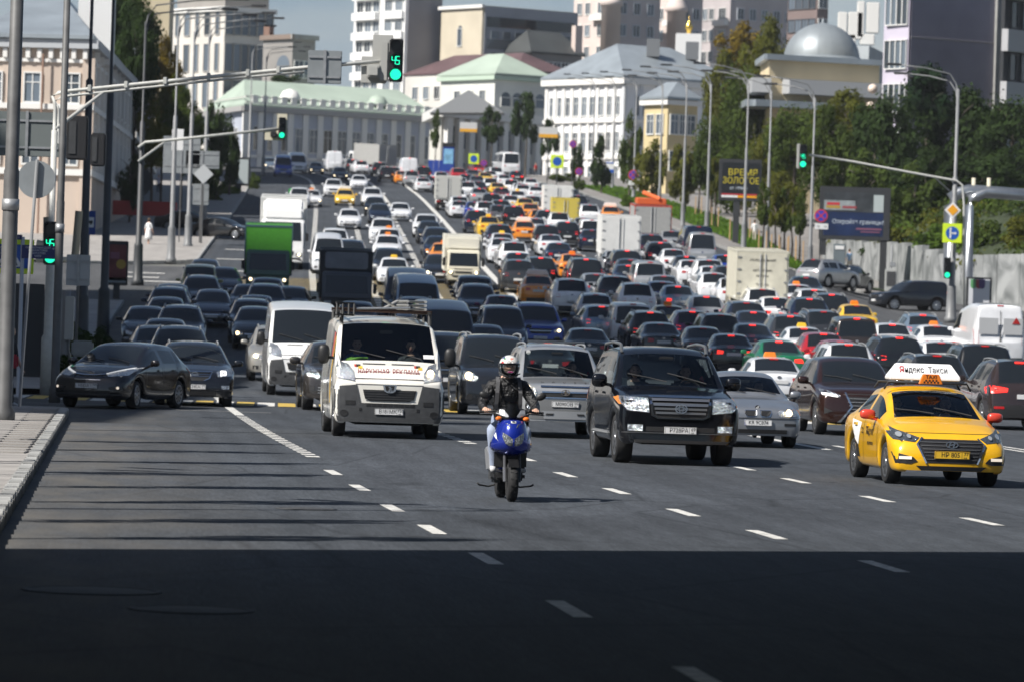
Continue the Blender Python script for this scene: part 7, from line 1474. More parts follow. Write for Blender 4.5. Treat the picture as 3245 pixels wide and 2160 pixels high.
bm = B(); prism(bm, [(-.33, -.25), (.33, -.25), (0, .27)], -.05, -.043); obj('white_triangle', bm, SWHITE, k); bm = B()
for i in range(5): prism(bm, [(-.24 + i*.1, -.22), (-.19 + i*.1, -.22), (-.12 + i*.07, -.08), (-.155 + i*.07, -.08)], -.056, -.051)
lathe(bm, [(.03, -.056), (.03, -.051)], 10, axis='Y', c=(0, 0, .12)); prism(bm, bar2(0, .09, -.02, 0, .05), -.056, -.051); prism(bm, bar2(-.02, 0, -.07, -.12, .03), -.056, -.051); prism(bm, bar2(-.02, 0, .05, -.11, .03), -.056, -.051); obj('walking_figure', bm, INK, k)
# control cabinet on a pole, information frame, hedge planter in the shade
p = gpD(146, 905); o = empty('control_post', p); bm = B(); lathe(bm, [(.15, 0), (.15, 1.0), (.12, 1.1), (.11, 2.6)], 12); obj('post', bm, PGREY, o); bm = B(); box(bm, (.10, -.12, 1.9), (.22, .2, 1.1), bev=.02); obj('cabinet', bm, M('cabinet grey', (.40, .41, .40), .5), o); bm = B(); box(bm, (.45, -.1, 1.15), (.55, .2, .40), bev=.05); obj('detector', bm, GBACK, o); tag(o, 'grey post with a control cabinet on the shaded left pavement', 'control post')
p = gpD(120, 880); o = empty('shelter_frame', p); FR = M('frame cream', (.56, .54, .45), .5); tag(o, 'cream framed shelter standing behind the navy finger boards', 'shelter')
f_ = lambda x, y: atD(x, y, p.y) - p
for (xa, ya), (xb, yb), w_ in (((82, 598), (178, 598), .16), ((182, 486), (172, 598), .22), ((112, 500), (110, 600), .30), ((84, 560), (112, 565), .2)): bm = B(); tube(bm, [f_(xa, ya), f_(xb, yb)], w_ / 2, 4); obj('frame_bar', bm, FR, o)
bm = B(); a = f_(-20, 650); b_ = f_(90, 905); box(bm, ((a.x + b_.x)/2, .6, (a.z + 0)/2), (b_.x - a.x, .1, a.z), bev=.01); obj('shade_panel', bm, M('shelter panel', (.03, .032, .036), .5), o); bm = B(); box(bm, (f_(100, 700).x, .4, 1.2), (.12, .12, 2.4)); obj('frame_post', bm, POSTD, o)  # dark panel added to stand for the deep shade here
# second arm, on the dark post
p5 = gpD(316, 657); Y2 = p5.y; ar = empty('signal_gantry', p5); tag(ar, 'second, farther pale signal arm on the dark lamp post', 'signal gantry'); L_ = lambda x, y: atD(x, y, Y2 - .2) - p5
bm = B(); tube(bm, [L_(318, 340), L_(334, 328), L_(420, 320), L_(646, 296)], .07, 8); obj('arm', bm, ARM, ar); bm = B(); tube(bm, [L_(318, 372), L_(378, 328)], .06, 8); obj('strut', bm, ARM, ar)
s2 = signal(atD(649, 295, Y2 - .5), 'traffic light with one green disc on a cream backing board over the left lanes', count=False); s2.scale = (1.0,)*3
CRB = M('backing cream', (.62, .58, .45), .5); bm = B(); box(bm, (-.02, .28, .08), (.5, .03, 1.25), bev=.01); box(bm, (-.40, .30, -.36), (.9, .03, .5), bev=.01); obj('backing_board', bm, CRB, s2); bm = B(); box(bm, (-.42, .18, -.33), (.3, .2, .3), bev=.04); obj('side_lamp', bm, HOUS, s2)
# right hand arm and its lights
pR = gpD(2187, 742); Y3 = pR.y; ar = empty('signal_gantry', pR); tag(ar, 'pale signal arm reaching left from the tall right hand mast', 'signal gantry'); L_ = lambda x, y: atD(x, y, Y3 - .2) - pR
bm = B(); tube(bm, [L_(1862, 357), L_(1960, 372), L_(2120, 402), L_(2200, 416), L_(2214, 426), L_(2218, 470), L_(2218, 720)], .062, 8); obj('arm', bm, ARM, ar); bm = B(); tube(bm, [L_(2150, 408), L_(2185, 440)], .04, 6); obj('strut', bm, ARM, ar)
s3 = signal(atD(1848, 360, Y3 - .3), 'traffic light with two green discs hanging over the lawn on the right'); s3.scale = (1.25,)*3; bm = B(); box(bm, (-.2, .2, 0), (.14, .3, 1.1), bev=.02); obj('side_housing', bm, SHADE_, s3)
s4 = signal(atD(2180, 617, Y3 - .5), 'low traffic light with one green disc on the right hand mast', count=False); s4.scale = (1.1,)*3
def disc(o, c, r, mat, nm='face', y=-.03, n=28): bm = B(); lathe(bm, [(r, y), (r, y + .008), (.01, y + .0085)], n, axis='Y', c=(c[0], 0, c[1])); return obj(nm, bm, mat, o)
def fluor(p, w_, label, arrow=True, post=None):
    o = board(p, w_, w_, FLU, label, back=False, post=post); k = disc(o, (0, 0), w_ * .34, SBLUE, 'blue_disc')
    if arrow: bm = B(); prism(bm, bar2(-.1*w_, -.27*w_, -.1*w_, .22*w_, .08*w_), -.045, -.038); prism(bm, bar2(-.1*w_, .0, .14*w_, .0, .07*w_), -.045, -.038); prism(bm, [(.12*w_, .09*w_), (.12*w_, -.09*w_), (.24*w_, 0)], -.045, -.038); prism(bm, [(-.19*w_, .2*w_), (-.01*w_, .2*w_), (-.1*w_, .3*w_)], -.045, -.038); obj('white_arrow', bm, SWHITE, k)
    return o
fluor(atD(2191, 537, Y3 - .6), 1.08, 'fluorescent square sign with a white arrow on a blue disc, on the right hand mast')
o = empty('road_sign', atD(2192, 484, Y3 - .6)); tag(o, 'white bordered orange diamond sign on the right hand mast', 'road sign', 'signs round the junction')
for r_, m_, y in ((.46, SWHITE, 0), (.31, M('sign orange', (.80, .36, .01), .45), -.02)): bm = B(); prism(bm, [(0, r_), (r_, 0), (0, -r_), (-r_, 0)], y - .01, y + .012); obj('plate', bm, m_, o)
RBLUE = M('sign violet blue', (.035, .04, .40), .45); RRED = M('sign ring red', (.50, .04, .05), .45)
def nostop(p, r, label, post=None, plate_=False):
    o = empty('road_sign', p); tag(o, label, 'road sign', 'signs round the junction'); disc(o, (0, 0), r, RRED); k = disc(o, (0, 0), r * .80, RBLUE, 'blue_disc', -.04)
    bm = B(); prism(bm, bar2(-.56*r, -.56*r, .56*r, .56*r, .17*r), -.052, -.044); prism(bm, bar2(-.56*r, .56*r, .56*r, -.56*r, .17*r), -.056, -.053); obj('red_cross', bm, RRED, k)
    if plate_: bm = B(); box(bm, (.05, 0, -r * 1.6), (r * 2, .03, r * .85), bev=.01); q = obj('plate', bm, SWHITE, o); text('→  →', r * .7, INK, q, (.05, -.02, -r * 1.6), ext=.001)
    if post is not None: bm = B(); tube(bm, [(0, .05, r), (0, .05, post - p.z)], .035, 8); obj('post', bm, STEEL, o)
    return o
q = gpD(1870, 640); nostop(atD(1889, 497, q.y - .4), .42, 'no stopping sign with a white plate on the nearest right lamp post', q.z, True)
q = gpD(1457, 459); nostop(atD(1457, 403, q.y - .4), .5, 'small no stopping sign on a grey lamp post by the trees', None, True)
for x, y, Y, w_, lb in ((1282, 372, 480, 1.35, 'fluorescent sign with a blue disc right of the white bus'), (1090, 366, 545, 1.2, 'fluorescent sign with a blue disc left of the blue column'), (853, 350, 580, 1.1, 'farthest fluorescent sign, above the white vans at the crest')):
    q = atD(x, y, Y); fluor(q, w_, lb, False, G(q.x, Y))
for x, y, Y, lb in ((1332, 395, 470, 'tiny violet sign left of the white house corner'), (1318, 332, 490, 'violet round sign on a post by the small trees'), (1113, 376, 540, 'violet round sign beside the blue column')):
    q = atD(x, y, Y); nostop(q, .38, lb, G(q.x, Y))
for x, y, Y, lb in ((1262, 305, 500, 'white and orange lane board above the white bus'), (1078, 293, 545, 'white and orange lane board before the theatre')):
    q = atD(x, y, Y); o = board(q, 2.0, 1.1, M('board pale', (.55, .55, .54), .5), lb, back=False, post=G(q.x, Y), cat='lane sign'); bm = B(); box(bm, (0, -.03, -.38), (2.0, .03, .36)); obj('orange_strip', bm, M('strip orange', (.72, .36, .02), .5), o)
q = gpD(1403, 440); o = board(atD(1403, 386, q.y - .4), .85, 1.15, SWHITE, 'blue and white sign beside a grey lamp post', back=False); bm = B(); box(bm, (0, -.03, -.38), (.85, .02, .36)); box(bm, (0, -.03, .5), (.85, .02, .14)); obj('blue_band', bm, SBLUE, o)
q = gpD(204, 745); o = board(atD(205, 513, q.y), .52, .98, M('bus stop blue', (.008, .05, .26), .45), 'blue bus stop sign with a white panel between the dark posts', back=False, post=q.z); bm = B(); box(bm, (0, -.03, .02), (.40, .015, .42), bev=.01); k = obj('white_panel', bm, SWHITE, o); bm = B(); box(bm, (0, -.042, .03), (.30, .012, .12), bev=.01); box(bm, (-.08, -.042, -.05), (.06, .012, .06)); box(bm, (.08, -.042, -.05), (.06, .012, .06)); obj('bus_symbol', bm, INK, k)
for x, y, w_, h_, lb in ((418, 357, 2.3, 2.3, 'grey back of a big square sign behind the sunlit posts'), (466, 368, 2.1, 1.1, 'grey back of a wide sign right of the big square one'), (462, 448, 1.0, 1.3, 'grey back of a small upright sign between the sunlit posts')):
    q = atD(x, y, 292); board(q, w_, h_, GBACK, lb, post=G(q.x, 292))
q = atD(468, 401, 291); o = empty('road_sign', q); tag(o, 'grey back of a diamond sign on the third sunlit post', 'road sign', 'signs round the junction'); bm = B(); prism(bm, [(0, .62), (.62, 0), (0, -.62), (-.62, 0)], 0, .03); obj('plate', bm, M('sign back light', (.44, .46, .47), .5), o); bm = B(); tube(bm, [(0, .06, .6), (0, .06, G(q.x, 291) - q.z)], .05, 8); obj('post', bm, STEEL, o)
q = atD(409, 322, 262); board(q, .65, 1.2, SWHITE, 'white upright plate on the nearest sunlit grey post', back=False)
# hoardings
def hoarding(p, w, h, legs, label, body=M('hoarding frame', (.035, .037, .04), .5)):
    o = empty('hoarding', p); tag(o, label, 'hoarding', 'advertising hoardings'); bm = B(); box(bm, (0, .15, 0), (w, .3, h), bev=.03); obj('frame', bm, body, o)
    for x in legs: bm = B(); box(bm, (x, .2, -h/2 - legs[x]/2), (.42, .3, legs[x])); obj('leg', bm, body, o)
    return o
def panel(o, x0, x1, z0, z1, mat, y=-.006, nm='poster'): bm = B(); box(bm, ((x0 + x1)/2, y, (z0 + z1)/2), (x1 - x0, .012, z1 - z0)); return obj(nm, bm, mat, o)
Yh = 300; q = atD(1967, 492, Yh); w_, h_ = 163 * Yh / 10800, 122 * Yh / 10800; o = hoarding(q, w_, h_, {-w_*.44: 1.0, w_*.42: q.z - h_/2 - G(q.x + 2, Yh)}, 'wide black framed hoarding on the right with a navy lower half')
NAVP = M('poster navy', (.010, .022, .07), .4, noise=.35, nscale=.9); panel(o, -w_*.44, w_*.40, -h_*.42, .02*h_, NAVP); panel(o, -w_*.44, w_*.40, .025*h_, h_*.40, M('poster dark', (.04, .045, .05), .4, noise=.4, nscale=1.5))
panel(o, w_*.26, w_*.40, .04*h_, h_*.36, M('poster pale', (.42, .47, .47), .5), -.016); panel(o, -w_*.44, .0, .06*h_, h_*.24, M('poster grey', (.27, .30, .31), .5, noise=.3, nscale=2), -.016); panel(o, -w_*.41, -w_*.21, .09*h_, h_*.14, M('poster ochre', (.42, .27, .05), .5), -.026); panel(o, -w_*.40, -w_*.22, .15*h_, h_*.20, RRED, -.026); panel(o, -w_*.18, w_*.02, .095*h_, h_*.14, M('poster wine', (.30, .06, .07), .5), -.026)
text('Откройте границы!', .40, M('poster lettering', (.52, .58, .64), .5), o, (.22, -.02, -.16*h_), ext=.003, width=.90); panel(o, .1, w_*.38, -.30*h_, -.27*h_, M('poster rose', (.22, .08, .13), .5), -.016); panel(o, .4, w_*.36, -.35*h_, -.33*h_, M('poster rose', (.22, .08, .13), .5), -.016)
Yh = 330; q = atD(1703, 415, Yh); w_, h_ = 98 * Yh / 10800, 96 * Yh / 10800; o = hoarding(q, w_, h_, {-.2: q.z - h_/2 - G(q.x, Yh)}, 'black hoarding with bold yellow lettering behind a lamp post'); YL = M('poster yellow', (.55, .46, .03), .5); panel(o, -w_*.43, w_*.46, -h_*.42, h_*.42, M('poster black', (.012, .014, .016), .4))
text('ВРЕМЯ', .62, YL, o, (.18, -.02, .52), ext=.004); text('ЗОЛОТОЕ', .62, YL, o, (.06, -.02, -.06), ext=.004, width=.86); text('от 1990 р', .30, M('poster lettering', (.52, .58, .64), .5), o, (-.1, -.02, -.58), ext=.003); panel(o, -w_*.43, -w_*.05, -h_*.42, -h_*.37, SWHITE, -.016); panel(o, -w_*.05, w_*.4, -h_*.42, -h_*.37, M('sign orange', (.80, .36, .01), .45), -.016); panel(o, -w_*.43, w_*.4, -h_*.36, -h_*.33, RRED, -.016)
def citylight(p, w, h, leg, label):
    o = empty('poster_stand', p); tag(o, label, 'poster stand', 'advertising hoardings'); bm = B(); box(bm, (0, .1, leg + h/2), (w, .2, h), bev=.03); obj('frame', bm, M('hoarding frame', (.035, .037, .04), .5), o); bm = B(); box(bm, (0, .1, leg/2), (w*.3, .16, leg)); obj('leg', bm, POSTD, o); return o
p = gpD(2250, 742); o = citylight(p, 1.42, 2.1, .42, 'black framed poster stand with a green and red motif at the right'); panel(o, -.58, .60, .95, 2.42, M('poster white', (.62, .63, .66), .5)); panel(o, -.58, .60, .62, .93, M('poster violet', (.07, .04, .14), .5))
for x, m_ in ((-.32, M('poster green', (.10, .30, .12), .5)), (-.02, M('poster red', (.26, .05, .06), .5)), (.16, M('poster violet', (.07, .04, .14), .5))): bm = B(); prism(bm, [(x - .17, 2.40), (x + .17, 2.40)] + [(x + .17*math.cos(a), 2.05 + .17*math.sin(a)) for a in [-math.pi*k/8 for k in range(9)]], -.02 - .002 * (x + 1), -.013); obj('poster_shape', bm, m_, o)
disc(o, (-.36, .78), .11, YL, 'poster_dot', -.016)
p = gpD(267, 688); o = citylight(p, .98, 2.05, .62, 'dark poster stand with a red and yellow poster in the left shade'); panel(o, -.42, .42, .85, 2.5, M('poster dull red', (.16, .04, .04), .5, noise=.4, nscale=1.6)); panel(o, -.42, .42, .75, .98, M('poster grey', (.27, .30, .31), .5)); disc(o, (.18, 1.6), .22, M('poster ochre', (.42, .27, .05), .5), 'poster_dot', -.016); panel(o, -.32, .1, 1.85, 2.15, M('poster rose', (.22, .08, .13), .5), -.016)
q = gpD(553, 470); o = citylight(q, 2.1, 2.6, .8, 'pale poster stand beside the hedge on the left pavement'); o.location = atD(546, 465, 430); o.location.z = G(o.location.x, 430); panel(o, -.9, .9, 1.0, 3.2, M('poster pale', (.42, .47, .47), .5)); disc(o, (-.4, 2.2), .45, YL, 'poster_dot', -.016)
p = gpD(1929, 648); o = empty('kiosk_column', p); bm = B(); box(bm, (0, 0, 1.25), (.78, .35, 2.5), bev=.03); obj('column', bm, M('column grey', (.13, .16, .18), .5), o); bm = B(); box(bm, (.0, -.19, 2.25), (.6, .03, .25), bev=.01); obj('name_plate', bm, SWHITE, o); tag(o, 'plain grey slab column under the wide hoarding', 'information column')
p = gpD(2048, 682); o = empty('ticket_machine', p); bm = B(); box(bm, (0, 0, .85), (.72, .45, 1.7), bev=.03); obj('cabinet', bm, M('cabinet grey', (.40, .41, .40), .5), o); bm = B(); box(bm, (0, -.24, 1.1), (.55, .03, .9)); obj('screen', bm, DGREY, o); bm = B(); tube(bm, [(0, .1, 1.7), (.02, .1, 3.2)], .04, 8); box(bm, (.1, .05, 2.0), (.35, .2, .3), bev=.03); obj('camera_post', bm, STEEL, o); tag(o, 'grey street cabinet with a camera post right of the hoarding', 'cabinet')
Yc = 548; q = atD(1032, 358, Yc); g = G(q.x, Yc); o = empty('advertising_column', (q.x, Yc, g)); tag(o, 'blue advertising column with a bright screen before the theatre', 'advertising column'); sc_ = 10800 / Yc; bm = B(); box(bm, (0, 0, (q.z - g + 1.1)/2), (1.35, .8, q.z - g + 1.1), bev=.05); obj('column', bm, M('column blue', (.012, .05, .30), .5), o); bm = B(); box(bm, (0, 0, q.z - g + 1.2), (1.45, .9, .5), bev=.05); obj('cap', bm, HOUS, o); panel(o, -.55, .55, q.z - g - 1.0, q.z - g + .75, M('screen picture', (.20, .42, .62), .4, noise=.5, nscale=1.2), -.41, 'screen')
q = atD(1015, 384, Yc + 1); o = empty('blue_fence', (q.x, Yc + 1, g)); bm = B(); 
for i in range(5): k = obj('fence_panel', (lambda b_: (box(b_, (-1.2 + i * .62, 0, 1.0), (.60, .06, 2.0), bev=.02), b_)[1])(B()), M('column blue', (.012, .05, .30), .5), o)
bm.free(); tag(o, 'bright blue site fence at the foot of the advertising column', 'fence')
# retaining wall, pipes on the right
GRAF = M('graffiti concrete', (.40, .41, .41), .8, noise=.22, nscale=.35); n = GRAF.node_tree; b_ = n.nodes['Principled BSDF']; tc = n.nodes.new('ShaderNodeTexCoord'); t = n.nodes.new('ShaderNodeTexNoise'); t.inputs['Scale'].default_value = .55; t.inputs['Detail'].default_value = 9; t.inputs['Distortion'].default_value = .8; gm = n.nodes.new('ShaderNodeNewGeometry'); n.links.new(gm.outputs['Position'], t.inputs[0]); cr = n.nodes.new('ShaderNodeValToRGB'); cr.color_ramp.elements[0].position = .36; cr.color_ramp.elements[0].color = (.13, .14, .14, 1); cr.color_ramp.elements[1].position = .60; cr.color_ramp.elements[1].color = (.34, .35, .35, 1); n.links.new(t.outputs['Fac'], cr.inputs[0]); n.links.new(cr.outputs[0], b_.inputs['Base Color'])
wl = empty('retaining_wall'); tag(wl, 'long grey retaining wall streaked with graffiti on the right', 'wall'); pts = [atD(1900, 560, 345), atD(1990, 608, 325), atD(2090, 640, 303), atD(2205, 672, 287), atD(2300, 690, 282), atD(2460, 700, 276)]; tops = [552, 556, 561, 588, 586, 582]
for i in range(5):
    n_ = 3
    for j in range(n_):
        a = pts[i].lerp(pts[i+1], j / n_); b2 = pts[i].lerp(pts[i+1], (j + 1) / n_); m = (a + b2) / 2; d = b2 - a; tp = atD((m.x / m.y) * 10800 + 1178, tops[i] + (tops[i+1] - tops[i]) * (j + .5) / n_, m.y).z; bt = G(m.x, m.y) - .4
        bm = B(); box(bm, (0, 0, (tp - bt)/2), (math.hypot(d.x, d.y) - .012, .5, tp - bt), bev=.02); k = obj('wall_panel', bm, GRAF, wl); k.location = (m.x, m.y, bt); k.rotation_euler = (0, 0, math.atan2(d.y, d.x))
PIPE = M('pipe cladding', (.42, .44, .46), .28, .85, noise=.12, nscale=2)
pg = empty('steam_pipes'); tag(pg, 'pair of shiny lagged steam pipes bending along the slope at the right', 'pipes')
for (xa, ya, xb, yb, dY) in ((2184, 520, 2470, 447, 0), (2226, 530, 2470, 450, -1.0)):
    Yp = 268 + dY; L_ = lambda x, y: atD(x, y, Yp); bm = B(); tube(bm, [L_(xa, ya + 110), L_(xa + 2, 475), L_(xa + 6, 455), L_(xa + 22, 445 if dY == 0 else 452), L_(xa + 44, yb - 8), L_(xb, yb + 10)], .36 if dY == 0 else .30, 14); obj('pipe', bm, PIPE, pg)
for x in (2240, 2275): bm = B(); q = atD(x, 424, 268); tube(bm, [q - Vector((0, 0, .4)), q + Vector((0, 0, .35))], .11, 8); obj('valve', bm, CRB, pg)
# off-frame posts
for x, y, lb in ((-9.4, 48.2, 'nearest'), (-12.2, 57.6, 'second')): lamp_post(Vector((x, y, .14)), 11.5, -1, PGREY, lb + ' lamp post outside the left edge, its thin shadow lying across the road')
# ------------------------------------------------------------------ trees, hedges, lawn
def leafm(n, c, t=.25):
    m = M('leaf ' + n, c, .9, spec=.08, noise=.35, nscale=1.2); nt_ = m.node_tree; b_ = nt_.nodes['Principled BSDF']; o = nt_.nodes['Material Output']; tr = nt_.nodes.new('ShaderNodeBsdfTranslucent'); tr.inputs[0].default_value = (c[0]*1.3, c[1]*1.3, c[2]*.8, 1); mx = nt_.nodes.new('ShaderNodeMixShader'); mx.inputs[0].default_value = t
    nt_.links.new(b_.outputs[0], mx.inputs[1]); nt_.links.new(tr.outputs[0], mx.inputs[2]); nt_.links.new(mx.outputs[0], o.inputs[0]); return m
LEAF = {'dark': leafm('dark', (.030, .050, .016)), 'mid': leafm('mid', (.062, .090, .020), .35), 'olive': leafm('olive', (.098, .105, .018), .35), 'gold': leafm('gold', (.16, .115, .018)), 'lime': leafm('lime', (.075, .125, .018)), 'pine': leafm('pine', (.014, .030, .013), .1)}
BARK = M('bark', (.075, .06, .045), .9, noise=.3, nscale=6); STAKE = M('stake wood', (.30, .19, .09), .8)
def crown_mesh(n, leaf, blobs, seed, shape=lambda z: 1.0):
    r = random.Random(seed); vs, fs = [], []; bl = []
    for _ in range(blobs):
        while True:
            x, y, z = r.uniform(-1, 1), r.uniform(-1, 1), r.uniform(-1, 1)
            if x*x + y*y + z*z < 1: break
        s = shape(z); bl.append((x * .78 * s, y * .78 * s, z * .82, r.uniform(.20, .40) * (.55 + .45 * s)))
    for i in range(n):
        bx, by, bz, br = bl[r.randrange(blobs)]; d = Vector((r.gauss(0, 1), r.gauss(0, 1), r.gauss(0, 1))).normalized(); k = br * (r.random() ** .35) * r.uniform(.8, 1.15)
        p = Vector((bx, by, bz)) + d * k; nrm = (d + Vector((r.uniform(-1, 1), r.uniform(-1, 1), r.uniform(-.4, 1))) * .8).normalized(); u = nrm.orthogonal().normalized(); u.rotate(Matrix.Rotation(r.uniform(0, 6.3), 3, nrm)); v = nrm.cross(u); s = leaf * r.uniform(.6, 1.4); b_ = len(vs)
        vs += [p - u*s, p - v*s*.55, p + u*s, p + v*s*.55]; fs.append((b_, b_+1, b_+2, b_+3))
    me = bpy.data.meshes.new('crown'); me.from_pydata(vs, [], fs); me.materials.append(LEAF['mid']); return me
CR = {'round': [crown_mesh(3600, .075, 20, s) for s in (1, 2, 3)], 'col': [crown_mesh(1900, .085, 14, s, lambda z: .55 + .45 * (1 - abs(z))) for s in (4, 5)], 'big': [crown_mesh(9000, .048, 34, s) for s in (6, 7)], 'pine': [crown_mesh(5200, .055, 26, 8, lambda z: .35 + .65 * (.5 - .5 * z))], 'sparse': [crown_mesh(1500, .065, 16, s, lambda z: .3 + .7 * (.6 - .4 * z)) for s in (9, 10)]}
_ti = [0]
def tree(label, xc, yc, rx, rz, Y, leaf, kind='round', ry=None, group='trees round the junction', stake=False, world=None, name='tree'):
    """crown centre and half sizes in photo pixels (2356 wide)"""
    q = atD(xc, yc, Y) if world is None else Vector(world); k = Y / 10800 if world is None else 1; g = G(q.x, q.y); o = empty(name, (q.x, q.y, g)); tag(o, label, 'tree', group); _ti[0] += 1
    h = q.z - g; R_ = random.Random(_ti[0]); r0 = max(.07, rx * k * .055); bm = B(); top = h + rz * k * .5
    tube(bm, [(0, 0, -.3), (.03, 0, h * .3), (R_.uniform(-.1, .1), 0, h * .65), (0, 0, top)], [r0 * 1.25, r0, r0 * .75, r0 * .25], 7); obj('trunk', bm, BARK, o)
    bm = B()
    for i in range(5):
        a = R_.uniform(0, 6.28); z0 = h - rz * k * .55 + i * rz * k * .22; tube(bm, [(0, 0, z0), (math.cos(a) * rx * k * .3, math.sin(a) * rx * k * .3, z0 + rz * k * .22), (math.cos(a) * rx * k * .62, math.sin(a) * rx * k * .62, z0 + rz * k * .34)], [r0 * .5, r0 * .35, r0 * .12], 5)
    obj('limbs', bm, BARK, o)
    c = bpy.data.objects.new('crown', CR[kind][_ti[0] % len(CR[kind])]); link(c, o); c.location = (0, 0, h); c.scale = (rx * k, (ry or rx * k), rz * k); c.rotation_euler = (0, 0, R_.uniform(0, 6.28)) if abs((ry or rx * k) - rx * k) < .1 else (0, 0, 0)
    c.material_slots[0].link = 'OBJECT'; c.material_slots[0].material = LEAF[leaf]
    if stake: bm = B(); tube(bm, [(.25, -.2, 0), (.25, -.2, 1.7)], .045, 6); tube(bm, [(-.25, -.2, 0), (-.25, -.2, 1.7)], .045, 6); obj('stake', bm, STAKE, o)
    return o
for t in (('tall dark tree behind the roof of the pink house', 258, 80, 62, 140, 370, 'dark', 'big'), ('dark tree leaning over the pink house side', 312, 150, 60, 120, 350, 'dark', 'big'), ('golden tinged tree in front of the ochre wall', 378, 190, 46, 110, 385, 'gold', 'big'), ('olive tree between the dark lamp posts', 352, 310, 60, 85, 350, 'olive', 'round'), ('dark green tree behind the sunlit posts', 420, 300, 55, 100, 360, 'mid', 'big'),
          ('dark tree above the sunlit sign backs', 500, 320, 42, 110, 400, 'dark', 'round'), ('dark tree at the end of the left row', 530, 350, 34, 85, 420, 'dark', 'round'), ('dark low tree right of the diamond sign', 470, 400, 45, 60, 330, 'dark', 'round'), ('dark tree in the left shade', 300, 420, 40, 80, 330, 'dark', 'round'), ('dark bushy tree above the arched house', 655, 180, 42, 24, 674, 'dark', 'round'),
          ('big olive tree left of the dome', 1760, 180, 72, 140, 455, 'olive', 'big'), ('big dark green tree next to the dome', 1715, 260, 75, 130, 425, 'mid', 'big'), ('broad olive tree behind the yellow house', 1660, 230, 60, 115, 470, 'olive', 'big'), ('golden crowned tree above the lamp posts', 1700, 110, 60, 62, 480, 'gold', 'round'), ('mid green tree behind the black hoarding', 1790, 380, 68, 110, 395, 'olive', 'big'), ('dark tree between the yellow house and the hoarding', 1640, 350, 58, 100, 410, 'mid', 'big'), ('small round tree before the yellow house', 1500, 390, 46, 70, 430, 'olive', 'round'), ('low golden tree under the lamp posts', 1578, 395, 46, 78, 405, 'olive', 'round'),
          ('dark tree in the gap by the white corner house', 1450, 345, 32, 88, 470, 'mid', 'round'), ('slim dark tree right of the bus', 1385, 375, 34, 72, 480, 'dark', 'col'), ('slim tree before the white house wall', 1325, 375, 22, 58, 500, 'dark', 'col'), ('wispy tree in front of the theatre columns', 1132, 290, 36, 52, 560, 'dark', 'col'), ('taller wispy tree at the theatre corner', 1212, 275, 40, 82, 555, 'dark', 'col'), ('slim tree left of the theatre', 1003, 300, 16, 55, 590, 'mid', 'col'), ('wispy tree beside the bus', 1262, 320, 28, 60, 540, 'dark', 'col'),
          ('big dark tree on the slope left of the pipes', 2040, 330, 95, 150, 345, 'dark', 'big'), ('dark spreading tree over the steam pipes', 2200, 330, 110, 130, 350, 'dark', 'big'), ('dark tree at the right edge above the pipes', 2330, 320, 100, 120, 345, 'dark', 'big'), ('dark pine rising in front of the purple block', 2135, 215, 90, 90, 350, 'pine', 'pine'), ('second dark pine right of the purple block', 2240, 260, 60, 60, 352, 'pine', 'round'), ('green tree right of the wide hoarding', 2105, 455, 75, 80, 330, 'mid', 'round'), ('light green tree above the hoarding', 1990, 430, 70, 90, 338, 'mid', 'round'), ('green tree left of the hoarding', 1905, 360, 70, 120, 360, 'mid', 'big'), ('broad tree before the domed pavilion', 1830, 320, 84, 95, 390, 'mid', 'big'), ('sunny tree in front of the pavilion', 1950, 285, 90, 80, 372, 'olive', 'big'), ('wide green tree filling the gap behind the black hoarding', 1700, 400, 85, 90, 402, 'mid', 'big'), ('wide olive tree behind the staked row', 1800, 470, 75, 75, 385, 'olive', 'big'), ('dark undertree by the mast', 2290, 470, 90, 60, 320, 'dark', 'round')):
    tree(*t)
for t in (('dark tree rising over the pink house chimney', 275, 40, 70, 120, 385, 'mid', 'big'), ('dark tree filling the gap behind the masts', 310, 90, 70, 110, 380, 'dark', 'big'), ('golden olive tree lower behind the dark posts', 400, 250, 40, 80, 375, 'olive', 'round'), ('dark tree deep on the slope at the far right', 2260, 410, 110, 80, 338, 'dark', 'big'), ('dark tree low on the slope behind the mast', 2130, 420, 80, 80, 336, 'dark', 'big')): tree(*t)
for i, (x, y) in enumerate(((1690, 560), (1720, 556), (1757, 590), (1786, 600), (1806, 606), (1825, 600), (1842, 612), (1648, 528), (1610, 500))):
    p = gpD(x, y); tree('young staked tree on the lawn, ' + ['just right of the black hoarding leg', 'behind the black hoarding lamp post', 'left of the lamp post on the lawn', 'first in the row of five by the lawn edge', 'second in the row by the lawn edge', 'third in the row by the lawn edge', 'last in the row by the wide hoarding', 'left of the black hoarding', 'farthest up the lawn'][i], x, y - 118, 26, 62, p.y, 'olive' if i % 2 else 'mid', 'col', stake=True)
for n0, y0 in zip(('nearest', 'second', 'third', 'fourth', 'fifth', 'sixth', 'seventh', 'farthest'), (42.5, 46, 51, 55.5, 60, 65, 70, 75)):
    x = C(y0) - 18.8 - 4.2 + (.4 if y0 % 2 else 0); tree(n0 + ' slim street tree outside the left edge, casting a streak of shadow', 0, 0, .75, 3.6, 0, 'mid', 'sparse', ry=.75, world=(x, y0, 7.0))
def bush(label, x, y, w, h, Y, leaf, n='bush'):
    q = atD(x, y, Y); k = Y / 10800; o = empty(n, (q.x, Y, G(q.x, Y))); tag(o, label, 'bush', 'bushes and hedges'); _ti[0] += 1
    c = bpy.data.objects.new('foliage', CR['round'][_ti[0] % 3]); link(c, o); c.scale = (w * k, w * k * .7, h * k); c.location = (0, 0, max(h * k * .7, q.z - o.location.z)); c.material_slots[0].link = 'OBJECT'; c.material_slots[0].material = LEAF[leaf]
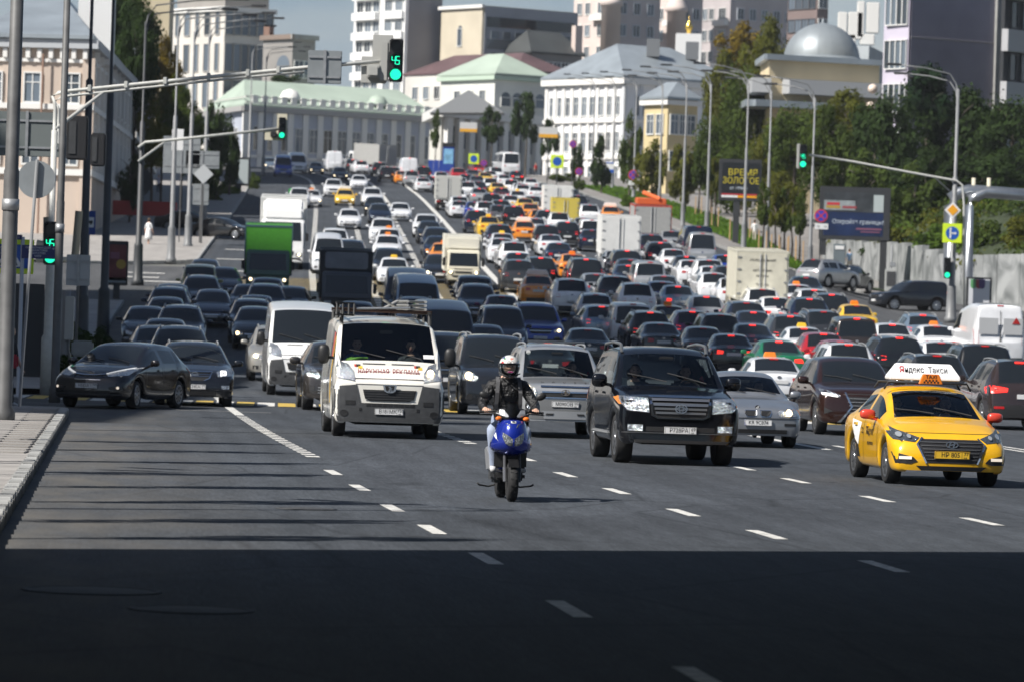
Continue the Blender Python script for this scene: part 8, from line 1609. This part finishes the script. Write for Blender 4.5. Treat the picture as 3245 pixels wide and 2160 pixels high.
for t in (('bright bush beside the pale poster stand', 520, 468, 40, 20, 425, 'lime'), ('dark hedge at the corner of the left kerb', 580, 440, 20, 22, 455, 'mid'), ('bright low bush on the left corner', 490, 480, 26, 22, 400, 'mid'), ('bright bush by the round signed lamp post', 1440, 465, 24, 20, 425, 'lime'), ('dark round bush near the slim signs', 1330, 425, 18, 16, 470, 'mid'), ('long low hedge right of the bus', 1290, 408, 42, 12, 500, 'mid'),
          ('bushes on the slope above the wall, left part', 2040, 540, 60, 34, 318, 'olive'), ('bushes on the slope behind the yellow sign', 2150, 555, 70, 40, 300, 'lime'), ('bushes on the slope behind the poster stand', 2250, 545, 70, 50, 296, 'mid'), ('bushes on the slope at the right edge', 2345, 545, 70, 48, 292, 'olive'), ('dark bush in the shade behind the left posts', 160, 800, 60, 60, 128, 'dark'), ('dark bush in the shade behind the control post', 130, 850, 40, 45, 118, 'dark'), ('second dark bush in the left shade', 235, 790, 45, 40, 150, 'dark'), ('small leafy planter plant at the left edge', -2, 905, 17, 22, 90, 'lime')): bush(*t)
# slope and lawn
HILL = M('hillside', (.030, .042, .016), .95, noise=.4, nscale=.3)
bm = B(); rows = []
for i, t in enumerate(rng(0, 1, .05)):
    k = t * 5; j = min(4, int(k)); a = pts[j].lerp(pts[j+1], k - j) if False else None
    rows.append(t)
bm.free(); bm = B(); prev = None
wp = [(pts[i].x, pts[i].y) for i in range(6)]
for i in range(41):
    k = i / 40 * 5; j = min(4, int(k)); f = k - j; x, y = wp[j][0] + (wp[j+1][0] - wp[j][0]) * f, wp[j][1] + (wp[j+1][1] - wp[j][1]) * f; g0 = G(x, y); tz = 1.35 + .9 * min(1, k / 3)
    r_ = [bm.verts.new((x + o_[0] * .25, y + .3 + o_[0], g0 + o_[1])) for o_ in ((0, tz - .1), (8, tz + 1.4), (22, tz + 4.2), (48, tz + 6.0), (90, tz + 6.5))]
    if prev:
        for m_ in range(4): bm.faces.new((prev[m_], prev[m_+1], r_[m_+1], r_[m_])).smooth = True
    prev = r_
bmesh.ops.recalc_face_normals(bm, faces=bm.faces); hs = BVHTree.FromBMesh(bm); struct(obj('hillside', bm, HILL))
rr = random.Random(21); vs, fs, mi = [], [], []
for c_ in range(330):
    x, y = rr.uniform(19, 42), rr.uniform(284, 352); h_ = hs.ray_cast(Vector((x, y, 60)), Vector((0, 0, -1)))[0]
    if h_ is None: continue
    R_, m_ = rr.uniform(.5, 1.3), rr.choice((0, 0, 1, 1, 2, 3))
    for i in range(95):
        d = Vector((rr.gauss(0, 1), rr.gauss(0, 1), abs(rr.gauss(0, 1)))).normalized(); p = h_ + Vector((d.x * R_ * 1.2, d.y * R_ * 1.2, d.z * R_)) * rr.uniform(.6, 1.1); nr = (d + Vector((rr.uniform(-1, 1), rr.uniform(-1, 1), rr.uniform(-1, 1))) * .7).normalized(); u = nr.orthogonal().normalized(); v = nr.cross(u); s_ = rr.uniform(.09, .2); b_ = len(vs)
        vs += [p - u*s_, p - v*s_*.6, p + u*s_, p + v*s_*.6]; fs.append((b_, b_+1, b_+2, b_+3)); mi.append(m_)
me = bpy.data.meshes.new('undergrowth'); me.from_pydata(vs, [], fs); [me.materials.append(LEAF[k]) for k in ('mid', 'olive', 'lime', 'dark')]; me.polygons.foreach_set('material_index', mi)
o = bpy.data.objects.new('undergrowth', me); link(o); o['kind'] = 'stuff'; o['label'] = 'tangled green undergrowth covering the slope above the grey wall'; o['category'] = 'undergrowth'
sheet('lawn', rng(298, 520, 3), lambda Y: [C(Y) + 19.6 + 7 * max(0, 1 - (Y - 298) / 12) ** 2 + i * .9 for i in range(6)], LAWN, .16)
r = random.Random(5); vs, fs = [], []
for i in range(9000):
    Y = 298 + 220 * r.random() ** 1.6; x = C(Y) + 19.7 + r.random() * 4.4; g = G(x, Y) + .15; a = r.uniform(0, 3.14); s = r.uniform(.06, .14); h = r.uniform(.10, .26); b_ = len(vs)
    vs += [(x - math.cos(a)*s, Y - math.sin(a)*s, g), (x + math.cos(a)*s, Y + math.sin(a)*s, g), (x + math.cos(a)*s*.4 + r.uniform(-.08, .08), Y + math.sin(a)*s*.4, g + h)]; fs.append((b_, b_+1, b_+2))
me = bpy.data.meshes.new('grass'); me.from_pydata(vs, [], fs); me.materials.append(leafm('grass', (.085, .16, .018))); o = bpy.data.objects.new('grass', me); link(o); o['kind'] = 'stuff'; o['label'] = 'bright mown grass of the lawn strip on the right'; o['category'] = 'grass'
# ------------------------------------------------------------------ people on foot
def walker(label, x, y, top, bot, skirt=None, hair=HAIRD, face=0, ln=.4, sc=1.0, bag=None, st=.12):
    p = gpD(x, y); s = 1
    J = {'hip': ((0, 0, .92), (.15, .11)), 'waist': ((0, 0, 1.08), (.125, .10)), 'chest': ((0, 0, 1.28), (.155, .11)), 'col': ((0, .01, 1.40), (.11, .08)), 'neck': ((0, .0, 1.48), .05), 'nk2': ((0, -.01, 1.54), .047)}
    E = [('hip', 'waist'), ('waist', 'chest'), ('chest', 'col'), ('col', 'neck'), ('neck', 'nk2')]; sg = [1, 1, 1, 0, 0]
    for sd in (-1, 1):
        k = 'L' if sd < 0 else 'R'; f = st * sd
        J['sh' + k] = ((sd*.17, .0, 1.37), .06); J['el' + k] = ((sd*.23, .02 + f*.4, 1.10), .042); J['wr' + k] = ((sd*.23, -.06 + f*.7, .88), .03); J['ha' + k] = ((sd*.23, -.08 + f*.8, .79), (.03, .022))
        J['th' + k] = ((sd*.085, 0, .84), .085); J['kn' + k] = ((sd*.09, -f*.6 - .02, .48), .058); J['an' + k] = ((sd*.09, -f*1.1, .09), .042); J['to' + k] = ((sd*.10, -f*1.1 - .15, .035), .038)
        E += [('col', 'sh' + k), ('sh' + k, 'el' + k), ('el' + k, 'wr' + k), ('wr' + k, 'ha' + k), ('hip', 'th' + k), ('th' + k, 'kn' + k), ('kn' + k, 'an' + k), ('an' + k, 'to' + k)]; sg += [1, 1, 0, 0, 4, 4, 4 if skirt is None else 0, 5]
    fg = []
    for sd in (-1, 1):
        b_ = J['ha' + ('L' if sd < 0 else 'R')][0]
        for i in range(4): fg.append(([(b_[0], b_[1] - .025 + i*.016, b_[2] - .01), (b_[0], b_[1] - .03 + i*.016, b_[2] - .055), (b_[0] - sd*.01, b_[1] - .03 + i*.016, b_[2] - .085)], .0095))
        fg.append(([(b_[0], b_[1] - .03, b_[2] + .02), (b_[0], b_[1] - .055, b_[2] - .01), (b_[0], b_[1] - .06, b_[2] - .035)], .0105))
    o = figure('person', J, E, sg, [SKIN, top, LIP, EYE, bot, SHOE], ((0, -.015, 1.63), 0, 1.0), (hair, ln), 1, fingers=fg)
    if skirt: bm = B(); lathe(bm, [(.135, 1.12), (.17, .95), (.22, .62), (.25, .40), (.24, .40), (.15, 1.0)], 18); obj('skirt', bm, skirt, o, True)
    o.location = p; o.rotation_euler = (0, 0, face); o.scale = (sc,)*3; tag(o, label, 'person', 'people on the pavements'); return o
WCL = cloth('white dress', (.72, .72, .72)); DCL = cloth('dark wear', (.02, .02, .025)); LBL = cloth('light blue', (.20, .33, .50)); BEI = cloth('beige', (.55, .50, .42)); LIL = cloth('lilac blouse', (.55, .50, .60))
walker('woman in a white dress on the sunlit left corner', 341, 567, WCL, WCL, WCL, HAIRB, 2.6)
walker('person in a light blue top with a dark bag walking under the wide hoarding', 1953, 630, LBL, BEI, None, HAIRB, math.pi, .2); walker('woman in a pale blouse and white trousers walking beside the graffiti wall', 1985, 632, LIL, WCL, None, HAIRD, math.pi, .3)
walker('person in dark clothes with an orange and red bag at the left edge', 20, 936, DCL, DCL, None, HAIRD, 2.2, .3); walker('distant person in a pale top left of the grey posts', 364, 447, LIL, DCL, None, HAIRD, .2)
walker('person with a red top by the white fence near the bus', 1232, 408, cloth('red top', (.45, .03, .03)), DCL, None, HAIRD, .5); walker('woman in white on the pavement among the young trees', 1735, 560, WCL, BEI, None, HAIRB, 3.0, .3); walker('person in a blue shirt crossing behind the grey posts', 398, 520, cloth('blue shirt', (.02, .06, .25)), DCL, None, HAIRD, 1.2)
hb = empty('shoulder_bag'); p = gpD(20, 936); hb.location = p; bm = B(); box(bm, (.03, -.22, 1.0), (.34, .14, .30), bev=.04); obj('bag', bm, cloth('red bag', (.35, .03, .05)), hb); bm = B(); tube(bm, [(-.12, -.12, 1.15), (-.16, -.1, 1.40), (.1, -.1, 1.42), (.16, -.18, 1.15)], .015, 5); obj('strap', bm, DCL, hb); tag(hb, 'red shoulder bag of the person at the left edge', 'bag')
walker('person in an orange vest cut by the left edge', -3, 938, cloth('orange vest', (.70, .18, .02)), DCL, None, HAIRD, 1.2)

# the air between: a thin even summer haze
bm = B(); box(bm, (0, 470, 59), (1500, 1000, 123)); hzb = obj('haze', bm, [], None); hzb['kind'] = 'stuff'
hm_ = bpy.data.materials.new('haze'); hm_.use_nodes = True; n = hm_.node_tree; n.nodes.remove(n.nodes['Principled BSDF']); pv = n.nodes.new('ShaderNodeVolumePrincipled'); pv.inputs['Density'].default_value = .00008; pv.inputs['Color'].default_value = (.86, .91, 1, 1); n.links.new(pv.outputs[0], n.nodes['Material Output'].inputs['Volume']); hzb.data.materials.append(hm_)
